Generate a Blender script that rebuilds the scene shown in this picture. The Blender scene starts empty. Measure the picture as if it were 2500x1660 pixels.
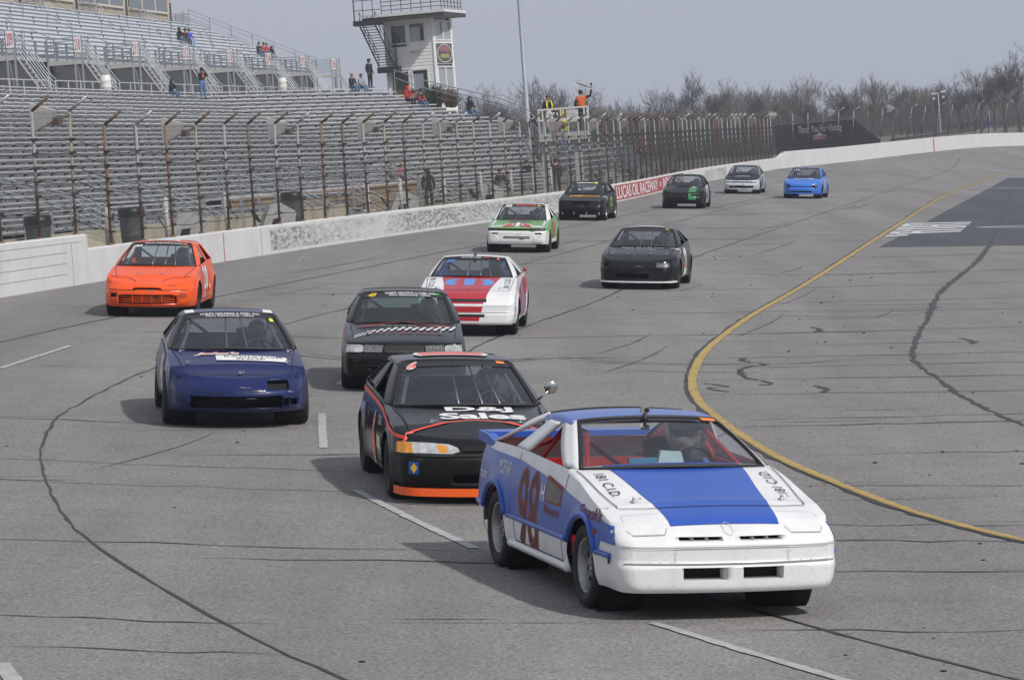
import bpy, bmesh, math, random
from mathutils import Vector, Matrix, Quaternion
from mathutils.bvhtree import BVHTree
from mathutils.geometry import tessellate_polygon
SC = bpy.context.scene
COL = SC.collection
PI = math.pi
rnd = random.Random(7)
ORD = ['first', 'second', 'third', 'fourth', 'fifth', 'sixth', 'seventh', 'eighth', 'ninth', 'tenth', 'eleventh', 'twelfth', 'thirteenth', 'fourteenth', 'fifteenth', 'sixteenth', 'seventeenth', 'eighteenth', 'nineteenth', 'twentieth', 'twenty-first', 'twenty-second', 'twenty-third', 'twenty-fourth']

# ------------------------------------------------------------------ camera, sky, sun, exposure
CAM_LOC = Vector((0, 0, 4.0))
cam = bpy.data.objects.new('camera', bpy.data.cameras.new('camera'))
COL.objects.link(cam)
SC.camera = cam
cx_ = Vector((0.99725111, -0.00392039, -0.07399197))
cdn = Vector((-0.07409576, -0.0527643, -0.99585428))
cfw = Vector((0, 0.9985993, -0.05290974))
cam.matrix_world = Matrix(((cx_.x, -cdn.x, -cfw.x, CAM_LOC.x), (cx_.y, -cdn.y, -cfw.y, CAM_LOC.y),
                           (cx_.z, -cdn.z, -cfw.z, CAM_LOC.z), (0, 0, 0, 1)))
cam.data.sensor_width = 36
cam.data.lens = 36 * 8940 / 2500
cam.data.clip_start = 0.5
cam.data.clip_end = 6000

SUN_AZ, SUN_EL = math.radians(133), math.radians(43)
world = bpy.data.worlds.new('World')
SC.world = world
world.use_nodes = True
wn = world.node_tree
sky = wn.nodes.new('ShaderNodeTexSky')
sky.sky_type = 'NISHITA'
sky.sun_disc = False
sky.sun_elevation = SUN_EL
sky.sun_rotation = SUN_AZ
sky.air_density = 1.0
sky.dust_density = 3.5
sky.ozone_density = 1.5
hs = wn.nodes.new('ShaderNodeHueSaturation')
hs.inputs['Saturation'].default_value = 0.42
wn.links.new(sky.outputs[0], hs.inputs['Color'])
# a thin bright overcast veil over the clear sky
veil = wn.nodes.new('ShaderNodeMix')
veil.data_type = 'RGBA'
veil.inputs[0].default_value = .86
wn.links.new(hs.outputs[0], veil.inputs[6])
veil.inputs[7].default_value = (5.65, 6.0, 6.95, 1)
bg = wn.nodes['Background']
wn.links.new(veil.outputs[2], bg.inputs['Color'])
bg.inputs['Strength'].default_value = 0.085
sd = bpy.data.lights.new('sun', 'SUN')
sd.energy = 3.1
sd.angle = math.radians(2.0)
sd.color = (1.0, 0.965, 0.91)
sun = bpy.data.objects.new('sun', sd)
COL.objects.link(sun)
sdir = Vector((math.sin(SUN_AZ) * math.cos(SUN_EL), math.cos(SUN_AZ) * math.cos(SUN_EL), math.sin(SUN_EL)))
sun.rotation_euler = (-sdir).to_track_quat('-Z', 'Y').to_euler()
sun.location = (60, -20, 80)
vs = SC.view_settings
vs.view_transform = 'Standard'
vs.look = 'None'
vs.gamma = 1
vs.use_curve_mapping = False
vs.exposure = 0.0
SC.cycles.max_bounces = 8
SC.cycles.transparent_max_bounces = 24
SC.cycles.use_denoising = True

# ------------------------------------------------------------------ helpers
def lin(c):
    return tuple(((v / 255) / 12.92 if v / 255 <= .04045 else ((v / 255 + .055) / 1.055) ** 2.4) for v in c)

MATS = {}
def mat(name, col, rough=.6, metal=0., coat=0., var=.12, scale=6., bump=0., bscale=80., spec=.5, dirt=None, dscale=2.5, damt=.5):
    """principled material with a soft procedural variation of its own colour"""
    if name in MATS:
        return MATS[name]
    m = bpy.data.materials.new(name)
    m.use_nodes = True
    nt = m.node_tree
    b = nt.nodes['Principled BSDF']
    tc = nt.nodes.new('ShaderNodeTexCoord')
    nz = nt.nodes.new('ShaderNodeTexNoise')
    nz.inputs['Scale'].default_value = scale
    nz.inputs['Detail'].default_value = 6
    nz.inputs['Roughness'].default_value = .65
    nt.links.new(tc.outputs['Object'], nz.inputs['Vector'])
    rp = nt.nodes.new('ShaderNodeValToRGB')
    rp.color_ramp.elements[0].position = .3
    rp.color_ramp.elements[1].position = .7
    rp.color_ramp.elements[0].color = tuple(max(0, c * (1 - var)) for c in col) + (1,)
    rp.color_ramp.elements[1].color = tuple(min(1, c * (1 + var)) for c in col) + (1,)
    nt.links.new(nz.outputs[0], rp.inputs[0])
    out = rp.outputs[0]
    if dirt:
        n2 = nt.nodes.new('ShaderNodeTexNoise')
        n2.inputs['Scale'].default_value = dscale
        n2.inputs['Detail'].default_value = 9
        n2.inputs['Roughness'].default_value = .75
        nt.links.new(tc.outputs['Object'], n2.inputs['Vector'])
        r2 = nt.nodes.new('ShaderNodeValToRGB')
        r2.color_ramp.elements[0].position = .5
        r2.color_ramp.elements[1].position = .72
        r2.color_ramp.elements[0].color = (0, 0, 0, 1)
        r2.color_ramp.elements[1].color = (damt, damt, damt, 1)
        nt.links.new(n2.outputs[0], r2.inputs[0])
        mx = nt.nodes.new('ShaderNodeMix')
        mx.data_type = 'RGBA'
        nt.links.new(r2.outputs[0], mx.inputs[0])
        nt.links.new(out, mx.inputs[6])
        mx.inputs[7].default_value = tuple(dirt) + (1,)
        out = mx.outputs[2]
    nt.links.new(out, b.inputs['Base Color'])
    b.inputs['Roughness'].default_value = rough
    b.inputs['Metallic'].default_value = metal
    b.inputs['Coat Weight'].default_value = coat
    b.inputs['Coat Roughness'].default_value = .08
    b.inputs['Specular IOR Level'].default_value = spec
    if bump:
        nb = nt.nodes.new('ShaderNodeTexNoise')
        nb.inputs['Scale'].default_value = bscale
        nb.inputs['Detail'].default_value = 4
        nt.links.new(tc.outputs['Object'], nb.inputs['Vector'])
        bp = nt.nodes.new('ShaderNodeBump')
        bp.inputs['Strength'].default_value = bump
        bp.inputs['Distance'].default_value = .01
        nt.links.new(nb.outputs[0], bp.inputs['Height'])
        nt.links.new(bp.outputs[0], b.inputs['Normal'])
    MATS[name] = m
    return m

def glass(name, tint=(.75, .8, .82), refl=1.0, haze=.05, hcol=(.5, .53, .56)):
    if name in MATS:
        return MATS[name]
    m = bpy.data.materials.new(name)
    m.use_nodes = True
    nt = m.node_tree
    nt.nodes.clear()
    o = nt.nodes.new('ShaderNodeOutputMaterial')
    tr = nt.nodes.new('ShaderNodeBsdfTransparent')
    tr.inputs[0].default_value = tuple(tint) + (1,)
    df = nt.nodes.new('ShaderNodeBsdfDiffuse')
    df.inputs[0].default_value = tuple(hcol) + (1,)
    tc = nt.nodes.new('ShaderNodeTexCoord')
    nz = nt.nodes.new('ShaderNodeTexNoise')
    nz.inputs['Scale'].default_value = 3
    nz.inputs['Detail'].default_value = 8
    nt.links.new(tc.outputs['Object'], nz.inputs['Vector'])
    mm = nt.nodes.new('ShaderNodeMath')
    mm.operation = 'MULTIPLY'
    mm.inputs[1].default_value = haze * 2
    nt.links.new(nz.outputs[0], mm.inputs[0])
    m1 = nt.nodes.new('ShaderNodeMixShader')
    nt.links.new(mm.outputs[0], m1.inputs[0])
    nt.links.new(tr.outputs[0], m1.inputs[1])
    nt.links.new(df.outputs[0], m1.inputs[2])
    gl = nt.nodes.new('ShaderNodeBsdfGlossy')
    gl.inputs['Roughness'].default_value = .03
    fr = nt.nodes.new('ShaderNodeFresnel')
    fr.inputs[0].default_value = 1.5
    fm = nt.nodes.new('ShaderNodeMath')
    fm.operation = 'MULTIPLY'
    fm.inputs[1].default_value = refl
    nt.links.new(fr.outputs[0], fm.inputs[0])
    m2 = nt.nodes.new('ShaderNodeMixShader')
    nt.links.new(fm.outputs[0], m2.inputs[0])
    nt.links.new(m1.outputs[0], m2.inputs[1])
    nt.links.new(gl.outputs[0], m2.inputs[2])
    nt.links.new(m2.outputs[0], o.inputs[0])
    MATS[name] = m
    return m

class MB:
    """collects simple shapes into one mesh"""
    def __init__(s):
        s.v, s.f, s.m = [], [], []
    def add(s, vs, fs, mi=0):
        o = len(s.v)
        s.v += [tuple(v) for v in vs]
        for f in fs:
            s.f.append(tuple(i + o for i in f))
            s.m.append(mi)
        return s
    def quad(s, a, b, c, d, mi=0):
        return s.add((a, b, c, d), ((0, 1, 2, 3),), mi)
    def box(s, c, d, mi=0, M=None):
        x, y, z = d[0] / 2, d[1] / 2, d[2] / 2
        vs = [Vector((i, j, k)) for i in (-x, x) for j in (-y, y) for k in (-z, z)]
        if M is not None:
            vs = [M @ v for v in vs]
        c = Vector(c)
        return s.add([v + c for v in vs], ((0, 1, 3, 2), (4, 6, 7, 5), (0, 4, 5, 1), (2, 3, 7, 6), (0, 2, 6, 4), (1, 5, 7, 3)), mi)
    def beam(s, a, b, w, h, mi=0, up=(0, 0, 1)):
        """rectangular bar from a to b"""
        a, b = Vector(a), Vector(b)
        d = (b - a).normalized()
        up = Vector(up)
        x = d.cross(up)
        if x.length < 1e-4:
            x = d.cross(Vector((1, 0, 0)))
        x.normalize()
        y = x.cross(d)
        vs = [p + x * (i * w / 2) + y * (j * h / 2) for p in (a, b) for i, j in ((-1, -1), (1, -1), (1, 1), (-1, 1))]
        return s.add(vs, ((0, 1, 2, 3), (7, 6, 5, 4), (0, 4, 5, 1), (1, 5, 6, 2), (2, 6, 7, 3), (3, 7, 4, 0)), mi)
    def tube(s, pts, r, n=6, mi=0, cap=True):
        """round pipe along points; r number or list"""
        pts = [Vector(p) for p in pts]
        rs = r if isinstance(r, (list, tuple)) else [r] * len(pts)
        rings = []
        prev = None
        for i, p in enumerate(pts):
            d = (pts[min(i + 1, len(pts) - 1)] - pts[max(i - 1, 0)]).normalized()
            if prev is None:
                x = d.cross(Vector((0, 0, 1)))
                if x.length < .05:
                    x = d.cross(Vector((0, 1, 0)))
            else:
                x = prev - d * prev.dot(d)
            x.normalize()
            prev = x
            y = d.cross(x)
            rings.append([p + (x * math.cos(2 * PI * k / n) + y * math.sin(2 * PI * k / n)) * rs[i] for k in range(n)])
        vs = [v for q in rings for v in q]
        fs = []
        for i in range(len(pts) - 1):
            for k in range(n):
                a, b = i * n + k, i * n + (k + 1) % n
                fs.append((a, b, b + n, a + n))
        if cap:
            fs.append(tuple(range(n))[::-1])
            fs.append(tuple(range(len(vs) - n, len(vs))))
        return s.add(vs, fs, mi)
    def lathe(s, prof, n=16, mi=0, M=None, close=False):
        """profile of (radius, height) pairs turned about z"""
        vs = []
        for r, z in prof:
            for k in range(n):
                a = 2 * PI * k / n
                v = Vector((r * math.cos(a), r * math.sin(a), z))
                vs.append(M @ v if M is not None else v)
        fs = []
        for i in range(len(prof) - 1):
            for k in range(n):
                a, b = i * n + k, i * n + (k + 1) % n
                fs.append((a, b, b + n, a + n))
        if close:
            fs.append(tuple(range(n))[::-1])
            fs.append(tuple(range(len(vs) - n, len(vs))))
        return s.add(vs, fs, mi)
    def grid(s, fn, nu, nv, mi=0):
        vs = [fn(i / nu, j / nv) for j in range(nv + 1) for i in range(nu + 1)]
        fs = [(j * (nu + 1) + i, j * (nu + 1) + i + 1, (j + 1) * (nu + 1) + i + 1, (j + 1) * (nu + 1) + i) for j in range(nv) for i in range(nu)]
        return s.add(vs, fs, mi)
    def prism(s, pts, d, mi=0):
        """polygon extruded by vector d"""
        n = len(pts)
        d = Vector(d)
        p = [Vector(q) for q in pts]
        vs = p + [q + d for q in p]
        fs = [tuple(range(n)), tuple(range(2 * n - 1, n - 1, -1))] + [(i, i + n, (i + 1) % n + n, (i + 1) % n) for i in range(n)]
        return s.add(vs, fs, mi)
    def ball(s, c, r, nu=12, nv=8, mi=0, sc=(1, 1, 1)):
        c = Vector(c)
        vs = []
        for j in range(nv + 1):
            t = PI * j / nv
            for i in range(nu):
                a = 2 * PI * i / nu
                vs.append(c + Vector((r * math.sin(t) * math.cos(a) * sc[0], r * math.sin(t) * math.sin(a) * sc[1], r * math.cos(t) * sc[2])))
        fs = [(j * nu + i, j * nu + (i + 1) % nu, (j + 1) * nu + (i + 1) % nu, (j + 1) * nu + i) for j in range(nv) for i in range(nu)]
        return s.add(vs, fs, mi)
    def mesh(s, name, mats, smooth=False):
        me = bpy.data.meshes.new(name)
        me.from_pydata(s.v, [], s.f)
        if not isinstance(mats, (list, tuple)):
            mats = [mats]
        for m in mats:
            me.materials.append(m)
        if len(mats) > 1:
            me.polygons.foreach_set('material_index', s.m)
        if smooth:
            me.polygons.foreach_set('use_smooth', [True] * len(me.polygons))
        me.update()
        return me
    def build(s, name, mats, parent=None, smooth=False, M=None):
        return link(name, s.mesh(name, mats, smooth), parent, M)

def link(name, data, parent=None, M=None):
    o = bpy.data.objects.new(name, data)
    COL.objects.link(o)
    if parent is not None:
        o.parent = parent
    if M is not None:
        o.matrix_local = M
    return o

def tag(o, label=None, cat=None, group=None, kind=None):
    for k, v in (('label', label), ('category', cat), ('group', group), ('kind', kind)):
        if v:
            o[k] = v
    return o

def thing(name, label, cat, M=None, group=None):
    o = bpy.data.objects.new(name, None)
    COL.objects.link(o)
    o.empty_display_size = .2
    if M is not None:
        o.matrix_world = M if isinstance(M, Matrix) else Matrix.Translation(M)
    return tag(o, label, cat, group)

def dup(o, parent=None, M=None):
    c = o.copy()
    COL.objects.link(c)
    c.parent = parent
    if M is not None:
        c.matrix_local = M
    for ch in list(o.children):
        dup(ch, c)
    return c

def fix_normals(me):
    bm = bmesh.new()
    bm.from_mesh(me)
    bmesh.ops.recalc_face_normals(bm, faces=bm.faces)
    bm.to_mesh(me)
    bm.free()

# ------------------------------------------------------------------ the banked track frame (u across, v along, w up)
T_O = Vector((-0.31476626, 0.03740855, 0.16904149))
T_U = Vector((0.99664154, 0, -0.0818879))
T_V = Vector((0.0007969, 0.99995265, 0.00969886))
T_N = Vector((0.08188402, -0.00973155, 0.99659435))

def sstep(a, b, x):
    t = max(0., min(1., (x - a) / (b - a)))
    return t * t * (3 - 2 * t)

def rise(u, v):
    """the banking lifts towards the far turn"""
    w = u - .165 * v
    far = 1.45 * sstep(245, 345, v) * (1 - sstep(-14, 6, w) * .5)
    flat = .082 * max(0., w - 6) * sstep(6, 14, w)
    return far + flat

def tr(u, v, w=0.):
    return T_O + T_U * u + T_V * v + T_N * (w + rise(u, v))

# wall line in track coordinates: bend under the camera, straight, far turn
ARC_C, ARC_R = (67.5, 52.0), 80.0
WALL = []
for k in range(22, 0, -1):
    a = math.radians(170.6 + k * 4)
    WALL.append((ARC_C[0] + ARC_R * math.cos(a), ARC_C[1] + ARC_R * math.sin(a)))
for v in range(65, 251, 5):
    WALL.append((.165 * v - 22.2 + 1.6 * math.exp(-((v - 150) / 38) ** 2), v))
WALL += [(21.3, 258.5), (24.6, 268), (28.4, 279), (32.4, 290), (36.6, 301), (41.4, 313), (46.8, 325), (53, 338), (61, 352), (71, 367), (84, 383), (100, 398), (120, 412), (145, 424)]

def along(line):
    d = [0.]
    for i in range(1, len(line)):
        d.append(d[-1] + math.dist(line[i], line[i - 1]))
    return d
WALL_D = along(WALL)

def wall_at(s):
    """point and tangent at distance s along the wall line"""
    s = max(0, min(WALL_D[-1] - 1e-3, s))
    for i in range(1, len(WALL)):
        if s <= WALL_D[i]:
            t = (s - WALL_D[i - 1]) / (WALL_D[i] - WALL_D[i - 1])
            a, b = WALL[i - 1], WALL[i]
            L = math.dist(a, b)
            return (a[0] + (b[0] - a[0]) * t, a[1] + (b[1] - a[1]) * t), ((b[0] - a[0]) / L, (b[1] - a[1]) / L)

def wall_s(v):
    for i in range(22, len(WALL)):
        if WALL[i][1] >= v:
            a, b = WALL[i - 1], WALL[i]
            return WALL_D[i - 1] + (v - a[1]) / (b[1] - a[1]) * (WALL_D[i] - WALL_D[i - 1])
    return WALL_D[-1]

# ------------------------------------------------------------------ ground and track
def asphalt(name, base, groove=.0, spec=.3):
    m = bpy.data.materials.new(name)
    m.use_nodes = True
    nt = m.node_tree
    b = nt.nodes['Principled BSDF']
    tc = nt.nodes.new('ShaderNodeTexCoord')
    def noise(scale, det, rough=.6, vec=None):
        n = nt.nodes.new('ShaderNodeTexNoise')
        n.inputs['Scale'].default_value = scale
        n.inputs['Detail'].default_value = det
        n.inputs['Roughness'].default_value = rough
        nt.links.new(vec or tc.outputs['Object'], n.inputs['Vector'])
        return n.outputs[0]
    def ramp(src, p0, c0, p1, c1):
        r = nt.nodes.new('ShaderNodeValToRGB')
        r.color_ramp.elements[0].position, r.color_ramp.elements[1].position = p0, p1
        r.color_ramp.elements[0].color = (c0, c0, c0, 1)
        r.color_ramp.elements[1].color = (c1, c1, c1, 1)
        nt.links.new(src, r.inputs[0])
        return r.outputs[0]
    def mul(a, c):
        x = nt.nodes.new('ShaderNodeMix')
        x.data_type = 'RGBA'
        x.blend_type = 'MULTIPLY'
        x.inputs[0].default_value = 1
        nt.links.new(a, x.inputs[6])
        nt.links.new(c, x.inputs[7])
        return x.outputs[2]
    grain = ramp(noise(30, 4, .85), .36, .50, .66, 1.58)
    mid = ramp(noise(.7, 8, .75), .3, .86, .7, 1.10)
    mp = nt.nodes.new('ShaderNodeMapping')
    mp.inputs['Scale'].default_value = (.5, .035, 1)
    mp.inputs['Rotation'].default_value = (0, 0, .165)
    nt.links.new(tc.outputs['Object'], mp.inputs[0])
    big = ramp(noise(.9, 5, .6, mp.outputs[0]), .32, .80, .68, 1.10)
    rgb = nt.nodes.new('ShaderNodeRGB')
    rgb.outputs[0].default_value = tuple(base) + (1,)
    c = mul(mul(mul(rgb.outputs[0], grain), mid), big)
    nt.links.new(c, b.inputs['Base Color'])
    b.inputs['Roughness'].default_value = .85
    b.inputs['Specular IOR Level'].default_value = spec
    bp = nt.nodes.new('ShaderNodeBump')
    bp.inputs['Strength'].default_value = .35
    bp.inputs['Distance'].default_value = .006
    nt.links.new(noise(55, 2, .7), bp.inputs['Height'])
    nt.links.new(bp.outputs[0], b.inputs['Normal'])
    return m

M_ASPH = asphalt('asphalt', (.212, .203, .195))
M_DARKPAINT = asphalt('dark_sealed_asphalt', (.075, .079, .094))
M_TAR = mat('tar', (.022, .021, .022), .55, var=.35, scale=9)
M_JOINT = mat('joint_tar', (.022, .021, .021), .7, var=.4, scale=14)
M_RUBBER = mat('rubber_mark', (.075, .072, .072), .8, var=.4, scale=5)
M_YEL = mat('worn_yellow_paint', (.40, .275, .085), .75, var=.3, scale=4, dirt=(.15, .13, .10), dscale=3.2, damt=1.)
M_LINE = mat('worn_white_line', (.38, .38, .38), .85, var=.2, scale=8, dirt=(.235, .23, .225), dscale=9, damt=1.)
M_WPAINT = mat('white_track_paint', (.62, .62, .63), .7, var=.1, dirt=(.2, .2, .21), dscale=3)

def wall_u(v):
    if v < 65:
        return ARC_C[0] - math.sqrt(max(1., ARC_R ** 2 - (v - ARC_C[1]) ** 2))
    for i in range(22, len(WALL)):
        if WALL[i][1] >= v:
            a, b = WALL[i - 1], WALL[i]
            t = (v - a[1]) / (b[1] - a[1])
            return a[0] + (b[0] - a[0]) * t
    return WALL[-1][0]

mb = MB()
vsn = [-8, 0, 8, 14] + list(range(18, 240, 8)) + list(range(240, 424, 6))
ts = [0, .5, 1.5, 3, 6, 9, 12, 15, 18, 22, 26, 30, 36, 44, 60, 90, 140]
pts = [[tr(wall_u(v) + t, v) for t in ts] for v in vsn]
n = len(ts)
mb.add([p for r in pts for p in r], [(j * n + i, j * n + i + 1, (j + 1) * n + i + 1, (j + 1) * n + i) for j in range(len(vsn) - 1) for i in range(n - 1)])
track = mb.build('track', M_ASPH, smooth=True)
tag(track, 'grey worn asphalt oval track banked down towards the infield', kind='structure')

# outside ground: follows the wall, then levels out to the horizon
M_GND = mat('gravel_and_dry_grass', (.20, .175, .125), .95, var=.3, scale=.35, dirt=(.13, .14, .07), dscale=.08, damt=.8, bump=.3, bscale=12)
mb = MB()
offs = [.15, 1.2, 4, 9, 20, 60, 160, 350, 520]
ring = []
for i in range(len(WALL)):
    a, b = WALL[max(0, i - 1)], WALL[min(len(WALL) - 1, i + 1)]
    L = math.dist(a, b)
    nx, ny = -(b[1] - a[1]) / L, (b[0] - a[0]) / L
    row = []
    for o in offs:
        base = tr(WALL[i][0], WALL[i][1])
        z = base.z + .42
        z = z + (1.45 - z) * sstep(3, 30, o)
        q = tr(WALL[i][0] + nx * o, WALL[i][1] + ny * o)
        row.append(Vector((q.x, q.y, z)))
    ring.append(row)
n = len(offs)
mb.add([p for r in ring for p in r], [(j * n + i, (j + 1) * n + i, (j + 1) * n + i + 1, j * n + i + 1) for j in range(len(ring) - 1) for i in range(n - 1)])
ground = mb.build('ground', M_GND, smooth=True)
tag(ground, 'dry gravel and grass ground outside the track wall', kind='structure')
mb = MB()
mb.quad((-980, -730, -13), (980, -730, -13), (980, 1230, -13), (-980, 1230, -13))
tag(mb.build('terrain', M_GND), 'flat terrain below the raceway reaching the horizon', kind='structure')

def catmull(p, k=6):
    out = []
    for i in range(len(p) - 1):
        a, b, c, d = p[max(0, i - 1)], p[i], p[i + 1], p[min(len(p) - 1, i + 2)]
        for j in range(k):
            t = j / k
            out.append(tuple(.5 * ((2 * b[q]) + (c[q] - a[q]) * t + (2 * a[q] - 5 * b[q] + 4 * c[q] - d[q]) * t * t + (3 * b[q] - a[q] - 3 * c[q] + d[q]) * t ** 3) for q in (0, 1)))
    out.append(tuple(p[-1]))
    return out

def dense(line, step):
    out = []
    for i in range(len(line) - 1):
        n = max(1, int(math.dist(line[i], line[i + 1]) / step))
        for j in range(n):
            t = j / n
            out.append((line[i][0] + (line[i + 1][0] - line[i][0]) * t, line[i][1] + (line[i + 1][1] - line[i][1]) * t))
    out.append(line[-1])
    return out

def strip(line, w, lift, m, name, jit=0., wj=0., taper=False, off=0., parent=None):
    mb = MB()
    L, R = [], []
    n = len(line)
    for i, p in enumerate(line):
        a, b = line[max(0, i - 1)], line[min(n - 1, i + 1)]
        d = math.dist(a, b) or 1
        nx, ny = -(b[1] - a[1]) / d, (b[0] - a[0]) / d
        c = off + rnd.uniform(-jit, jit)
        ww = (w[0] + (w[1] - w[0]) * i / max(1, n - 1)) if isinstance(w, tuple) else w
        h = ww / 2 * (1 + rnd.uniform(-wj, wj))
        if taper:
            h *= max(.15, min(1, 4 * i / n, 4 * (n - 1 - i) / n))
        L.append(tr(p[0] + nx * (c + h), p[1] + ny * (c + h), lift))
        R.append(tr(p[0] + nx * (c - h), p[1] + ny * (c - h), lift))
    mb.add(L + R, [(i, i + n, i + n + 1, i + 1) for i in range(n - 1)])
    return mb.build(name, m, parent if parent is not None else track)

# painted infield patch and its lettering
mb = MB()
P0 = [(11.0, 105.4), (16.6, 109.6), (26, 120), (60, 150), (80, 215), (45, 243), (31.0, 223)]
def fan_patch(a, b, n, lift, m, name):
    mb = MB()
    vs = []
    for i in range(n + 1):
        t = i / n
        for j in range(9):
            s = j / 8
            p = [a[0][q] * (1 - t) + a[1][q] * t for q in (0, 1)]
            r = [b[0][q] * (1 - t) + b[1][q] * t for q in (0, 1)]
            vs.append(tr(p[0] * (1 - s) + r[0] * s, p[1] * (1 - s) + r[1] * s, lift))
    mb.add(vs, [(i * 9 + j, i * 9 + j + 1, (i + 1) * 9 + j + 1, (i + 1) * 9 + j) for i in range(n) for j in range(8)])
    return mb.build(name, m, track)
fan_patch(((11.0, 105.4), (31.1, 223)), ((52, 128), (74, 246)), 24, .004, M_DARKPAINT, 'dark_sealed_patch')
YEL = [(38.4, 268), (34.49, 248.24), (27.3, 208), (21.34, 174.4), (13.09, 121.74), (7.26, 84.18), (4.98, 70.2), (3.84, 62.44), (3.28, 57.96), (2.96, 54.44), (2.79, 51.87), (2.71, 49.33), (2.74, 47.3), (2.91, 43.87), (3.16, 40.76), (3.56, 37.95), (3.97, 35.61), (4.4, 34.0), (4.95, 32.6), (6.5, 29.5)]
yl = dense(catmull(YEL, 6), .6)
strip(yl, .07, .008, M_TAR, 'tar_seam', .02, .6, off=-.085)
strip(yl, .125, .012, M_YEL, 'yellow_line', .006, .06)
strip(yl, .035, .014, mat('bright_yellow_paint', (.43, .30, .09), .7, var=.2, dirt=(.2, .16, .09), dscale=6), 'yellow_line', .006, .3, off=-.01)

SEAMS = [
    ([(-8.6, 56.5), (-8.11, 59.76), (-7.19, 66.08), (-4.92, 79.26), (-0.38, 105.61), (2.56, 122.88), (9, 162), (17, 212), (24, 255)], .045, .015),
    ([(17, 193), (13.47, 172.13), (5.88, 125.95), (3.09, 107.35), (0.91, 93.51), (0.4, 90.22), (-2.39, 73.49), (-3.82, 65.14), (-5.04, 54.17), (-5.30, 50.36), (-5.40, 47.52), (-5.44, 45.6), (-5.26, 42.72), (-4.98, 39.97), (-4.59, 37.35), (-4.15, 34.82), (-3.72, 32.86), (-2.92, 29.99), (-1.93, 27.0), (-1.04, 24.6), (.2, 21.5)], .03, .018),
    ([(36, 285), (29.56, 242.62), (12.24, 139.16), (5.13, 96.41), (2.17, 75.14), (0.55, 65.46), (-0.46, 58.21), (-0.77, 50.44), (-0.73, 43.39), (-0.51, 38.5), (-0.17, 35.7), (0.69, 31.91), (1.62, 29.1), (2.17, 27.77), (2.83, 26.3), (3.5, 24.93), (5, 22)], .042, .015),
    ([(26, 185), (19.06, 137.78), (14.84, 109.9)], .05, .02),
]
for ln, w, j in SEAMS:
    strip(dense(catmull(ln, 5), .45), w, .006, M_TAR, 'tar_seam', j, .45)
for ln, w in (([(14.84, 109.9), (12.48, 95.19), (9.72, 79.76), (8.26, 69.81)], .12), ([(8.26, 69.81), (6.79, 59.57), (6.48, 55.79), (6.44, 53.21), (6.36, 50.19), (6.41, 47.84), (6.54, 45.16)], .075)):
    strip(dense(catmull(ln, 5), .2), w, .006, M_TAR, 'crack_filler', .03, .6)

# lane dashes
for ln, w in (([(-7.29, 53.75), (-6.87, 58.97)], .10), ([(-3.41, 25.16), (-3.1, 23.9), (-2.6, 22.5)], .13), ([(-2.2, 46.2), (-2.08, 43.83), (-1.95, 41.43)], .10), ([(-2.2, 51.0), (-2.02, 54.27)], .10),
              ([(-1.41, 36.85), (-0.76, 34.22), (-0.17, 32.0)], .10), ([(1.2, 27.4), (1.75, 26.09), (2.5, 24.4)], .10)):
    strip(dense(ln, .12), w, .009, M_LINE, 'lane_dash', .004, .14)
# start/finish dashes across the track
for k in range(11):
    t0 = k / 11
    a = (3.6 + (21 - 3.6) * t0, 158.5 + 17.5 * t0)
    b = (a[0] + .8, a[1] + .8)
    strip(dense([a, b], .4), .5, .009, M_LINE, 'finish_dash', .004, .1)
strip(dense([(23.5, 190), (30, 193), (42, 196)], .8), .9, .010, mat('faded_track_paint', (.30, .29, .25), .8, var=.35, scale=1.5), 'faded_paint_band', .15, .4)

# transverse joints: thin tar lines that fan across the banking (left end -> right end, track metres)
JT = [((-9.6, 70.5), (-4.2, 71.6)), ((-3.9, 70.4), (1.4, 71.8)), ((-6.6, 45.4), (-2.3, 44.0)), ((-5.9, 40.1), (-1.0, 38.6)), ((-5.3, 32.6), (0.4, 31.7)), ((-5.4, 37.6), (-.6, 36.6)), ((-4.1, 27.6), (-1.6, 27.2)),
      ((-3.6, 26.0), (-1.2, 25.6)), ((-2.6, 31.2), (1.4, 30.9)), ((1.2, 30.6), (5.2, 30.7)), ((2.6, 37.6), (8, 38.1)), ((3.2, 40.9), (7.4, 42.2)), ((2.9, 44.6), (7.5, 46.3)), ((2.8, 45.6), (8, 47.5)), ((4.4, 34.4), (8, 34.9)),
      ((2.3, 34.0), (5.3, 34.2)), ((2.2, 32.8), (5.6, 32.9)), ((1.5, 27.0), (4.6, 27.2)), ((2.7, 52.4), (9, 54.4)), ((2.9, 54.8), (9.6, 57.5)), ((3.0, 57.0), (10, 59.9)), ((2.3, 49.6), (8.6, 51.3)), ((-.6, 56.4), (2.9, 57.6)),
      ((-1.8, 60.9), (9, 65.6)), ((3.6, 63.2), (11, 67.2)), ((-.2, 68.0), (11.5, 74.2)), ((4.8, 73.6), (12.8, 78.0)), ((-6.8, 62.5), (-3.6, 63.4)), ((1.8, 77.4), (13, 84.8)), ((6.5, 86.2), (14.2, 92)), ((-5.4, 75.6), (1.6, 78.2)),
      ((-3.2, 89.5), (6.9, 96.2)), ((9.2, 97), (16, 103.4)), ((-2.0, 105.5), (9.5, 113)), ((3.8, 119), (12, 125.6)), ((-1.2, 112), (3.6, 115)), ((2.6, 133), (14, 143)), ((5, 150), (17.5, 162)), ((9.6, 175), (21, 186)), ((6, 145), (9, 147.5))]
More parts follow.
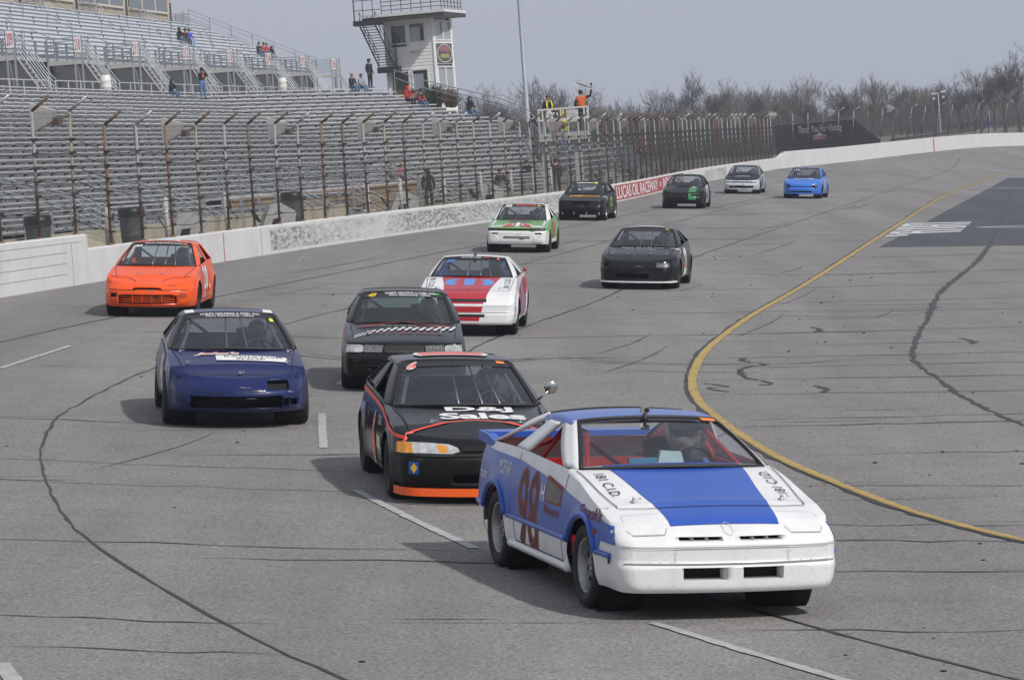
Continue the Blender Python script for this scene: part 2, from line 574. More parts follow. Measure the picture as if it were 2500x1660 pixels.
for (a, b) in JT:
    ln = [(a[0] + (b[0] - a[0]) * t / 10, a[1] + (b[1] - a[1]) * t / 10 + .10 * math.sin(t / 10 * PI) * rnd.uniform(-1, 1)) for t in range(11)]
    far = max(1, .5 * (a[1] + b[1]) / 40)
    strip(dense(ln, .35), rnd.uniform(.022, .040) * far, .005, M_JOINT, 'joint_line', .006, .5, taper=True)
for k in range(46):
    v = 27 + 120 * rnd.random() ** 1.5
    uy = .165 * v - 7
    if rnd.random() < .6:
        a = (uy + rnd.uniform(.6, 4), v)
        L = rnd.uniform(1.5, 6) * v / 60
    else:
        a = (rnd.uniform(wall_u(v) + 2, uy - 3), v)
        L = rnd.uniform(1, 4.5) * v / 60
    sl = (.05 if v < 35 else .28 if v < 55 else .42 if v < 80 else .6) * (1 if a[0] > uy - 8 else .4)
    ln = [(a[0] + L * t / 8, a[1] + sl * L * t / 8) for t in range(9)]
    strip(dense(ln, .35), rnd.uniform(.014, .028) * max(1, v / 45), .005, M_JOINT, 'joint_line', .006, .6, taper=True)
# faint skid marks, drawn along the cars' way and across the infield
for k in range(70):
    v = rnd.uniform(26, 150)
    u = rnd.uniform(-.165 * 0 + wall_u(v) + 3, .165 * v - 7.3 + 11)
    L = rnd.uniform(2.5, 9) * (v / 60)
    ang = rnd.uniform(-.08, .25) if u < .165 * v - 7 else rnd.uniform(.1, .6)
    if rnd.random() < .55:
        ln = [(u + L * .5 * t / 8, v + ang * L * .5 * t / 8 + .06 * math.sin(t)) for t in range(9)]
    else:
        ln = [(u + .165 * L * t / 8 + .25 * math.sin(t / 8 * 2.2), v + L * t / 8) for t in range(9)]
    strip(dense(ln, .4), rnd.uniform(.012, .05) * max(1, v / 70), .0045, M_RUBBER, 'skid_mark', .004, .5, taper=True)
for (cu, cv, r0, a0, a1, w) in ((-1.2, 60.5, 3.2, -2.6, -.6, .05), (-1.0, 61.5, 3.9, -2.7, -.8, .03), (2.6, 60.5, 3.2, -2.4, -.9, .045), (3.3, 62, 4.2, -2.5, -.7, .03), (7.2, 96, 6, -2.2, -.9, .05), (-2.6, 66, 3.0, -2.9, -1.2, .05), (6.0, 76, 4.5, -2.2, -.8, .04)):
    ln = [(cu + r0 * .8 * math.cos(a0 + (a1 - a0) * t / 14), cv + r0 * 1.5 * math.sin(a0 + (a1 - a0) * t / 14)) for t in range(15)]
    strip(dense(ln, .3), w, .0045, M_RUBBER, 'skid_mark', .004, .5, taper=True)
    strip(dense([(x + .35, y + .1) for x, y in ln], .3), w * .6, .0045, M_RUBBER, 'skid_mark', .004, .5, taper=True)
# tar repairs and crumbs on the infield
CR = [[(3.9, 57.4), (3.86, 56.5), (4.15, 55.9), (3.75, 55.1), (3.6, 53.3), (3.95, 52.0), (3.75, 51.6)], [(2.95, 51.9), (3.25, 51.3), (2.95, 50.9), (3.2, 50.3)], [(4.5, 51.6), (4.6, 51.0), (4.5, 50.4)], [(5.7, 65.8), (5.75, 64.9), (5.6, 64.3)], [(8.0, 62.8), (8.1, 62.0), (8.0, 61.3)]]
for c in CR:
    strip(dense(catmull(c, 4), .07), .075, .006, M_TAR, 'tar_repair', .04, .8)
mb = MB()
for k in range(150):
    v = 24 + 75 * rnd.random() ** 1.6
    u = rnd.uniform(-7, 9) if rnd.random() < .3 else rnd.uniform(2.5, 11)
    if u < wall_u(v) + 1:
        continue
    r = rnd.uniform(.006, .016) * (1 + v / 90)
    p = tr(u, v, r * .3)
    mb.ball(p, r, 5, 3, 0, (1.5, 1, .5))
rc = mb.build('rubber_crumbs', M_TAR, track)
rc['kind'] = 'stuff'

# lettering painted on the dark infield patch: tall block strokes seen almost edge on
mb = MB()
bx0, bx1, by0, by1 = (12.15, 114.6), (14.9, 118.2), (14.35, 128.6), (17.0, 131)
def lt(s, t):
    p = [bx0[q] * (1 - s) * (1 - t) + bx1[q] * s * (1 - t) + by0[q] * (1 - s) * t + by1[q] * s * t for q in (0, 1)]
    return tr(p[0], p[1], .0085)
def lq(s0, t0, s1, t1):
    for i in range(4):
        a, b = s0 + (s1 - s0) * i / 4, s0 + (s1 - s0) * (i + 1) / 4
        mb.quad(lt(a, t0), lt(b, t0), lt(b, t1), lt(a, t1))
w_ = .075
for t in (.0, .14, .3, .46, .60, .75, .92):
    lq(0 if t != 0 else .0, t, 1 if t != 0 else .3, t + w_)
lq(0, .14, .12, .38)
lq(.88, .46, 1, .68)
lq(.3, .22, .42, .34)
lq(.46, .62, .56, .8)
lq(.0, .8, .1, .99)
mb.build('painted_lettering', M_WPAINT, track)
mb = MB()
tip = (16.3, 124.6)
for a, b in (((16.3, 124.6), (26, 136.5)), ((16.3, 124.6), (24, 126.5))):
    ln = dense([a, b], .7)
    for i in range(len(ln) - 1):
        mb.quad(tr(ln[i][0], ln[i][1] - .14, .0085), tr(ln[i + 1][0], ln[i + 1][1] - .14, .0085), tr(ln[i + 1][0], ln[i + 1][1] + .14, .0085), tr(ln[i][0], ln[i][1] + .14, .0085))
mb.quad(tr(18.6, 126.6, .0088), tr(22.5, 127.6, .0088), tr(22.9, 129.6, .0088), tr(19.2, 127.9, .0088))
mb.quad(tr(30.6, 209, .0088), tr(40, 213, .0088), tr(41, 219, .0088), tr(31.4, 213.5, .0088))
mb.build('painted_arrow', M_WPAINT, track)

# ------------------------------------------------------------------ track wall
M_WALL = mat('whitewashed_concrete', (.60, .60, .595), .8, var=.05, scale=1.2, dirt=(.44, .43, .41), dscale=.9, damt=.55, bump=.25, bscale=9)
def scuffed():
    m = mat('scuffed_whitewash', (.56, .56, .555), .8, var=.06, scale=1.2)
    nt = m.node_tree
    b = nt.nodes['Principled BSDF']
    src = b.inputs['Base Color'].links[0].from_socket
    tc = nt.nodes.new('ShaderNodeTexCoord')
    mp = nt.nodes.new('ShaderNodeMapping')
    mp.inputs['Scale'].default_value = (1, .42, 2.2)
    nt.links.new(tc.outputs['Object'], mp.inputs[0])
    acc = None
    for sc, p0, p1 in ((5.5, .44, .58), (.20, .40, .56)):
        n = nt.nodes.new('ShaderNodeTexNoise')
        n.inputs['Scale'].default_value = sc
        n.inputs['Detail'].default_value = 10
        n.inputs['Roughness'].default_value = .8
        nt.links.new(mp.outputs[0], n.inputs['Vector'])
        r = nt.nodes.new('ShaderNodeMapRange')
        r.inputs[1].default_value, r.inputs[2].default_value = p0, p1
        nt.links.new(n.outputs[0], r.inputs[0])
        if acc is None:
            acc = r.outputs[0]
        else:
            k = nt.nodes.new('ShaderNodeMath')
            k.operation = 'MULTIPLY'
            nt.links.new(acc, k.inputs[0])
            nt.links.new(r.outputs[0], k.inputs[1])
            acc = k.outputs[0]
    mx = nt.nodes.new('ShaderNodeMix')
    mx.data_type = 'RGBA'
    nt.links.new(acc, mx.inputs[0])
    nt.links.new(src, mx.inputs[6])
    mx.inputs[7].default_value = (.12, .12, .125, 1)
    nt.links.new(mx.outputs[2], b.inputs['Base Color'])
    return m
M_SCUFF = scuffed()
M_RED = mat('faded_red_paint', (.36, .055, .065), .7, var=.12, scale=2, dirt=(.45, .3, .3), dscale=2.5, damt=.5)
M_PINKLINE = mat('red_stripe', (.5, .12, .1), .7)
wall_root = thing('track_wall', 'long low whitewashed concrete wall with black tyre scuffs along the outside of the track', 'wall', tr(*WALL[24]))
WI = wall_root.matrix_world.inverted()
def wall_top(s):
    return .75
S_STEP1 = wall_s(80.2)      # raised part ends here (left of picture)
S_STEP2 = wall_s(251.5)     # and starts again at the far turn
def wall_piece(s0, s1, h0, h1, thick, m, name, z0=0., lean=0., face_off=0., step=2.5, parent=None, capw=None):
    mb = MB()
    n = max(1, int((s1 - s0) / step))
    secs = []
    for i in range(n + 1):
        s = s0 + (s1 - s0) * i / n
        p, d = wall_at(s)
        nx, ny = d[1], -d[0]          # towards the track
        h = h0 + (h1 - h0) * i / n
        f = tr(p[0] + nx * face_off, p[1] + ny * face_off)
        f2 = tr(p[0] - nx * thick, p[1] - ny * thick)
        up = Vector((0, 0, 1))
        secs.append((f + up * z0, f + up * (h - .03), f + up * h + (f2 - f).normalized() * .03, f2 + up * (h + f.z - f2.z), f2 + up * (z0 + f.z - f2.z - .3)))
    vs = [p for q in secs for p in q]
    mb.add(vs, [(i * 5 + j, (i + 1) * 5 + j, (i + 1) * 5 + j + 1, i * 5 + j + 1) for i in range(n) for j in range(4)])
    mb.add(secs[0], ((0, 1, 2, 3, 4),))
    mb.add(secs[-1], ((4, 3, 2, 1, 0),))
    o = mb.build(name, m, parent or wall_root, M=WI)
    return o
CUT = [0, wall_s(65.1), S_STEP1]
for i in range(len(CUT) - 1):
    wall_piece(CUT[i], CUT[i + 1] - .004, 1.08, 1.08, .30, M_WALL, 'wall_panel')
s = S_STEP1
k = 0
S_SC0, S_SC1 = wall_s(97), wall_s(141)
S_RED0, S_RED1 = wall_s(155.5), wall_s(190)
while s < S_STEP2 - .5:
    e = min(S_STEP2, s + 6.1)
    wall_piece(s, e - .012, .76, .76, .30, M_WALL, 'wall_panel')
    s = e
wall_piece(S_STEP2, S_STEP2 + 2.2, .76, 1.14, .30, M_WALL, 'wall_panel')
s = S_STEP2 + 2.2
while s < WALL_D[-1] - 1:
    e = min(WALL_D[-1] - .5, s + 12)
    wall_piece(s + .012, e, 1.14, 1.14, .30, M_WALL, 'wall_panel')
    s = e
def face_strip(s0, s1, za, zb, m, name, off=.004, step=1.5):
    mb = MB()
    n = max(1, int((s1 - s0) / step))
    vs = []
    for i in range(n + 1):
        p, d = wall_at(s0 + (s1 - s0) * i / n)
        q = tr(p[0] + d[1] * off, p[1] - d[0] * off)
        vs += [q + Vector((0, 0, za)), q + Vector((0, 0, zb))]
    mb.add(vs, [(2 * i, 2 * i + 2, 2 * i + 3, 2 * i + 1) for i in range(n)])
    return mb.build(name, m, wall_root, M=WI)
face_strip(S_SC0, S_SC1, .09, .66, M_SCUFF, 'scuff_band')
face_strip(wall_s(143), wall_s(148), .05, .70, M_SCUFF, 'scuff_band')
face_strip(wall_s(203), wall_s(216), .05, .62, M_SCUFF, 'scuff_band')
face_strip(wall_s(92.1), wall_s(92.1) + .07, .0, .73, M_PINKLINE, 'red_stripe')
face_strip(wall_s(298), wall_s(298) + .4, .0, 1.1, M_PINKLINE, 'red_stripe')
face_strip(S_RED0, S_RED1, .06, .70, M_RED, 'red_sponsor_band', .005)
M_SEAMGREY = mat('dark_joint', (.34, .34, .34), .9)
for z in (.27, .50, .73, .93):
    face_strip(wall_s(62.8), wall_s(78.6 if z < .9 else 79.8), z - .006, z + .006, M_SEAMGREY, 'board_joint', .006)
face_strip(wall_s(79.0), wall_s(79.0) + .02, 0, .95, M_SEAMGREY, 'board_joint', .0065)
s = wall_s(84)
while s < wall_s(150):
    face_strip(s, s + .03, .03, .73, M_SEAMGREY, 'board_joint', .0065)
    s += 6.1
# rounded end of the raised wall part
p, d = wall_at(S_STEP1)
mb = MB()
arc = []
for k in range(9):
    a = k / 8 * PI / 2
    arc.append((p[0] + d[0] * .55 * math.sin(a) - (-d[1]) * 0 + (-d[1]) * .55 * (1 - math.cos(a)), p[1] + d[1] * .55 * math.sin(a) + d[0] * .55 * (1 - math.cos(a))))
for i in range(8):
    a, b = arc[i], arc[i + 1]
    z = tr(*p).z
    q = [Vector((tr(*a).x, tr(*a).y, z + .70)), Vector((tr(*b).x, tr(*b).y, z + .70))]
    mb.quad(q[0], q[1], q[1] + Vector((0, 0, .38)), q[0] + Vector((0, 0, .38)))
    c0 = Vector((tr(p[0] - d[1] * .6, p[1] + d[0] * .6).x, tr(p[0] - d[1] * .6, p[1] + d[0] * .6).y, z + 1.08))
    mb.add((q[0] + Vector((0, 0, .38)), q[1] + Vector((0, 0, .38)), c0), ((0, 1, 2),))
mb.build('rounded_wall_end', M_WALL, wall_root, M=WI)

# ------------------------------------------------------------------ flat lettering helper
def text_mesh(txt, weight=.0, shear=0., spacing=1.):
    cu = bpy.data.curves.new('lettering', 'FONT')
    cu.body = txt
    cu.shear = shear
    cu.offset = weight
    cu.space_character = spacing
    cu.resolution_u = 3
    cu.align_x = 'CENTER'
    ob = bpy.data.objects.new('lettering', cu)
    COL.objects.link(ob)
    dg = bpy.context.evaluated_depsgraph_get()
    dg.update()
    me = bpy.data.meshes.new_from_object(ob.evaluated_get(dg))
    vs = [v.co.copy() for v in me.vertices]
    fs = [tuple(p.vertices) for p in me.polygons]
    bpy.data.objects.remove(ob)
    bpy.data.curves.remove(cu)
    bpy.data.meshes.remove(me)
    x0, x1 = min(v.x for v in vs), max(v.x for v in vs)
    y0, y1 = min(v.y for v in vs), max(v.y for v in vs)
    return [((v.x - (x0 + x1) / 2) / (x1 - x0), (v.y - (y0 + y1) / 2) / (y1 - y0)) for v in vs], fs

def flat_text(txt, O, X, Y, m, parent, name='lettering', **kw):
    """text whose box is |X| wide and |Y| tall, centred at O"""
    vs, fs = text_mesh(txt, **kw)
    mb = MB()
    mb.add([O + X * a + Y * b for a, b in vs], fs)
    return mb.build(name, m, parent, M=parent.matrix_world.inverted() if parent else None)

M_WHITEP = mat('white_sign_paint', (.72, .72, .72), .6, var=.05)
def wall_text(txt, s0, s1, za, zb, m, **kw):
    vs, fs = text_mesh(txt, **kw)
    mb = MB()
    out = []
    for a, b in vs:
        p, d = wall_at(s0 + (a + .5) * (s1 - s0))
        q = tr(p[0] + d[1] * .008, p[1] - d[0] * .008)
        out.append(q + Vector((0, 0, za + (b + .5) * (zb - za))))
    mb.add(out, fs)
    return mb.build('wall_lettering', m, wall_root, M=WI)
wall_text('LUCAS OIL RACEWAY', S_RED0 + .6, S_RED0 + 19.4, .12, .65, M_WHITEP, weight=.012, spacing=.95)
wall_text('INDIANAPOLIS', S_RED0 + 22.4, S_RED1 - .8, .12, .65, M_WHITEP, weight=.012, spacing=.95)
wall_text('O', S_RED0 + 20.4, S_RED0 + 21.4, .26, .5, M_WHITEP, weight=.03)

# ------------------------------------------------------------------ catch fence on the wall
def rusty(name, c1, c2, pos=.5, w=.12):
    m = mat(name, c1, .8, var=.2, scale=7)
    nt = m.node_tree
    b = nt.nodes['Principled BSDF']
    src = b.inputs['Base Color'].links[0].from_socket
    tc = nt.nodes.new('ShaderNodeTexCoord')
    sp = nt.nodes.new('ShaderNodeSeparateXYZ')
    nt.links.new(tc.outputs['Object'], sp.inputs[0])
    n = nt.nodes.new('ShaderNodeTexNoise')
    n.inputs['Scale'].default_value = 5
    n.inputs['Detail'].default_value = 6
    nt.links.new(tc.outputs['Object'], n.inputs['Vector'])
    ad = nt.nodes.new('ShaderNodeMath')
    ad.operation = 'MULTIPLY_ADD'
    nt.links.new(n.outputs[0], ad.inputs[0])
    ad.inputs[1].default_value = 1.6
    nt.links.new(sp.outputs[2], ad.inputs[2])
    r = nt.nodes.new('ShaderNodeMapRange')
    r.inputs[1].default_value, r.inputs[2].default_value = pos, pos + .9
    nt.links.new(ad.outputs[0], r.inputs[0])
    mx = nt.nodes.new('ShaderNodeMix')
    mx.data_type = 'RGBA'
    nt.links.new(r.outputs[0], mx.inputs[0])
    nt.links.new(src, mx.inputs[6])
    mx.inputs[7].default_value = tuple(c2) + (1,)
    nt.links.new(mx.outputs[2], b.inputs['Base Color'])
    return m
M_POST = [rusty('rusty_galvanised_post', (.13, .085, .063), (.29, .29, .28), 1.7), rusty('brown_rusty_post', (.105, .07, .055), (.14, .10, .08), 2.2),
          rusty('weathered_tan_post', (.17, .11, .07), (.27, .25, .20), 1.3), rusty('orange_rusty_post', (.19, .098, .06), (.19, .13, .095), 2.4)]
M_GALV = mat('galvanised_steel', (.38, .40, .42), .45, .6, var=.15, scale=9)
M_BROWNARM = mat('brown_weathered_arm', (.13, .085, .06), .8, var=.3)
M_CABLE = mat('dark_cable', (.035, .03, .028), .7, var=.3)
M_WIRE = mat('fence_wire', (.06, .06, .06), .7, .0, var=.1)

fence = thing('catch_fence', 'tall rusty catch fence with angled arms and steel cables on the track wall', 'fence', tr(*WALL[24]))
FI = fence.matrix_world.inverted()
def post_meshes():
    out = []
    for m in M_POST:
        mb = MB()
        mb.tube([(0, 0, 0), (0, 0, 2.72)], .034, 8)
        mb.lathe([(.075, 0), (.075, .03), (.038, .05)], 8)
        out.append(mb.mesh('post', m, True))
    return out
POSTM = post_meshes()
mb = MB(); mb.tube([(0, 0, 2.70), (.40, 0, 3.0)], .036, 8); ARMG = mb.mesh('arm', M_GALV, True)
mb = MB(); mb.tube([(0, 0, 2.70), (.40, 0, 3.0)], .036, 8); ARMB = mb.mesh('arm', M_BROWNARM, True)
mb = MB()
for k in range(1, 8):
    mb.box((.03, 0, .3 * k), (.13, .11, .05))
CLAMP = mb.mesh('cable_clamps', M_CABLE)
def mesh_panel(L):
    mb = MB()
    def wire(a, b, r):
        a, b = Vector(a), Vector(b)
        d = (b - a).normalized()
        x = d.cross(Vector((1, 0, 0))).normalized() * r
        y = Vector((1, 0, 0)) * r
        vs = [p + q for p in (a, b) for q in (x, -x * .5 + y * .87, -x * .5 - y * .87)]
        mb.add(vs, ((0, 1, 4, 3), (1, 2, 5, 4), (2, 0, 3, 5)))
    nv = int(L / .05)
    for i in range(nv + 1):
        y = L * i / nv
        wire((0, y, .02), (0, y, 2.7), .0021)
    for j in range(26):
        z = .05 + j * .104
        wire((0, 0, z), (0, L, z), .0018)
    return mb.mesh('wire_mesh', M_WIRE)
s_posts = []
s = wall_s(66.5)
S_END = WALL_D[-1] - 25
k = 0
while s < S_END:
    s_posts.append(s)
    s += 2.72 if s < wall_s(248) else 4.4
PANEL = mesh_panel(2.72)
PANEL2 = mesh_panel(4.4)
tops = []
for i, s in enumerate(s_posts):
    p, d = wall_at(s)
    h = 1.06 if (s < S_STEP1 or s > S_STEP2) else .75
    base = tr(p[0] - d[1] * .14, p[1] + d[0] * .14) + Vector((0, 0, h))
    X = (T_U * d[1] - T_V * d[0]); X.z = 0; X.normalize()
    v = p[1]
    lean = math.radians(1.0 + 13 * sstep(250, 300, v)) + math.radians(rnd.uniform(-.8, .8))
    Z = Vector((0, 0, 1)) * math.cos(lean) + X * math.sin(lean)
    Y = Z.cross(X).normalized()
    X = Y.cross(Z)
    M = Matrix.Translation(base) @ Matrix((X, Y, Z)).transposed().to_4x4()
    tops.append(M)
    r = rnd.random()
    mi = (0 if r < .4 else 2 if r < .65 else 3 if r < .82 else 1)
    o = link('post', POSTM[mi], fence, FI @ M)
    link('arm', ARMB if (mi in (1, 3) or rnd.random() < .35) else ARMG, o)
    link('cable_clamps', CLAMP, o)['kind'] = 'stuff'
for i in range(len(s_posts) - 1):
    a, b = tops[i], tops[i + 1]
    dy = (b.translation - a.translation)
    L = dy.length
    Y = dy.normalized()
    Zm = (a.col[2].xyz + b.col[2].xyz).normalized()
    X = Y.cross(Zm).normalized()
    Zm = X.cross(Y)
    nominal = 2.72 if s_posts[i + 1] - s_posts[i] < 3 else 4.4
    M = Matrix.Translation(a.translation - X * .055) @ Matrix((X, Y, Zm)).transposed().to_4x4() @ Matrix.Diagonal((1, L / nominal, 1, 1))
    link('wire_mesh', PANEL if nominal < 3 else PANEL2, fence, FI @ M)
for k in range(1, 9):
    pts = []
    for i, M in enumerate(tops):
        z = .3 * k if k < 8 else 2.98
        x = .075 if k < 8 else .40
        pts.append(M @ Vector((x, 0, z)))
        if i < len(tops) - 1:
            q = (pts[-1] + tops[i + 1] @ Vector((x, 0, z))) / 2
            q.z -= rnd.uniform(.01, .05)
            pts.append(q)
    mb = MB()
    mb.tube(pts, .009 if k < 8 else .005, 4)
    mb.build('cable', M_CABLE, fence, M=FI)

# floodlights hung on the fence posts
M_REFL = mat('grey_reflector_panel', (.42, .41, .39), .5, .1, var=.12)
M_HOUS = mat('dark_lamp_housing', (.10, .075, .06), .6, var=.3)
mbA = MB(); mbA.beam((0, 0, 0), (-.10, -.62, -.10), .05, .05); mbA.box((-.1, -.62, -.13), (.16, .30, .16))
LAMP_ARM = mbA.mesh('lamp_bracket', M_HOUS)
mbB = MB()
q0, q1 = [(-.62, .28), (-.62, -.36), (-.16, -.14), (-.10, .12)], .26
mbB.prism([(x, -.62, z) for x, z in q0], (0, -.26, 0))
LAMP_REFL = mbB.mesh('reflector', M_REFL)
for j, i in enumerate([i for i in range(len(tops)) if i > 3 and i % 4 == 1 and s_posts[i] < wall_s(300)]):
    M = tops[i] @ Matrix.Translation((0, 0, 2.62))
    t = thing('floodlight', 'boxy track floodlight with pale reflector, %s from the left along the catch fence' % ORD[j], 'light', M, 'floodlights along the catch fence')
    a = link('bracket', LAMP_ARM, t)
    link('reflector', LAMP_REFL, t)

# ------------------------------------------------------------------ lower grandstand
ROWS = [((-14.07, 93.43, 2.73), (-1.25, 152.0, 2.03), (2.27, 157.64, 1.95)), ((-14.38, 95.58, 2.87), (-1.67, 153.67, 2.18), (2.23, 159.91, 2.08)), ((-14.69, 97.73, 3.01), (-2.09, 155.31, 2.33), (2.2, 162.16, 2.22)), ((-15.0, 99.87, 3.16), (-2.52, 156.91, 2.48), (2.16, 164.39, 2.37)), ((-15.31, 102.02, 3.29), (-2.95, 158.47, 2.62), (2.11, 166.58, 2.5)), ((-15.62, 104.17, 3.44), (-3.4, 160.0, 2.77), (2.07, 168.75, 2.64)), ((-15.93, 106.32, 3.6), (-3.85, 161.5, 2.94), (2.02, 170.89, 2.8)), ((-16.24, 108.47, 3.8), (-4.31, 162.96, 3.15), (1.96, 172.99, 3.0)), ((-16.54, 110.62, 3.99), (-4.77, 164.4, 3.35), (1.9, 175.07, 3.19)), ((-16.85, 112.77, 4.18), (-5.24, 165.8, 3.55), (1.84, 177.13, 3.38)), ((-17.15, 114.93, 4.4), (-5.71, 167.17, 3.78), (1.78, 179.16, 3.6)), ((-17.46, 117.08, 4.6), (-6.19, 168.52, 3.99), (1.71, 181.17, 3.8)), ((-17.76, 119.23, 4.82), (-6.68, 169.84, 4.21), (1.64, 183.16, 4.01)), ((-18.06, 121.38, 5.05), (-7.17, 171.13, 4.45), (1.58, 185.13, 4.25)), ((-18.37, 123.53, 5.26), (-7.67, 172.4, 4.67), (1.5, 187.08, 4.45)), ((-18.67, 125.69, 5.48), (-8.17, 173.64, 4.91), (1.33, 188.85, 4.68)), ((-18.97, 127.84, 5.7), (-8.68, 174.86, 5.14), (1.16, 190.6, 4.9)), ((-19.28, 129.99, 5.91), (-9.2, 176.05, 5.36), (0.77, 192.0, 5.12)), ((-19.58, 132.14, 6.12), (-9.72, 177.22, 5.58), (0.38, 193.38, 5.34)), ((-19.89, 134.3, 6.35), (-10.24, 178.37, 5.82), (-0.28, 194.3, 5.58)), ((-20.19, 136.45, 6.56), (-10.77, 179.49, 6.05), (-0.96, 195.19, 5.81)), ((-20.5, 138.6, 6.77), (-11.3, 180.6, 6.27), (-1.66, 196.03, 6.04)), ((-20.8, 140.75, 6.97), (-11.84, 181.68, 6.48), (-2.36, 196.85, 6.26)), ((-21.11, 142.9, 7.18), (-12.38, 182.75, 6.7), (-3.08, 197.64, 6.48)), ((-21.41, 145.05, 7.38), (-12.93, 183.79, 6.92), (-3.79, 198.41, 6.7)), ((-21.71, 147.21, 7.6), (-13.48, 184.82, 7.15), (-4.35, 199.42, 6.94)), ((-22.02, 149.36, 7.82), (-14.03, 185.83, 7.38), (-4.92, 200.41, 7.16)), ((-22.32, 151.51, 8.04), (-14.59, 186.82, 7.62), (-5.38, 201.55, 7.39)), ((-22.63, 153.66, 8.26), (-15.15, 187.79, 7.85), (-5.85, 202.68, 7.63))]
STAND_K = 1.15
ROWS = [tuple(CAM_LOC + (Vector(p) - CAM_LOC) * STAND_K for p in r) for r in ROWS]
M_ALU = mat('weathered_aluminium_plank', (.50, .51, .53), .55, .1, var=.14, scale=3)
M_RISER = mat('grey_riser_panel', (.46, .465, .47), .65, .05, var=.10, scale=2.5)
M_DARKSTEEL = mat('shaded_steel', (.06, .06, .065), .7)
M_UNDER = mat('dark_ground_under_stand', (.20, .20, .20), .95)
M_USTEEL_ = mat('bracket_steel', (.16, .165, .17), .6, .2)
stand = thing('lower_grandstand', 'long low bank of bare aluminium bleacher benches behind the catch fence', 'grandstand', ROWS[0][0])
SI = stand.matrix_world.inverted()

def row_pt(k, s):
    """point at distance s from the left end of bench row k"""
    A, B, C = ROWS[k]
    L1 = (B - A).length
    if s <= L1:
        return A + (B - A) * (s / L1), (B - A).normalized()
    L2 = (C - B).length
    return B + (C - B) * min(1, (s - L1) / L2), (C - B).normalized()
def row_len(k):
    A, B, C = ROWS[k]
    return (B - A).length + (C - B).length
panel_jobs = []
for k in range(29):
    A, B, C = ROWS[k]
    off = rnd.uniform(2, 9)
    for (P, Q) in ((A, B), (B, C)):
        L = (Q - P).length
        d = (Q - P).normalized()
        back = Vector((-d.y, d.x, 0)).normalized()
        cuts = [0]
        x = off if L > 40 else L
        while x < L - 3:
            cuts.append(x)
            x += 19.5
        cuts.append(L)
        for a, b in zip(cuts[:-1], cuts[1:]):
            mb = MB()
            j = rnd.uniform(-.012, .012)
            p, q = P + d * (a + .05) + Vector((0, 0, j)), P + d * (b - .05) + Vector((0, 0, j + rnd.uniform(-.015, .015)))
            mb.beam(p + back * .14, q + back * .14, .28, .055)
            mb.build('bench_plank', M_ALU, stand, M=SI)
            if k < 28:
                run_ = (ROWS[k + 1][1] - ROWS[k][1])
                run_ = max(.5, abs(run_.dot(back)) - .10)
                mb = MB()
                z = Vector((0, 0, -.09))
                mb.beam(p + back * (.29 + (run_ - .29) / 2 + .06) + z, q + back * (.29 + (run_ - .29) / 2 + .06) + z, run_ - .29 + .1, .03)
                mb.build('foot_board', M_RISER, stand, M=SI)
        if k > 0:
            rise_ = (P.z + Q.z) / 2 - (ROWS[k - 1][0].z * (1 if P is A else 0) + ROWS[k - 1][1].z * (0 if P is A else 1) + (ROWS[k - 1][1].z if P is A else ROWS[k - 1][2].z)) / 2
            x = rnd.uniform(.2, 1.4) if P is A else .2
            while x + 1.4 < L:
                if not (P is A and x < L * .02):
                    panel_jobs.append((P + d * x + back * .16, d, max(.14, rise_)))
                x += 1.56
# each riser panel stands under its bench, notched where the bracket passes
def panel_shape(mb, p, d, h, w=1.40):
    up = Vector((0, 0, 1))
    f = lambda a, b: p + d * a + up * (b - .035 - h)
    b = Vector((-d.y, d.x, 0)) * .012
    mb.prism([f(0, .02), f(w, .02), f(w, h), f(.50, h), f(.40, h * .66), f(0, h * .52)], b)
def in_view(p):
    q = p - CAM_LOC
    return abs((q.dot(cx_)) / q.dot(cfw)) < .145
vis = [j for j in panel_jobs if in_view(j[0])]
vis.sort(key=lambda j: (j[0] - CAM_LOC).length / j[2])
near = vis[:285]
far_set = vis[285:] + [j for j in panel_jobs if not in_view(j[0])]
for p, d, h in near:
    mb = MB()
    panel_shape(mb, p, d, h)
    mb.build('riser_panel', M_RISER, stand, M=SI)
mb = MB()
for p, d, h in far_set:
    panel_shape(mb, p, d, h)
o = mb.build('riser_panels', M_RISER, stand, M=SI)
o['kind'] = 'stuff'
# brackets under the planks and a grey sheet standing in for shade behind
mb = MB()
for k in range(29):
    n = int(row_len(k) / 1.56)
    for i in range(n):
        p, d = row_pt(k, 1.56 * i + .6)
        if in_view(p):
            mb.box(p + Vector((0, 0, -.10)), (.05, .05, .15))
o = mb.build('bench_brackets', M_USTEEL_, stand, M=SI)
o['kind'] = 'stuff'
mb = MB()
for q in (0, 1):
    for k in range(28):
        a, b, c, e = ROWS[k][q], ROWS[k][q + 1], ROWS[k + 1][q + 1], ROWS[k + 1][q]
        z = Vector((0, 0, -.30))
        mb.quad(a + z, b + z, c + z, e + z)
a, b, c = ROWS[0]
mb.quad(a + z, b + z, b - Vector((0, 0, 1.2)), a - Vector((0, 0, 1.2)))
mb.build('understructure', M_UNDER, stand, M=SI)
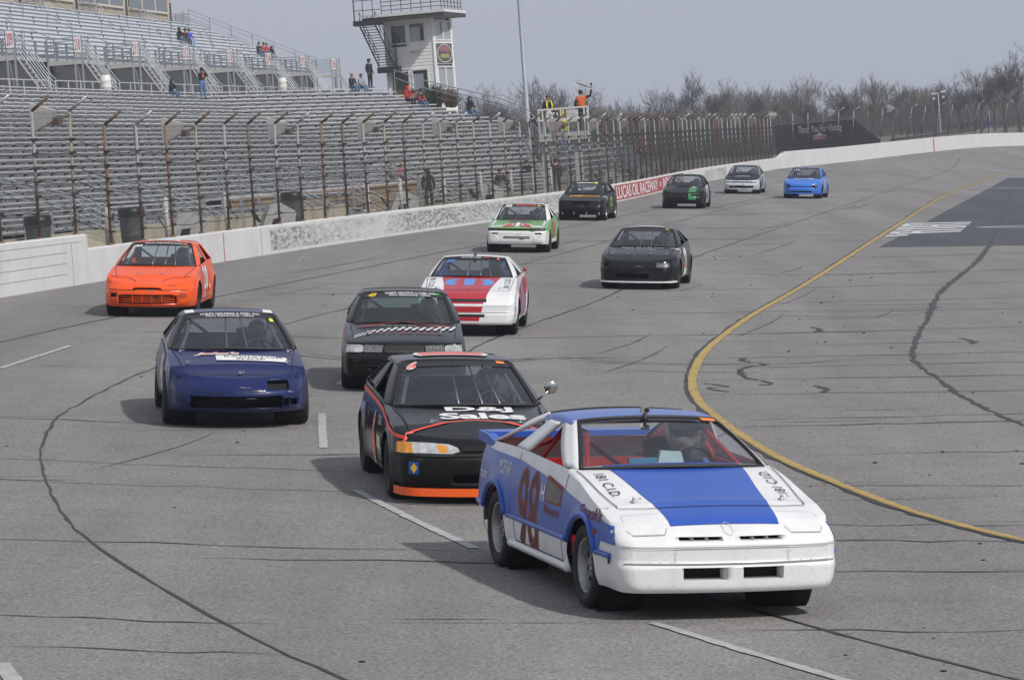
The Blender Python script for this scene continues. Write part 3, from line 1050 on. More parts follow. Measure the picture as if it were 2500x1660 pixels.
# front steel uprights with rails
s = 3.0
while s < row_len(0) - 1:
    p, d = row_pt(0, s)
    fr = Vector((d.y, -d.x, 0))
    mb = MB()
    mb.beam(p + fr * .42 + Vector((0, 0, -1.0)), p + fr * .42 + Vector((0, 0, .62)), .12, .12, up=(1, 0, 0))
    mb.build('front_upright', M_GALV, stand, M=SI)
    s += 2.35
L0 = row_len(0)
for z in (-.33, .18):
    mb = MB()
    p, d = row_pt(0, 0)
    q, _ = row_pt(0, L0 * .98)
    fr = Vector((d.y, -d.x, 0))
    mb.beam(ROWS[0][0] + fr * .34 + Vector((0, 0, z)), ROWS[0][1] + fr * .34 + Vector((0, 0, z)), .05, .22 if z < 0 else .05)
    mb.build('front_rail', M_GALV if z > 0 else M_ALU, stand, M=SI)

def pipe_rail(name, pts, parent, posts=None, r=.024, drop=.95, mid=.5, m=None, inv=None):
    mb = MB()
    mb.tube(pts, r, 6)
    if mid:
        mb.tube([Vector(p) - Vector((0, 0, mid)) for p in pts], r * .9, 6)
    for p in (posts or []):
        mb.tube([Vector(p), Vector(p) - Vector((0, 0, drop))], r, 6)
    return mb.build(name, m or M_GALV, parent, M=inv)
# aisle handrails running down the rows
for (s0, k0, k1) in ((118, 23, 6), (121, 23, 6)):
    pts = []
    for k in range(k0, k1 - 1, -1):
        L1 = (ROWS[k][1] - ROWS[k][0]).length
        p, d = row_pt(k, s0 - 28 + (28 - k) * .35)
        pts.append(p + Vector((0, 0, .95)))
    pipe_rail('aisle_handrail', pts, stand, pts[::5], inv=SI)
# sloping rail at the far end of the stand
pts = [ROWS[k][2] + Vector((.5, .6, 1.15)) for k in range(28, 3, -3)]
pipe_rail('end_handrail', pts, stand, pts[::2], r=.03, drop=1.3, inv=SI)

# steps from the walkway up into the rows, with pipe handrails
M_CONC = mat('stained_concrete', (.36, .34, .30), .9, var=.12, scale=2, dirt=(.22, .19, .14), dscale=2, damt=.6)
M_TREAD = mat('grey_step_tread', (.40, .41, .42), .7, var=.1)
def stairs(k, s, lab):
    p, d = row_pt(0, s)
    fr = Vector((d.y, -d.x, 0))
    t = thing('access_stairs', lab, 'stairs', p, 'access stairs in front of the lower stand')
    I = t.matrix_world.inverted()
    for i in range(5):
        mb = MB()
        c = p + fr * (.45 + .27 * i) + d * .55 + Vector((0, 0, -.14 - .2 * i))
        mb.beam(c, c + d * 1.1, .28, .04)
        mb.build('tread', M_TREAD, t, M=I)
    for e in (0.5, 1.7):
        a, b = p + d * e + fr * .3 + Vector((0, 0, .95)), p + d * e + fr * 2.0 + Vector((0, 0, .0))
        up = p + d * e - fr * 2.4 + Vector((0, 0, 1.75))
        pipe_rail('handrail', [up, a, b, b + fr * .45, b + fr * .5 - Vector((0, 0, .5))], t, [up, a, b], r=.028, drop=.85, mid=.42, inv=I)
        mb = MB()
        mb.beam(p + d * e + fr * .3 - Vector((0, 0, .15)), p + d * e + fr * 1.8 - Vector((0, 0, 1.1)), .04, .22)
        mb.build('stringer', M_GALV, t, M=I)
for i, s in enumerate((9.5, 19.5, 35, 44, 57)):
    stairs(0, s, '%s steel access stairs from the left up to the front bench row' % ORD[i])

# low concrete kerb wall and walkway behind the fence
mb = MB()
for i in range(30):
    a, da = wall_at(wall_s(68) + i * 3)
    b, db = wall_at(wall_s(68) + (i + 1) * 3)
    if i > 15:
        break
    pa, pb = tr(a[0] - da[1] * 2.3, a[1] + da[0] * 2.3), tr(b[0] - db[1] * 2.3, b[1] + db[0] * 2.3)
    mb.beam(pa + Vector((0, 0, .47)), pb + Vector((0, 0, .47)), .2, .8)
kw = mb.build('kerb_wall', mat('cream_concrete', (.50, .46, .36), .9, var=.1, dirt=(.28, .18, .09), dscale=1.2, damt=.7))
tag(kw, 'low cream concrete kerb wall just behind the catch fence', 'wall')

# plank wall with a closed door under the stand
wp = thing('plank_wall', 'weathered brown plank wall with a wide closed door below the stand', 'wall', Vector((-8.6, 152, 1.0)))
I = wp.matrix_world.inverted()
M_WOOD = mat('weathered_brown_wood', (.27, .20, .13), .85, var=.25, scale=5)
M_WOODD = mat('darker_brown_door', (.19, .14, .10), .8, var=.12, scale=3)
a, b = Vector((-10.4, 141.5, .9)), Vector((-3.6, 160, .9))
L = (b - a).length
d = (b - a).normalized()
n = 56
for i in range(n):
    if 17 <= i < 36:
        continue
    mb = MB()
    x = L * i / n
    mb.prism([a + d * x, a + d * (x + L / n - .025), a + d * (x + L / n - .025) + Vector((0, 0, 1.75 + rnd.uniform(-.02, .03))), a + d * x + Vector((0, 0, 1.75))], Vector((-d.y, d.x, 0)) * .04)
    mb.build('plank', M_WOOD, wp, M=I)
mb = MB()
mb.prism([a + d * L * 17.2 / n, a + d * L * 35.8 / n, a + d * L * 35.8 / n + Vector((0, 0, 1.35)), a + d * L * 17.2 / n + Vector((0, 0, 1.35))], Vector((-d.y, d.x, 0)) * .04)
mb.build('door', M_WOODD, wp, M=I)
mb = MB()
mb.beam(a + Vector((0, 0, 1.78)), b + Vector((0, 0, 1.78)), .16, .08)
mb.beam(a + d * L * 17 / n + Vector((0, 0, 1.45)), a + d * L * 36 / n + Vector((0, 0, 1.45)), .1, .18)
mb.build('top_beam', M_WOOD, wp, M=I)

# guard railing on the platform over the plank wall
gr = thing('platform_railing', 'galvanised upright railing on the platform above the brown plank wall', 'railing', Vector((-8.6, 153, 2.8)))
I = gr.matrix_world.inverted()
for i in range(13):
    mb = MB()
    p = a + d * L * i / 12 + Vector((-.3, .1, 1.85))
    mb.tube([p, p + Vector((0, 0, 1.05))], .028, 6)
    mb.build('baluster', M_GALV, gr, M=I)
mb = MB()
for z in (.55, 1.05):
    mb.tube([a + Vector((-.3, .1, 1.85 + z)), b + Vector((-.3, .1, 1.85 + z))], .028, 6)
mb.build('top_rail', M_GALV, gr, M=I)
pf = MB()
pf.beam(a + Vector((-.8, .3, 1.86)), b + Vector((-.8, .3, 1.86)), 1.6, .08)
pf.build('deck', M_ALU, gr, M=I)

# white pipe posts behind the fence
M_WPIPE = mat('white_painted_pipe', (.62, .62, .60), .6, var=.08, dirt=(.35, .2, .1), dscale=6, damt=.5)
mb = MB(); mb.tube([(0, 0, -.3), (0, 0, .78)], .055, 10); mb.lathe([(.07, .78), (.07, .80), (.05, .85), (0, .865)], 10)
WP = mb.mesh('white_pipe_post', M_WPIPE, True)
wps = []
for i, v in enumerate((73.2, 84.6, 89.7, 95.5, 106.5, 112, 116.5, 123, 129, 134.5, 139, 143)):
    p, dd = wall_at(wall_s(v))
    q = tr(p[0] - dd[1] * .75, p[1] + dd[0] * .75) + Vector((0, 0, .80))
    o = link('pipe_post', WP, None, Matrix.Translation(q) @ Matrix.Rotation(rnd.uniform(-.03, .03), 4, 'X'))
    tag(o, '%s white pipe post from the left just behind the fence' % ORD[i], 'post', 'white pipe posts behind the fence')
    wps.append(q)
M_CHAIN = mat('grey_chain', (.30, .30, .30), .5, .5)
for n_, (i, j) in enumerate(((4, 5), (6, 7), (7, 8), (8, 9), (9, 10))):
    A, B = wps[i] + Vector((0, 0, .7)), wps[j] + Vector((0, 0, .7))
    pts = [A + (B - A) * t / 10 - Vector((0, 0, .42 * (1 - (t / 5 - 1) ** 2))) for t in range(11)]
    mb = MB(); mb.tube(pts, .016, 5)
    tag(mb.build('slack_chain', M_CHAIN), 'slack chain hanging between white pipe posts, %s span from the left' % ORD[n_], 'chain', 'slack chains between the pipe posts')

# bins
M_BIN = mat('dark_grey_bin_plastic', (.085, .09, .10), .55, var=.1)
M_BAG = mat('black_bin_bag', (.012, .012, .014), .4)
def bin_(loc, lab, r=.31, h=.95):
    t = thing('rubbish_bin', lab, 'bin', loc, 'dark bins on the walkway')
    I = Matrix.Identity(4)
    mb = MB(); mb.lathe([(r * .86, 0), (r * .9, .05), (r * .93, h * .3), (r * .97, h * .32), (r * .97, h * .36), (r * .95, h * .38), (r, h * .8), (r * 1.03, h * .82), (r * 1.03, h)], 24)
    mb.build('drum', M_BIN, t, True)
    mb = MB(); mb.lathe([(r * 1.12, h * .80), (r * 1.10, h * .9), (r * 1.06, h + .02), (r * .85, h + .01), (r * .7, h - .2)], 18)
    mb.build('bag', M_BAG, t, True)
def by_wall(v, off, dz=0.):
    p, dd = wall_at(wall_s(v))
    return tr(p[0] - dd[1] * off, p[1] + dd[0] * off) + Vector((0, 0, .38 + dz))
bin_(by_wall(89.2, 1.5), 'dark grey drum bin with a black bag just behind the fence at left', .30, 1.02)
bin_(by_wall(82.2, 1.7, .0), 'dark bin with a black bag partly hidden behind the raised wall at left', .29, 1.0)
bin_(by_wall(106, 1.6), 'blue grey drum bin with a black bag in front of the plank wall', .30, 1.05)

# loudspeaker boxes lying on the walkway against the fence
M_SPK = mat('pale_grey_speaker_box', (.50, .50, .49), .6, var=.08, dirt=(.3, .27, .22), dscale=3, damt=.4)
M_HOLE = mat('black_horn_mouth', (.012, .012, .012), .6)
mbs = MB()
mbs.prism([(-.45, -.32, 0), (.42, -.32, 0), (.50, -.32, .36), (.10, -.32, .66), (-.20, -.32, .62), (-.45, -.32, .15)], (0, .7, 0))
SPK = mbs.mesh('cabinet', M_SPK)
mbh = MB()
def inset(mb, q, dirn, dep=.02):
    mb.prism(q, dirn)
for y0, y1 in ((-.28, -.02), (.05, .32)):
    e = Vector((-.24, 0, .46)).normalized()
    o_ = Vector((-.45, 0, .15))
    nrm = Vector((-e.z, 0, e.x)) * -1
    c = [o_ + e * .05 + Vector((0, y0, 0)), o_ + e * .45 + Vector((0, y0, 0)), o_ + e * .45 + Vector((0, y1, 0)), o_ + e * .05 + Vector((0, y1, 0))]
    mbh.prism([q + Vector((-.012, 0, .006)) for q in c], Vector((-.02, 0, .01)))
mbh.prism([(-.25, -.335, .05), (.0, -.335, .05), (.05, -.335, .25), (-.16, -.335, .25)], (0, -.01, 0))
SPH = mbh.mesh('horn_mouths', M_HOLE)
for i, (v, off) in enumerate(((92.2, .9), (101.5, .9), (117.5, .9), (131.5, 1.0), (163, 1.0), (178, 1.0), (196, 1.0))):
    p, dd = wall_at(wall_s(v))
    q = tr(p[0] - dd[1] * off, p[1] + dd[0] * off) + Vector((0, 0, .58))
    t = thing('loudspeaker_box', 'pale grey slanted loudspeaker box, %s from the left along the fence foot' % ORD[i], 'loudspeaker', Matrix.Translation(q) @ Matrix.Rotation(math.radians(8 + 6 * (i % 2)), 4, 'Z') @ Matrix.Rotation(math.radians(-4), 4, 'Y'), 'loudspeaker boxes along the fence')
    link('cabinet', SPK, t)
    link('horn_mouths', SPH, t)

# ------------------------------------------------------------------ upper grandstand
UA = CAM_LOC + (Vector((-21.2, 187.58, 9.99)) - CAM_LOC) * 1.1
UB = CAM_LOC + (Vector((-11.98, 274.72, 10.27)) - CAM_LOC) * 1.1
E2 = (UB - UA).normalized()
E1 = Vector((E2.y, -E2.x, 0)).normalized()
E3 = Vector((0, 0, 1))
PITCH = (UB - UA).length / 6
ups = thing('upper_grandstand', 'raised grey aluminium grandstand with numbered stair landings above the lower benches', 'grandstand', UA)
UI = ups.matrix_world.inverted()
def U(x, y, z):
    return UA + E1 * x + E2 * y + E3 * z
Y0, Y1 = -62, (UB - UA).length + 1.5
M_UPLANK = mat('pale_aluminium_seat', (.62, .65, .70), .6, .05, var=.05, scale=1.5)
M_USTEEL = mat('blue_grey_steel', (.24, .26, .28), .5, .4, var=.12)
M_SIDING = mat('dark_corrugated_siding', (.05, .05, .052), .7, var=.2, scale=2)
M_BEAM = mat('pale_grey_beam', (.40, .40, .39), .6, var=.08)
NR, RUN, RIS = 13, .76, .375
segs = [Y0 + PITCH * i for i in range(20) if Y0 + PITCH * i < Y1 - 3] + [Y1]
for r in range(NR):
    x, z = -1.9 - RUN * r, .42 + RIS * r
    for a, b in zip(segs[:-1], segs[1:]):
        if b < -35:
            continue
        mb = MB()
        mb.beam(U(x, a + .04, z), U(x, b - .04, z), .30, .05)
        mb.beam(U(x - .34, a + .04, z - .10), U(x - .34, b - .04, z - .10), .36, .04)
        mb.beam(U(x + .05, a + .04, z - .22), U(x + .05, b - .04, z - .22), .03, .33)
        mb.build('bench_plank', M_UPLANK, ups, M=UI)
# dark notches where the bench feet show
mb = MB()
for r in range(1, NR):
    y = -30 + (r * 3.1) % 6
    while y < Y1 - 2:
        x, z = -1.9 - RUN * r, .42 + RIS * r
        mb.box(U(x + .075, y, z - .16), (.04, .35, .12))
        y += 13.5
o = mb.build('bench_feet', M_DARKSTEEL, ups, M=UI)
o['kind'] = 'stuff'
mb = MB()
mb.beam(U(-1.75, Y0, -1.1), U(-1.75, Y1, -1.1), .06, 2.2)  # dark siding; its near-black also stands in for shaded openings under the deck
mb.beam(U(-1.65, Y0, .10), U(-1.65, Y1, .10), .12, .22, mi=1)
mb.prism([U(-1.8, Y1, -2.4), U(-1.8, Y1, .2), U(-1.9 - RUN * NR, Y1, .2 + RIS * NR), U(-1.9 - RUN * NR, Y1, -2.4)], -E2 * .1, 0)
mb.build('under_wall', [M_SIDING, M_BEAM], ups, M=UI)
# aisle rails: short sloped handrails scattered up the rows
for i in range(-2, 7):
    for (dy, r0, r1) in ((6.0, 1, 3), (6.0, 4, 6), (9.6, 5, 7), (6.0, 8, 11), (9.6, 9, 11)):
        y = i * PITCH + dy
        if y > Y1 - 2:
            continue
        a, b = U(-1.9 - RUN * r1, y, .42 + RIS * r1 + .75), U(-1.9 - RUN * r0, y, .42 + RIS * r0 + .75)
        mb = MB()
        mb.tube([a - E3 * .7, a, b, b - E3 * .75], .028, 5)
        mb.build('aisle_handrail', M_USTEEL, ups, M=UI)
# end rail
a, b = U(-1.9 - RUN * NR, Y1 - .2, .5 + RIS * NR + .9), U(-1.4, Y1 - .2, 1.45)
pts = [a + (b - a) * t / 6 for t in range(7)]
pipe_rail('end_handrail', pts, ups, pts, r=.03, drop=1.0, mid=.32, m=M_USTEEL, inv=UI)
# front rail between the landings
y = -34.
while y < Y1:
    mb = MB()
    mb.beam(U(-1.55, y, 0), U(-1.55, y, 1.12), .14, .14, up=(1, 0, 0))
    mb.build('front_post', M_USTEEL, ups, M=UI)
    y += 2.6
mb = MB()
for z in (.62, 1.10):
    mb.tube([U(-1.55, -34, z), U(-1.55, Y1, z)], .03, 5)
mb.build('front_rail', M_USTEEL, ups, M=UI)
# landings with stairs and section signs
M_SIGN = mat('white_section_sign', (.72, .72, .72), .5, var=.04)
M_SIGNRED = mat('red_section_number', (.45, .04, .07), .5)
SIGNS = ['208', '209', '210', '211', '212', '213', '214', '215', '216']
for n_, i in enumerate(range(-2, 7)):
    y = i * PITCH
    la = thing('stair_landing', '%s steel stair landing with railings and white section sign from the left'  % ORD[n_], 'stair landing', U(0, y, 0), 'numbered stair landings of the upper stand')
    I = la.matrix_world.inverted()
    mb = MB()
    mb.beam(U(-.60, y, -.10), U(-.60, y + 1.9, -.10), 2.0, .18)
    mb.beam(U(-1.6, y - .02, -.12), U(.42, y - .02, -.12), .06, .26)
    mb.build('platform', M_BEAM, la, M=I)
    for x in (-1.55, 0, .42):
        for yy in (y, y + 1.9):
            mb = MB()
            mb.beam(U(x, yy, -2.5), U(x, yy, 1.35), .10, .10, up=(1, 0, 0))
            mb.build('post', M_GALV, la, M=I)
    for k in range(7):
        mb = MB()
        mb.tube([U(-1.55, y - .06, .22 + .17 * k), U(0.02, y - .06, .22 + .17 * k)], .025, 5)
        mb.tube([U(.42, y, .22 + .17 * k), U(.42, y + 1.9, .22 + .17 * k)], .025, 5)
        mb.build('guard_rail', M_USTEEL, la, M=I)
    mb = MB()
    mb.beam(U(.21, y - .05, .12), U(.21, y - .05, .35), .36, .02, up=(0, 1, 0))
    mb.build('kick_plate', M_BEAM, la, M=I)
    mb = MB()
    mb.prism([U(.02, y - .09, .40), U(.42, y - .09, .40), U(.42, y - .09, 1.28), U(.02, y - .09, 1.28)], -E2 * .02)
    sg = mb.build('section_sign', M_SIGN, la, M=I)
    vs_, fs_ = text_mesh(SIGNS[n_], weight=.01)
    mb = MB()
    mb.add([U(.22 + a * .33, y - .116, .84 + b * .66) for a, b in vs_], fs_)
    mb.build('section_number', M_SIGNRED, sg)
    # ship stair going down towards the track
    for yy in (y + .25, y + 1.55):
        mb = MB()
        mb.beam(U(.45, yy, -.1), U(1.95, yy, -2.45), .05, .26, up=E2)
        mb.build('stringer', M_BEAM, la, M=I)
        mb = MB()
        for k in range(4):
            h = 1.15 - .24 * k
            mb.tube([U(.45, yy, h), U(1.95, yy, h - 2.35), U(2.12, yy, h - 2.5)], .026, 5)
        mb.tube([U(2.12, yy, -1.35), U(2.12, yy, -2.4)], .03, 5)
        mb.build('stair_rail', M_USTEEL, la, M=I)
    for k in range(9):
        mb = MB()
        mb.beam(U(.55 + .15 * k, y + .25, -.25 - .235 * k), U(.55 + .15 * k, y + 1.55, -.25 - .235 * k), .2, .03)
        mb.build('tread', M_TREAD, la, M=I)
    # braces under the landing
    mb = MB()
    mb.beam(U(-1.5, y + .1, -1.2), U(.0, y + .1, -2.4), .08, .08)
    mb.beam(U(.10, y + .02, -.2), U(.36, y + .02, -2.4), .05, .05)
    mb.build('brace', M_GALV, la, M=I)
    # walkway guard rail in front of the section
    rl = thing('walkway_rail', '%s pale pipe guard rail from the left along the walkway' % ORD[n_], 'railing', U(2.2, y + 1, -1.6), 'walkway guard rails')
    I2 = rl.matrix_world.inverted()
    ya, yb = y + .6, y + PITCH - .5
    mb = MB()
    mb.tube([U(2.3, ya, -1.45), U(2.3, yb, -1.45)], .032, 6)
    mb.build('top_rail', M_ALU, rl, M=I2)
    for k in range(6):
        yy = ya + (yb - ya) * k / 5
        mb = MB()
        mb.tube([U(2.3, yy, -1.45), U(2.3, yy, -2.5)], .03, 6)
        mb.build('post', M_ALU, rl, M=I2)
mb = MB()
mb.beam(U(.7, Y0, -2.56), U(.7, Y1, -2.56), 4.6, .1)
mb.build('walkway', M_RISER, ups, M=UI)
# white barrels on the walkway
M_BARREL = mat('white_plastic_barrel', (.66, .66, .64), .5, var=.05)
for (px, lab) in ((Vector((-20.05, 190.51, 8.59)), 'squat white plastic barrel on the walkway below section sign 210'), (Vector((-14.05, 245.61, 9.04)), 'tall white plastic barrel on the walkway below the higher section signs')):
    q = CAM_LOC + (px - CAM_LOC) * 1.06
    mb = MB(); mb.lathe([(.26, 0), (.30, .04), (.31, .3), (.325, .33), (.31, .36), (.31, .62), (.325, .65), (.31, .68), (.29, .94), (.24, .97), (0, .975)], 20)
    tag(mb.build('barrel', M_BARREL, None, True, Matrix.Translation(q - Vector((0, 0, .35)))), lab, 'barrel', 'white barrels on the walkway')

# press box along the back
M_BEIGE = mat('beige_stucco', (.47, .385, .28), .85, var=.05, scale=1.5)
M_TRIM = mat('pale_window_trim', (.58, .54, .46), .7)
M_PBGLASS = mat('grey_tinted_window', (.10, .105, .115), .15, spec=.7, var=.1)
M_DARKDOOR = mat('dark_doorway', (.02, .018, .017), .6)
XB = -1.9 - RUN * NR - .5
ZB = .42 + RIS * NR - .35
YE = (299 - UA.y) / E2.y
pb = thing('press_box', 'long beige press box with dark windows along the top of the upper grandstand', 'building', U(XB, 0, ZB))
I = pb.matrix_world.inverted()
mb = MB()
mb.prism([U(XB, YE, ZB - 1), U(XB, Y0, ZB - 1), U(XB - 5, Y0, ZB - 1), U(XB - 5, YE, ZB - 1)], E3 * 4.6)
mb.build('wall', M_BEIGE, pb, M=I)
mb = MB()
mb.beam(U(XB + .3, Y0, ZB + 3.8), U(XB + .3, YE + .5, ZB + 3.8), 1.4, .35)
mb.build('roof_edge', M_TRIM, pb, M=I)
y = YE - .6
first = True
while y > Y0 + 20:
    mb = MB(); mb.prism([U(XB + .05, y - 1.0, ZB - .4), U(XB + .05, y, ZB - .4), U(XB + .05, y, ZB + 1.75), U(XB + .05, y - 1.0, ZB + 1.75)], E1 * .02)  # dark panel, shade of the door opening put into its colour
    mb.build('door', M_DARKDOOR, pb, M=I)
    mb = MB()
    for dy in (0.06, -1.06):
        mb.beam(U(XB + .06, y + dy, ZB - .4), U(XB + .06, y + dy, ZB + 1.85), .12, .12, up=(1, 0, 0))
    mb.build('door_frame', M_TRIM, pb, M=I)
    for k in range(3):
        y1 = y - 1.6 - k * 5.2
        mb = MB(); mb.prism([U(XB + .05, y1 - 4.8, ZB + .95), U(XB + .05, y1, ZB + .95), U(XB + .05, y1, ZB + 2.9), U(XB + .05, y1 - 4.8, ZB + 2.9)], E1 * .03)
        w = mb.build('window', M_PBGLASS, pb, M=I)
        mb = MB()
        mb.beam(U(XB + .09, y1 - 5.0, ZB + .86), U(XB + .09, y1 + .1, ZB + .86), .12, .16)
        mb.beam(U(XB + .09, y1 + .1, ZB + .9), U(XB + .09, y1 + .1, ZB + 2.9), .1, .14, up=(1, 0, 0))
        mb.build('window_sill', M_TRIM, w)
    # entrance stair with open railing
    es = thing('entrance_stairs', 'railed entrance stairs at the %s press box door from the right end' % ORD[int(round((YE - .6 - y) / 17.5))], 'stairs', U(XB + 1, y, ZB), 'entrance stairs of the press box')
    I3 = es.matrix_world.inverted()
    mb = MB(); mb.beam(U(XB + .7, y - 1.5, ZB - .45), U(XB + .7, y + .9, ZB - .45), 1.3, .12); mb.build('platform', M_BEAM, es, M=I3)
    for k in range(7):
        mb = MB()
        z = ZB - .25 + .17 * k
        mb.tube([U(XB + .2, y - 1.5, z), U(XB + 1.3, y - 1.5, z), U(XB + 1.3, y + .9, z), U(XB + .2, y + .9, z)], .022, 5)
        mb.tube([U(XB + 1.3, y - .1, z), U(XB + 2.1, y - .1, z - .7)], .022, 5)
        mb.build('guard_rail', M_USTEEL, es, M=I3)
    mb = MB()
    for (x_, y_) in ((.2, -1.5), (1.3, -1.5), (1.3, .9), (.2, .9)):
        mb.beam(U(XB + x_, y + y_, ZB - 1.2), U(XB + x_, y + y_, ZB + .95), .06, .06, up=(1, 0, 0))
    mb.build('posts', M_USTEEL, es, M=I3)
    y -= 17.5
    first = False

# ------------------------------------------------------------------ white spotter tower
M_CLAP = mat('white_clapboard', (.80, .80, .80), .7, var=.04, scale=2)
M_TW = mat('white_window_frame', (.70, .70, .69), .6)
M_TGLASS = mat('pale_sky_window', (.30, .34, .37), .12, spec=.9, var=.12)  # pale sky is put into the opaque pane colour
M_TDARK = mat('dark_room_behind_window', (.05, .05, .05), .2, spec=.8)
M_BLKSTEEL = mat('black_painted_steel', (.014, .014, .017), .5)
M_SOFFIT = mat('tan_soffit', (.30, .28, .24), .8)
tower = thing('spotter_tower', 'white clapboard spotter tower with a flat overhanging roof behind the stands', 'tower', (-4.0, 259.4, 5))
I = tower.matrix_world.inverted()
A0, A1, A2 = Vector((-7.42, 262.4, 0)), Vector((-3.97, 261.1, 0)), Vector((-2.72, 264.7, 0))
ZT0, ZT1 = 4.5, 13.46
A3 = A0 + (A2 - A1)
def clap(P, Q, z0, z1, holes, name):
    """boards between P and Q, cut round the window holes (s0, s1, z0, z1)"""
    L = (Q - P).length
    d = (Q - P).normalized()
    nrm = Vector((d.y, -d.x, 0))
    z = z0
    while z < z1 - .01:
        e = min(z1, z + .235)
        spans = [(0, L)]
        for (s0, s1, h0, h1) in holes:
            if e > h0 and z < h1:
                ns = []
                for a, b in spans:
                    if s0 > a:
                        ns.append((a, min(b, s0)))
                    if s1 < b:
                        ns.append((max(a, s1), b))
                spans = [q for q in ns if q[1] > q[0] + .01]
        for a, b in spans:
            mb = MB()
            o_ = Vector((0, 0, 0))
            p, q = P + d * a, P + d * b
            mb.add([p + nrm * .03 + Vector((0, 0, z)), q + nrm * .03 + Vector((0, 0, z)), q + nrm * .006 + Vector((0, 0, e + .012)), p + nrm * .006 + Vector((0, 0, e + .012)), p + Vector((0, 0, z)), q + Vector((0, 0, z))], [(0, 1, 2, 3), (5, 4, 0), (4, 5, 1, 0)])
            mb.build(name, M_CLAP, tower, M=I)
        z = e
HF = [(.42, 1.62, 11.78, 13.12), (1.86, 3.05, 11.82, 13.16), (.40, 1.62, 8.3, 9.80), (1.86, 3.08, 8.3, 9.85)]
HS = [(.3, 3.5, 11.85, 13.2), (.3, 3.5, 8.35, 9.95)]
clap(A0, A1, ZT0, ZT1, HF, 'clapboard')
clap(A1, A2, ZT0, ZT1, HS, 'clapboard')
mb = MB()
for P, Q in ((A0, A1), (A1, A2), (A2, A3), (A3, A0)):
    d = (Q - P).normalized()
    n_ = Vector((-d.y, d.x, 0)) * .12
    mb.quad(P + n_ + Vector((0, 0, ZT0)), Q + n_ + Vector((0, 0, ZT0)), Q + n_ + Vector((0, 0, ZT1)), P + n_ + Vector((0, 0, ZT1)))
mb.build('inner_wall', M_TDARK, tower, M=I)
for P, Q, HH in ((A0, A1, HF), (A1, A2, HS)):
    d = (Q - P).normalized()
    nrm = Vector((d.y, -d.x, 0))
    for hi, (s0, s1, z0, z1) in enumerate(HH):
        f = lambda s, z, o_: P + d * s + nrm * o_ + Vector((0, 0, z))
        mb = MB()
        for a, b in (((s0, z0), (s1, z0)), ((s1, z0), (s1, z1)), ((s1, z1), (s0, z1)), ((s0, z1), (s0, z0))):
            mb.beam(f(a[0], a[1], .03), f(b[0], b[1], .03), .10, .10, up=nrm)
        if HH is HS:
            mb.beam(f((s0 + s1) / 2, z0, .03), f((s0 + s1) / 2, z1, .03), .16, .10, up=nrm)
        w = mb.build('window', M_TW, tower, M=I)
        mb = MB()
        if HH is HF and hi in (0, 2):
            mb.quad(f(s0, z0, -.03), f(s1, z0, -.03), f(s1, z1, -.03), f(s0, z1, -.03))
            mb.build('pane', M_TDARK, w)
        elif HH is HF:
            m_ = s0 + (s1 - s0) * .68
            mb.quad(f(s0, z0, -.03), f(m_, z0, -.03), f(m_, z1 - .28, -.03), f(s0, z1 - .28, -.03))
            mb.build('pane', M_TGLASS, w)
        else:
            mb.quad(f(s0, z0, -.03), f(s1, z0, -.03), f(s1, z1, -.03), f(s0, z1, -.03))
            mb.build('pane', M_TGLASS, w)
mb = MB()
for P in (A0, A1, A2):
    mb.box(P + Vector((0, 0, (ZT0 + ZT1) / 2)), (.13, .13, ZT1 - ZT0))
mb.build('corner_board', M_CLAP, tower, M=I)
# roof with overhang, soffit and gutter
C = (A0 + A1 + A2 + A3) / 4
def ex(P, k):
    return C + (P - C) * k
R0 = [ex(A0, 1.55), ex(A1, 1.42), ex(A2, 1.5), ex(A3, 1.5)]
R0[0] = Vector((-9.0, 261.6, 0))
R0[1] = Vector((-3.05, 259.2, 0))
R0[2] = Vector((-1.55, 266.4, 0))
R0[3] = R0[0] + R0[2] - R0[1]
mb = MB()
mb.prism([p + Vector((0, 0, 13.74)) for p in R0], (0, 0, .2), 0)
mb.build('roof', M_TW, tower, M=I)
mb = MB()
mb.prism([p * .985 + C * .015 + Vector((0, 0, 13.49)) for p in R0], (0, 0, .245), 0)
mb.build('fascia', mat('dark_fascia', (.05, .048, .045), .7), tower, M=I)
n_ = 22
for i in range(n_):
    a = R0[0] + (R0[1] - R0[0]) * (i + .06) / n_
    b = R0[0] + (R0[1] - R0[0]) * (i + .94) / n_
    e, f = A0 + (A1 - A0) * (i + .06) / n_, A0 + (A1 - A0) * (i + .94) / n_
    mb = MB()
    mb.quad(a + Vector((0, 0, 13.475)), b + Vector((0, 0, 13.475)), f + Vector((0, 0, 13.47)), e + Vector((0, 0, 13.47)))
    mb.build('soffit_panel', M_SOFFIT, tower, M=I)
mb = MB()
mb.quad(R0[1] + Vector((0, 0, 13.47)), R0[2] + Vector((0, 0, 13.47)), A2 + Vector((0, 0, 13.47)), A1 + Vector((0, 0, 13.47)))
mb.build('soffit_panel', M_SOFFIT, tower, M=I)
mb = MB()
mb.tube([R0[0] * .55 + R0[1] * .18 + A0 * .27 + Vector((0, 0, 13.6)), A0 + Vector((-.05, -.1, 13.0)), A0 + Vector((-.05, -.1, 5))], .06, 6)
mb.build('downpipe', M_TW, tower, M=I)
# roof railing
mb = MB()
Q = [ex(p, .9) for p in R0]
for a, b in ((Q[0] * .8 + Q[1] * .2, Q[1]), (Q[1], Q[2])):
    n_ = 6
    for i in range(n_ + 1):
        p = a + (b - a) * i / n_
        mb.tube([p + Vector((0, 0, 13.9)), p + Vector((0, 0, 15.1))], .028, 5)
    for z in (14.2, 14.5, 14.8, 15.1):
        mb.tube([a + Vector((0, 0, z)), b + Vector((0, 0, z))], .026, 5)
mb.build('roof_railing', M_BLKSTEEL, tower, M=I)
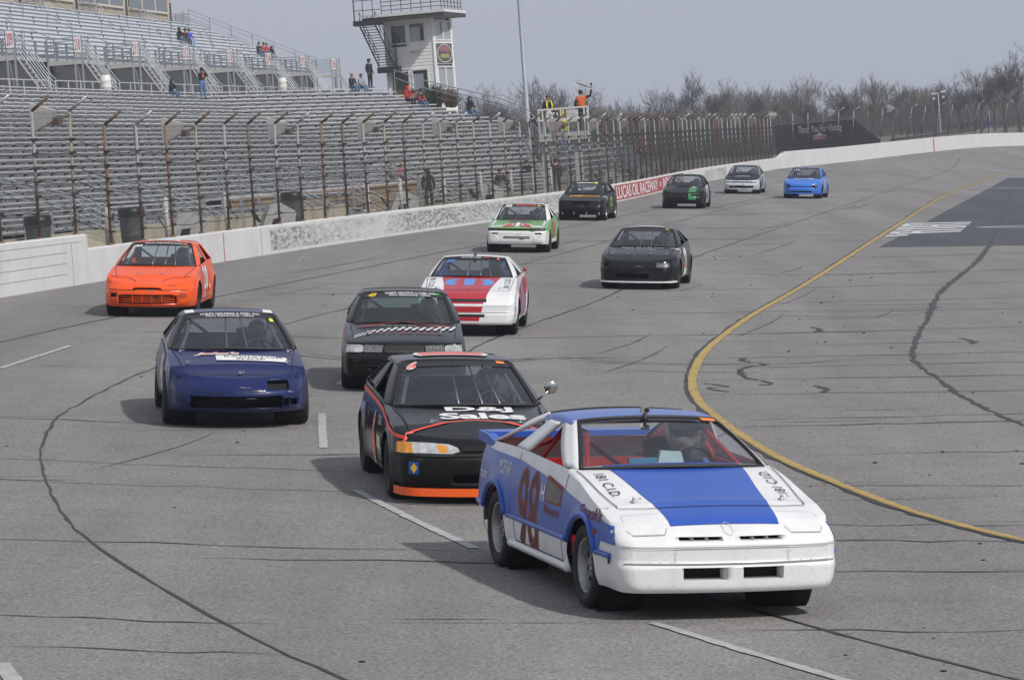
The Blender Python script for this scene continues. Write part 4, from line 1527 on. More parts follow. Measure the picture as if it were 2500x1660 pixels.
# window air conditioner and poster
acp = A0 + (A1 - A0) * .60
d = (A1 - A0).normalized()
nrm = Vector((d.y, -d.x, 0))
mb = MB()
mb.beam(acp + nrm * .0 + Vector((0, 0, 11.48)), acp + nrm * .45 + Vector((0, 0, 11.48)), .82, .56)
ac = mb.build('air_conditioner', M_TW, tower, M=I)
mb = MB()
c_ = acp + nrm * .456 + Vector((0, 0, 11.48)) - d * .08
mb.prism([c_ - d * .26 - Vector((0, 0, .2)), c_ + d * .26 - Vector((0, 0, .2)), c_ + d * .26 + Vector((0, 0, .2)), c_ - d * .26 + Vector((0, 0, .2))], nrm * .006)
mb.build('grille', mat('grey_grille', (.10, .10, .105), .7), ac, M=I)
d2 = (A2 - A1).normalized()
n2 = Vector((d2.y, -d2.x, 0))
def PS(s, z, o_=.05):
    return A1 + d2 * s + n2 * o_ + Vector((0, 0, z))
ps = tag(MB().prism([PS(.3, 10.2), PS(3.5, 10.2), PS(3.5, 11.62), PS(.3, 11.62)], n2 * .02).build('poster', mat('grey_poster', (.10, .095, .09), .6, var=.3, scale=.6)), 'grey poster with red and yellow lettering blocks on the tower corner', 'poster')
M_PR, M_PY = mat('poster_red', (.30, .12, .12), .6), mat('poster_yellow', (.36, .28, .13), .6)
mb = MB()
mb.prism([PS(.9, 11.02, .075), PS(2.9, 11.02, .075), PS(2.9, 11.42, .075), PS(.9, 11.42, .075)], n2 * .006)
mb.build('red_block', M_PR, ps)
mb = MB()
mb.prism([PS(1.0, 10.58, .075), PS(2.8, 10.58, .075), PS(2.8, 10.86, .075), PS(1.0, 10.86, .075)], n2 * .006)
mb.build('yellow_block', M_PY, ps)
mb = MB()
for t in range(24):
    a0, a1 = 2 * PI * t / 24, 2 * PI * (t + 1) / 24
    g = lambda a, k: PS(1.9 + 1.55 * k * math.cos(a), 10.9 + .66 * k * math.sin(a), .077)
    mb.quad(g(a0, .93), g(a1, .93), g(a1, 1), g(a0, 1))
mb.build('ring', M_TW, ps)

# black steel stair beside the tower
ss = thing('steel_stairs', 'black open steel stairs climbing the left side of the white tower', 'stairs', (-8.5, 262.2, 9))
I = ss.matrix_world.inverted()
T0, T1 = Vector((-9.15, 261.6, 13.2)), Vector((-8.0, 261.9, 10.25))
ac_ = Vector((1.12, -.25, 0))
for e in (0, 1):
    mb = MB()
    mb.beam(T0 + ac_ * e, T1 + ac_ * e, .10, .24, up=(0, 1, 0))
    mb.build('stringer', M_BLKSTEEL, ss, M=I)
    mb = MB()
    for z in (.55, 1.0):
        mb.tube([T0 + ac_ * e + Vector((0, 0, z)), T1 + ac_ * e + Vector((0, 0, z))], .025, 5)
    for k in range(5):
        p = T0 + (T1 - T0) * k / 4 + ac_ * e
        mb.tube([p, p + Vector((0, 0, 1.0))], .025, 5)
    mb.build('handrail', M_BLKSTEEL, ss, M=I)
for k in range(15):
    p = T0 + (T1 - T0) * (k + .5) / 15
    mb = MB()
    mb.beam(p, p + ac_, .22, .05)
    mb.build('tread', M_BLKSTEEL, ss, M=I)
mb = MB()
mb.beam(T1 + Vector((-.05, 0, -.25)), T1 + Vector((1.5, -.3, -.25)), 1.0, .42)
mb.build('platform', M_BLKSTEEL, ss, M=I)
mb = MB()
mb.beam(T0 + Vector((-.35, 0, .2)), T0 + Vector((1.6, -.35, .2)), 1.2, .36)
mb.build('platform', M_BLKSTEEL, ss, M=I)
mb = MB()
for p in (T0 + Vector((-.35, -.5, .3)), T0 + Vector((.3, -.55, .3)), T0 + Vector((1.0, -.6, .3)), T0 + Vector((-.35, .5, .3))):
    mb.tube([p, p + Vector((0, 0, 1.9))], .028, 5)
for z in (1.1, 1.8):
    mb.tube([T0 + Vector((-.35, .5, z)), T0 + Vector((-.35, -.5, z)), T0 + Vector((1.6, -.7, z))], .026, 5)
for x in (.95, 1.35):
    mb.tube([T1 + Vector((x, -.4, -.4)), T1 + Vector((x, -.4, -6.5))], .05, 6)
for k in range(16):
    z = -.8 - k * .3
    mb.tube([T1 + Vector((.95, -.4, z)), T1 + Vector((1.35, -.4, z))], .022, 5)
mb.tube([T1 + Vector((1.25, -.1, -.3)), T1 + Vector((1.25, -.1, 2.1))], .06, 6)
mb.build('posts', M_BLKSTEEL, ss, M=I)

# planter with shrubs at the foot of the tower
M_BRUSH = mat('brown_twig_shrub', (.14, .085, .05), .9, var=.4, scale=3)
M_HEDGE = mat('dull_green_shrub', (.05, .062, .03), .9, var=.4, scale=3)
def twig_bush(c, rx, ry, rz, n, m, lab, wdt=.02):
    mb = MB()
    for i in range(n):
        a = rnd.uniform(0, 2 * PI)
        t = rnd.uniform(.2, 1)
        q = Vector((rx * t * math.cos(a), ry * t * math.sin(a), rz * rnd.uniform(.5, 1.05) * math.sqrt(max(.05, 1 - (t * .85) ** 2))))
        p0 = Vector((q.x * .35, q.y * .35, 0))
        mb.tube([p0, (p0 + q) / 2 + Vector((rnd.uniform(-.08, .08), rnd.uniform(-.08, .08), .1)), q], [wdt, wdt * .7, wdt * .35], 3, cap=False)
    return tag(mb.build('shrub', m, None, False, Matrix.Translation(c)), lab, 'shrub')
pl = MB()
pl.box((-5.1, 256.2, 7.1), (2.9, .3, 2.0))
tag(pl.build('planter_box', M_WOOD), 'brown timber planter box at the foot of the white tower', 'planter')
twig_bush(Vector((-4.2, 255.5, 7.2)), 1.5, .8, 1.5, 420, M_HEDGE, 'dull green shrub in front of the brown planter by the tower', .035)
twig_bush(Vector((-3.0, 255.2, 6.9)), .85, .7, 1.5, 380, M_BRUSH, 'bare brown twiggy shrub right of the green shrub by the tower', .02)
twig_bush(Vector((-6.0, 256.4, 8.0)), 1.0, .5, .55, 200, M_BRUSH, 'low reddish dry plants on top of the planter under the tower windows', .02)
# light pole behind the stands
mb = MB()
mb.lathe([(.24, 0), (.24, .05), (.195, .06), (.14, 19.5)], 16)
lp = thing('light_pole', 'tall pale grey steel light pole rising out of the picture beyond the stand', 'pole', (2.5, 285.5, 1.4))
mb.build('shaft', mat('pale_galvanised_pole', (.30, .33, .37), .55, .2, var=.06, scale=1), lp, True)
mb = MB(); mb.lathe([(.42, 0), (.42, .9), (0, .92)], 16)
mb.build('footing', M_CONC, lp)
mb = MB()
for x in (-1.5, -.5, .5, 1.5):
    mb.box((x, -.2, 19.6), (.6, .35, .6))
mb.beam((-2, 0, 19.3), (2, 0, 19.3), .12, .12)
mb.build('lamp_heads', M_USTEEL, lp)

# ------------------------------------------------------------------ flag stand beside the wall
fs = thing('flag_stand', 'white flag stand on tall columns with a railed platform above the catch fence', 'flag stand', (3.0, 165.6, 1.2))
I = fs.matrix_world.inverted()
M_FSW = mat('weathered_white_steel', (.56, .56, .54), .7, var=.06, dirt=(.33, .3, .25), dscale=3, damt=.5)
for x, w in ((2.14, .34), (3.62, .36)):
    mb = MB(); mb.box((x, 165.9, 2.75), (w, .4, 3.4)); mb.build('column', M_FSW, fs, M=I)
mb = MB(); mb.box((3.05, 166.3, 4.42), (2.35, 1.9, .06)); mb.build('platform_floor', M_USTEEL, fs, M=I)
mb = MB()
mb.box((3.05, 165.33, 4.22), (2.3, .06, .34))
mb.box((1.9, 166.3, 4.22), (.06, 1.9, .34))
mb.box((4.2, 166.3, 4.22), (.06, 1.9, .34))
mb.build('fascia_board', M_FSW, fs, M=I)
for x in (1.95, 2.12, 2.95, 4.0, 4.18):
    mb = MB(); mb.box((x, 165.36, 4.95), (.07, .07, 1.1)); mb.build('rail_post', M_FSW, fs, M=I)
for x in (1.95, 4.18):
    mb = MB(); mb.box((x, 167.2, 4.95), (.07, .07, 1.1)); mb.build('rail_post', M_FSW, fs, M=I)
for z in (5.48, 5.0):
    mb = MB()
    mb.box((3.06, 165.36, z), (2.3, .09, .075))
    mb.box((1.95, 166.3, z), (.07, 1.8, .075))
    mb.box((4.18, 166.3, z), (.07, 1.8, .075))
    mb.build('rail', M_FSW, fs, M=I)
mb = MB(); mb.prism([(3.2, 165.9, 4.6), (3.75, 165.9, 4.6), (3.75, 165.9, 5.4), (3.2, 165.9, 5.4)], (0, .03, 0)); mb.build('back_panel', M_RISER, fs, M=I)
mb = MB(); mb.box((3.62, 165.85, 3.95), (.95, .5, .28)); mb.build('column_cap', M_FSW, fs, M=I)
# ladder
mb = MB()
for x in (2.62, 3.05):
    mb.tube([(x, 165.2, 1.2), (x, 165.2, 4.5)], .035, 6)
for k in range(11):
    mb.tube([(2.62, 165.2, 1.4 + k * .3), (3.05, 165.2, 1.4 + k * .3)], .022, 5)
mb.build('ladder', M_GALV, fs, M=I)
# rolled flags leaning in the stand
def rolled_flag(p, m, lab, lean=.12, h=1.05, w=.18):
    t = thing('rolled_flag', lab, 'flag', p, 'flags standing in the flag stand')
    mb = MB(); mb.tube([(0, 0, 0), (lean * .3, 0, h + .12)], .013, 5); mb.build('staff', M_WOOD, t)
    mb = MB(); mb.lathe([(w * .55, .15), (w * .95, .25), (w, .36), (w * .7, .6), (w * .35, .85), (.02, h)], 9, M=Matrix.Rotation(lean * .3, 4, 'Y')); mb.build('cloth', m, t, True)
rolled_flag((3.02, 165.7, 4.2), mat('yellow_flag_cloth', (.62, .50, .02), .8, var=.15), 'yellow rolled flag standing in the middle of the flag stand', .1, 1.25, .27)
def chequer(name, sc):
    m = bpy.data.materials.new(name)
    m.use_nodes = True
    nt = m.node_tree
    c = nt.nodes.new('ShaderNodeTexChecker')
    c.inputs['Scale'].default_value = sc
    c.inputs[1].default_value = (.65, .65, .65, 1)
    c.inputs[2].default_value = (.015, .015, .015, 1)
    tc = nt.nodes.new('ShaderNodeTexCoord')
    nt.links.new(tc.outputs['Object'], c.inputs[0])
    nt.links.new(c.outputs[0], nt.nodes['Principled BSDF'].inputs['Base Color'])
    nt.nodes['Principled BSDF'].inputs['Roughness'].default_value = .8
    return m
rolled_flag((2.82, 165.7, 4.2), chequer('black_white_flag_cloth', 9), 'black and white rolled flag next to the yellow flag', -.1, 1.25, .16)

# ------------------------------------------------------------------ far background
M_DK = mat('black_board', (.012, .013, .018), .6, var=.1)
sg = thing('thank_you_board', 'long black board with white script reading Thank You For Visiting beyond the far fence', 'sign', (28, 327, 2))
I = sg.matrix_world.inverted()
SA, SB, SC_, SD_ = Vector((24.99, 330.46, 3.98)), Vector((31.53, 322.45, 3.99)), Vector((33.2, 319.5, 2.15)), Vector((33.2, 319.5, 1.2))
mb = MB()
dirn = (SB - SA); dirn.z = 0; dirn.normalize()
bk = Vector((-dirn.y, dirn.x, 0)) * .12
mb.prism([Vector((SA.x, SA.y, 1.2)), Vector((SB.x, SB.y, 1.2)), SB, SA], bk)
mb.build('board', M_DK, sg, M=I)
mb = MB()
mb.prism([Vector((SB.x, SB.y, 1.2)), SD_, SC_, SB - Vector((0, 0, .05))], bk)
mb.build('side_board', mat('dark_side_board', (.02, .02, .023), .6), sg, M=I)
fr = -bk.normalized() * .02
flat_text('Thank You For Visiting', (SA * .42 + SB * .58) + fr + Vector((-.1, 0, -.62)), (SB - SA).normalized() * 5.6, Vector((0, 0, .80)), M_WHITEP, sg, shear=.3, weight=.012)
lc = SA * .43 + SB * .57 + fr + Vector((-.1, 0, -1.25))
dx = (SB - SA).normalized()
mb = MB()
mb.prism([lc - dx * .8 - Vector((0, 0, .25)), lc + dx * .8 - Vector((0, 0, .25)), lc + dx * .85 + Vector((0, 0, .1)), lc + dx * .3 + Vector((0, 0, .18)), lc + Vector((0, 0, .42)), lc - dx * .3 + Vector((0, 0, .18)), lc - dx * .85 + Vector((0, 0, .1))], fr * .5)
em = mb.build('emblem', M_WHITEP, sg, M=I)
mb = MB()
mb.prism([lc - dx * .78 - Vector((0, 0, .22)) + fr, lc + dx * .78 - Vector((0, 0, .22)) + fr, lc + dx * .8 + Vector((0, 0, .06)) + fr, lc - dx * .8 + Vector((0, 0, .06)) + fr], fr * .3)
mb.build('emblem_red_band', mat('emblem_red', (.42, .03, .05), .6), em)
flat_text('LUCAS OIL', lc + fr * 2.2 + Vector((0, 0, -.08)), dx * 1.35, Vector((0, 0, .18)), M_WHITEP, sg, weight=.02)

# dark screened fence and paved apron right of the flag stand
M_SCREEN = mat('dark_fence_screen', (.045, .045, .047), .9, var=.2, scale=.3)
mb = MB()
scr = [(4.5, 300), (9, 322), (15, 341), (22, 352), (30, 356)]
for a, b in zip(scr[:-1], scr[1:]):
    mb.prism([Vector((a[0], a[1], 1.0)), Vector((b[0], b[1], 1.0)), Vector((b[0], b[1], 5.0 - .02 * (b[1] - 300))), Vector((a[0], a[1], 5.0 - .02 * (a[1] - 300)))], (0, .05, 0))
tag(mb.build('screened_fence', M_SCREEN), 'dark screened fence standing behind the far part of the catch fence', 'fence')
mb = MB()
ap = [(4.5, 190), (6, 240), (8, 292), (20, 340), (17, 262), (13.5, 240), (8.5, 200)]
mb.add([Vector((x, y, 1.46)) for x, y in ap], [tuple(range(len(ap)))])
M_APRON = mat('pale_gravel_apron', (.30, .29, .27), .95, var=.2, scale=.8)
tag(mb.build('gravel_apron', M_APRON), 'pale gravel apron between the catch fence and the dark screen', kind='structure')
# small bleacher beyond the flag stand
bl = thing('small_bleachers', 'small grey bleachers with handrails behind the fence right of the flag stand', 'bleachers', (7, 215, 1.4))
I = bl.matrix_world.inverted()
for k in range(7):
    mb = MB()
    a = Vector((4.7 - .35 * k, 205 + 1.0 * k, 1.75 + .33 * k))
    b = Vector((8.3 - .35 * k, 224 + 1.0 * k, 1.75 + .33 * k))
    mb.beam(a, b, .3, .06)
    mb.beam(a - Vector((.25, -.05, .16)), b - Vector((.25, -.05, .16)), .04, .26)
    mb.build('bench_plank', M_ALU, bl, M=I)
for q in (0, .5, 1):
    a = Vector((5.2, 205, 2.4)) + Vector((3.6, 19, 0)) * q
    b = a + Vector((-2.4, 7, 2.5))
    pipe_rail('handrail', [b, a, a + Vector((.4, -.5, -.2))], bl, [a, b], r=.035, drop=1.2, inv=I)
for i, (x, y, z, m, lab) in enumerate(((8.2, 250, 1.5, (.12, .16, .20), 'blue grey utility box behind the fence right of the bleachers'), (11.2, 262, 1.5, (.5, .5, .47), 'low white vehicle shed behind the fence beyond the bleachers'))):
    t = thing('utility_box' if i == 0 else 'white_shed', lab, 'box' if i == 0 else 'shed', (x, y, z))
    w, h = (3.1, 2.1) if i == 0 else (2.6, .8)
    mb = MB(); mb.box((0, 0, h / 2), (w, 2.4, h)); mb.build('cabinet', mat('box_paint_%s' % ('blue' if i == 0 else 'white'), m, .6), t)
    mb = MB(); mb.box((0, 0, h + .05), (w + .2, 2.6, .1)); mb.build('lid', M_BEAM, t)
    for q in (-.3, .3):
        mb = MB(); mb.box((w * q, -1.22, h * .5), (w * .38, .04, h * .8)); mb.build('door', mat('box_door', (.25, .28, .30), .6), t)

# far floodlight pole, pale barn, purple pennant
lp2 = thing('floodlight_pole', 'distant floodlight pole with a crossbar of lamps in front of the bare trees', 'pole', (50.8, 420.5, 1.0))
mb = MB(); mb.lathe([(.09, 0), (.07, 5.4)], 8); mb.build('shaft', M_RISER, lp2, True)
mb = MB(); mb.beam((-.7, 0, 5.2), (.7, 0, 5.2), .08, .08); mb.beam((-.7, 0, 4.8), (.7, 0, 4.8), .08, .08); mb.build('crossbar', M_DARKSTEEL, lp2)
for x, z in ((-.65, 5.3), (-.3, 5.3), (.45, 5.45), (.75, 5.5), (.55, 4.85), (-.55, 4.75)):
    mb = MB(); mb.box((x, -.1, z), (.28, .16, .24)); mb.build('lamp', M_ALU if x > .4 else M_RISER, lp2)
bn = thing('hoop_barn', 'pale round roofed barn half hidden by bare trees at far right', 'barn', (68.9, 520.8, 1.5))
mb = MB()
mb.grid(lambda a, b: Vector((-3.1 + 0 * a + 6.2 * a, 12 * b, .2 + 3.4 * math.sin(PI * (.08 + .84 * a)))), 14, 2)
mb.build('roof', mat('pale_barn_sheet', (.36, .35, .33), .7, var=.15), bn)
mb = MB()
pts = [Vector((-3.1 + 6.2 * a / 14, 0, .2 + 3.4 * math.sin(PI * (.08 + .84 * a / 14)))) for a in range(15)]
mb.add(pts, [tuple(range(15))])
mb.build('front_wall', mat('grey_barn_wall', (.22, .21, .20), .8), bn)
pn = thing('purple_pennant', 'small purple flag on a white staff beyond the far wall at right', 'flag', (44.4, 330.4, 1.6))
mb = MB(); mb.tube([(0, 0, 0), (.0, 0, 2.3)], .03, 5); mb.build('staff', M_TW, pn)
mb = MB(); mb.add([(0, 0, 2.1), (0, .02, 1.1), (-.75, .12, .55), (-.6, .08, .85), (-.3, .05, 1.4)], [(0, 1, 2, 3, 4)]); mb.build('cloth', mat('purple_cloth', (.06, .04, .22), .8), pn)
# far white barrier top lip behind the wall
mb = MB()
mb.beam(Vector((33.5, 312, 2.05)), Vector((44, 338, 2.25)), .3, .25)
tag(mb.build('guard_beam', M_DARKSTEEL), 'dark low guard beam on the grass behind the far wall', 'barrier')

# ------------------------------------------------------------------ bare winter trees
M_BARK = [mat('grey_brown_bark', (.105, .090, .082), .95, var=.2, scale=2), mat('dark_bark', (.080, .069, .064), .95, var=.2, scale=2), mat('pale_bark', (.15, .13, .113), .95, var=.2, scale=2)]
def tree_meshes(seed, H, spread, dens):
    r = random.Random(seed)
    tk, cr = MB(), MB()
    def seg(mb, p, q, r0, r1, n):
        mb.tube([p, q], [r0, r1], n, cap=False)
    def grow(p, d, L, rad, depth):
        bend = d.copy()
        n = 3 if depth < 3 else 2
        q = p
        for i in range(n):
            bend = (bend + Vector((r.uniform(-.10, .10), r.uniform(-.10, .10), .06 if depth else .0))).normalized()
            e = q + bend * (L / n)
            f0, f1 = 1 - .45 * i / n, 1 - .45 * (i + 1) / n
            if depth < 2:
                seg(tk, q, e, rad * f0, rad * f1, 6 if depth == 0 else 4)
            else:
                seg(cr, q, e, max(.013, rad * f0), max(.010, rad * f1), 3)
            q = e
            if depth < 6 and (i > 0 or depth > 0):
                m = 2 if depth < 3 or (depth == 3 and i) else dens
                for _ in range(m):
                    a = r.uniform(0, 2 * PI)
                    side = bend.orthogonal()
                    side.rotate(Quaternion(bend, a))
                    ang = r.uniform(.35, .85) * spread
                    nd = (bend * math.cos(ang) + side * math.sin(ang) + Vector((0, 0, .20))).normalized()
                    if nd.z < -.1:
                        nd.z = abs(nd.z) * .3
                    grow(q, nd, L * r.uniform(.52, .78), rad * f1 * .55, depth + 1)
    grow(Vector((0, 0, 0)), Vector((0, 0, 1)), H * .36, H * .021, 0)
    top = max(v[2] for v in cr.v)
    k = H / top
    for mb in (tk, cr):
        mb.v = [(v[0] * k, v[1] * k, v[2] * k) for v in mb.v]
    return tk, cr
TREES = []
for i, (seed, spread, dens) in enumerate(((3, .72, 1), (11, .92, 1), (23, .62, 1), (31, .8, 1), (47, .5, 1))):
    tk, cr = tree_meshes(seed, 10, spread, dens)
    TREES.append((tk.mesh('trunk', M_BARK[i % 3]), cr.mesh('crown', M_BARK[(i + 1) % 3])))
def at_px(x, y, d):
    return CAM_LOC + (cx_ * ((x - 1250) / 8940) + cdn * ((y - 830) / 8940) + cfw) * d
# image column and height of each crown top, distance, kind, where it stands
TR = [(1130, 205, 470, 1, 'right of the white tower, nearest to it'), (1165, 198, 470, 3, 'second to the right of the white tower'), (1205, 232, 480, 0, 'low, just left of the tall light pole'),
      (1332, 178, 400, 0, 'between the light pole and the flag stand'), (1395, 192, 420, 3, 'behind the two flag marshals'), (1455, 222, 440, 1, 'right behind the flagman in orange'), (1505, 236, 450, 4, 'low, right of the flag stand'),
      (1560, 228, 470, 2, 'slim, third to the right of the flag stand'), (1625, 205, 470, 0, 'broad, left of the tallest middle tree'), (1722, 152, 430, 3, 'tallest of the middle of the tree line'), (1765, 188, 450, 1, 'just right of the tallest middle tree'),
      (1815, 200, 470, 2, 'above the dense run of fence posts'), (1862, 198, 470, 4, 'left of the black board'), (1915, 180, 430, 1, 'broad crown above the left end of the black board'), (1965, 190, 440, 0, 'bushy crown above the script of the black board'),
      (2035, 190, 440, 3, 'above the right end of the black board'), (2085, 186, 440, 2, 'dense, right above the board end'), (2125, 172, 430, 4, 'slim and tall right of the black board'), (2170, 190, 450, 0, 'wide, left of the distant floodlight pole'),
      (2225, 190, 460, 1, 'behind the left side of the distant floodlight pole'), (2280, 186, 460, 2, 'directly behind the distant floodlight pole'), (2330, 180, 450, 3, 'left of the pale barn'), (2385, 158, 420, 0, 'in front of the pale barn'),
      (2478, 98, 380, 3, 'very tall at the right edge of the view'), (2445, 150, 420, 1, 'left of the very tall tree at the right edge'), (2420, 175, 440, 4, 'slim, above the purple pennant')]
G = 'bare trees along the skyline'
for i, (x, y, d, k, lab) in enumerate(TR):
    top = at_px(x, y, d)
    zb = 1.2
    H = top.z - zb
    q = Vector((top.x, top.y, zb))
    t = thing('bare_tree', 'leafless winter tree %s' % lab, 'tree', Matrix.Translation(q) @ Matrix.Rotation(rnd.uniform(0, 6.28), 4, 'Z') @ Matrix.Diagonal((H / 10 * 1.05, H / 10 * 1.05, H / 10, 1)), G)
    link('trunk', TREES[k][0], t)
    link('crown', TREES[k][1], t)
# the wood behind: one mass of bare stems and twigs
M_WOODS = mat('hazy_brown_wood', (.108, .094, .088), .95, var=.25, scale=.2)
mb = MB()
for i in range(5000):
    x = 1060 + 1520 * rnd.random() if i < 3700 else rnd.choice((rnd.uniform(2580, 4200), rnd.uniform(-900, 1060)))
    d = rnd.uniform(480, 620)
    hi = 272 + 14 * math.sin(x * .013) + 9 * math.sin(x * .041 + 1) - 26 * sstep(1500, 1750, x) - 10 * sstep(2050, 2300, x)
    ytop = min(hi, 285) + abs(rnd.gauss(0, 30)) - 6 - .074 * max(0, x - 2580)
    top = at_px(x, ytop, d)
    b = Vector((top.x + rnd.uniform(-.5, .5), top.y, 1.0))
    r0 = rnd.uniform(.025, .09)
    mb.tube([b, b.lerp(top, .55) + Vector((rnd.uniform(-.4, .4), 0, 0)), top], [r0, r0 * .7, .018], 3, cap=False)
    for q in range(5):
        c = b.lerp(top, rnd.uniform(.35, .9))
        e = c + Vector((rnd.uniform(-1.4, 1.4), rnd.uniform(-.6, .6), rnd.uniform(.5, 2.0)))
        e.z = min(e.z, top.z + .4)
        mb.tube([c, e], [.024, .010], 3, cap=False)
tag(mb.build('far_wood', M_WOODS), 'distant mass of leafless brown woodland behind the single trees', kind='stuff')
# dark undergrowth bank below the wood
mb = MB()
def bank(a, b):
    x = -260 + 640 * a
    return Vector((x, 640 - 40 * b + 3 * math.sin(x), .5 + (5.4 + .25 * math.sin(x * .21) + .2 * math.sin(x * .63)) * (1 - b)))
mb.grid(bank, 320, 3)
tag(mb.build('undergrowth', mat('dark_undergrowth', (.075, .065, .058), .95, var=.35, scale=.35)), 'dark bank of undergrowth closing the view under the wood', kind='stuff')

# thin haze over the whole place
mb = MB()
mb.box((0, 250, 6), (2000, 2000, 40))
hz = mb.build('haze', None)
hz.data.materials.clear()
hm = bpy.data.materials.new('haze')
hm.use_nodes = True
hm.node_tree.nodes.clear()
ho = hm.node_tree.nodes.new('ShaderNodeOutputMaterial')
hv = hm.node_tree.nodes.new('ShaderNodeVolumePrincipled')
hv.inputs['Color'].default_value = (.78, .86, 1, 1)
hv.inputs['Density'].default_value = .00034
hm.node_tree.links.new(hv.outputs[0], ho.inputs['Volume'])
hz.data.materials.append(hm)
tag(hz, 'thin pale haze over the far trees', kind='stuff')

# ------------------------------------------------------------------ race cars
# car frame: nose towards -y, x to the right of the picture (driver's left), z up, origin under the front axle
def pchip(tab, x):
    if x <= tab[0][0]:
        return tab[0][1]
    if x >= tab[-1][0]:
        return tab[-1][1]
    n = len(tab)
    for i in range(n - 1):
        if x <= tab[i + 1][0]:
            break
    def sl(j):
        return (tab[j + 1][1] - tab[j][1]) / (tab[j + 1][0] - tab[j][0])
    def tan(j):
        if j == 0:
            return sl(0)
        if j == n - 1:
            return sl(n - 2)
        a, b = sl(j - 1), sl(j)
        return 0 if a * b <= 0 else 2 * a * b / (a + b)
    h = tab[i + 1][0] - tab[i][0]
    t = (x - tab[i][0]) / h
    return (2 * t ** 3 - 3 * t * t + 1) * tab[i][1] + (t ** 3 - 2 * t * t + t) * h * tan(i) + (-2 * t ** 3 + 3 * t * t) * tab[i + 1][1] + (t ** 3 - t * t) * h * tan(i + 1)

M_TYRE = mat('black_tyre_rubber', (.016, .016, .017), .75, var=.25, scale=9)
M_TYREL = mat('tyre_letter_grey', (.12, .12, .115), .8)
M_RIMS = mat('worn_silver_rim', (.34, .34, .35), .38, .75, var=.15, scale=12, dirt=(.10, .09, .085), dscale=9, damt=.6)
M_RIMD = mat('dark_rim', (.03, .03, .033), .5, .4)
M_BLACK = mat('matt_black_trim', (.012, .012, .013), .55)
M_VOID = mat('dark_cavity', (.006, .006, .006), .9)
M_GASKET = mat('panel_gap', (.012, .012, .012), .8)
M_CHROME = mat('bright_metal_pin', (.6, .6, .62), .25, 1.)
M_CAGE = mat('grey_cage_tube', (.10, .105, .115), .4)
M_SEATB = mat('black_race_seat', (.014, .014, .016), .7)
M_INTD = mat('dark_cabin', (.022, .023, .026), .85, var=.2)
M_LENS = mat('clear_headlamp_lens', (.52, .53, .53), .12, .3, var=.35, scale=14)
M_AMBER = mat('amber_lamp_lens', (.62, .26, .03), .2, var=.2, scale=12)
M_GLASS = glass('windscreen_glass', (.88, .92, .95), .9, .06, (.32, .37, .44))
M_GLASSB = glass('side_glass', (.62, .68, .72), 1.0, .10, (.4, .42, .45))

def paint(name, col, rough=.32, dirt=None, var=.06, damt=.35, coat=.15, spec=.42):
    return mat(name, col, rough * .8, 0, coat, var, 1.7, .06, 6, spec, dirt, 2.6, damt)

def wheel_meshes(R, w, style, rimm):
    t = MB()
    hw = w / 2
    prof = [(R * .66, -hw * .78), (R * .70, -hw * .94), (R * .84, -hw * 1.02), (R * .94, -hw * .95), (R * .985, -hw * .80), (R, -hw * .55), (R, hw * .55), (R * .985, hw * .80), (R * .94, hw * .95), (R * .84, hw * 1.02), (R * .70, hw * .94), (R * .66, hw * .78), (R * .62, 0), (R * .66, -hw * .78)]
    rot = Matrix.Rotation(PI / 2, 4, 'Y')
    t.lathe(prof, 36, 0, rot)
    tm = t.mesh('tyre', M_TYRE, True)
    r = MB()
    Ri = R * .67
    r.lathe([(Ri, -hw * .80), (Ri * .96, -hw * .86), (Ri * .90, -hw * .74), (Ri * .84, -hw * .40), (Ri * .82, -hw * .18)], 32, 0, rot)
    r.lathe([(Ri, hw * .80), (Ri * .96, hw * .86), (Ri * .90, hw * .7)], 32, 0, rot)
    if style == 'slot':
        r.lathe([(Ri * .82, -hw * .20), (Ri * .70, -hw * .34)], 32, 0, rot)
        r.lathe([(Ri * .42, -hw * .40), (Ri * .30, -hw * .46), (Ri * .16, -hw * .40), (.001, -hw * .40)], 24, 0, rot)
        for k in range(7):
            a0, a1 = 2 * PI * (k + .0) / 7, 2 * PI * (k + .44) / 7
            vs = []
            for a in [a0 + (a1 - a0) * q / 4 for q in range(5)]:
                for rr, xx in ((Ri * .71, -hw * .335), (Ri * .41, -hw * .40)):
                    vs.append((xx, rr * math.cos(a), rr * math.sin(a)))
            r.add(vs, [(2 * q, 2 * q + 1, 2 * q + 3, 2 * q + 2) for q in range(4)])
        for k in range(5):
            a = 2 * PI * k / 5
            r.ball((-hw * .46, Ri * .22 * math.cos(a), Ri * .22 * math.sin(a)), .012, 6, 4)
    else:
        r.lathe([(Ri * .84, -hw * .30), (Ri * .35, -hw * .5), (.001, -hw * .45)], 24, 0, rot)
    mats = [rimm]
    rm = r.mesh('wheel', mats, True)
    d = MB()
    d.lathe([(Ri * .83, -hw * .02), (.001, -hw * .02)], 20, 0, rot)
    dm = d.mesh('brake_drum', M_VOID)
    return tm, rm, dm

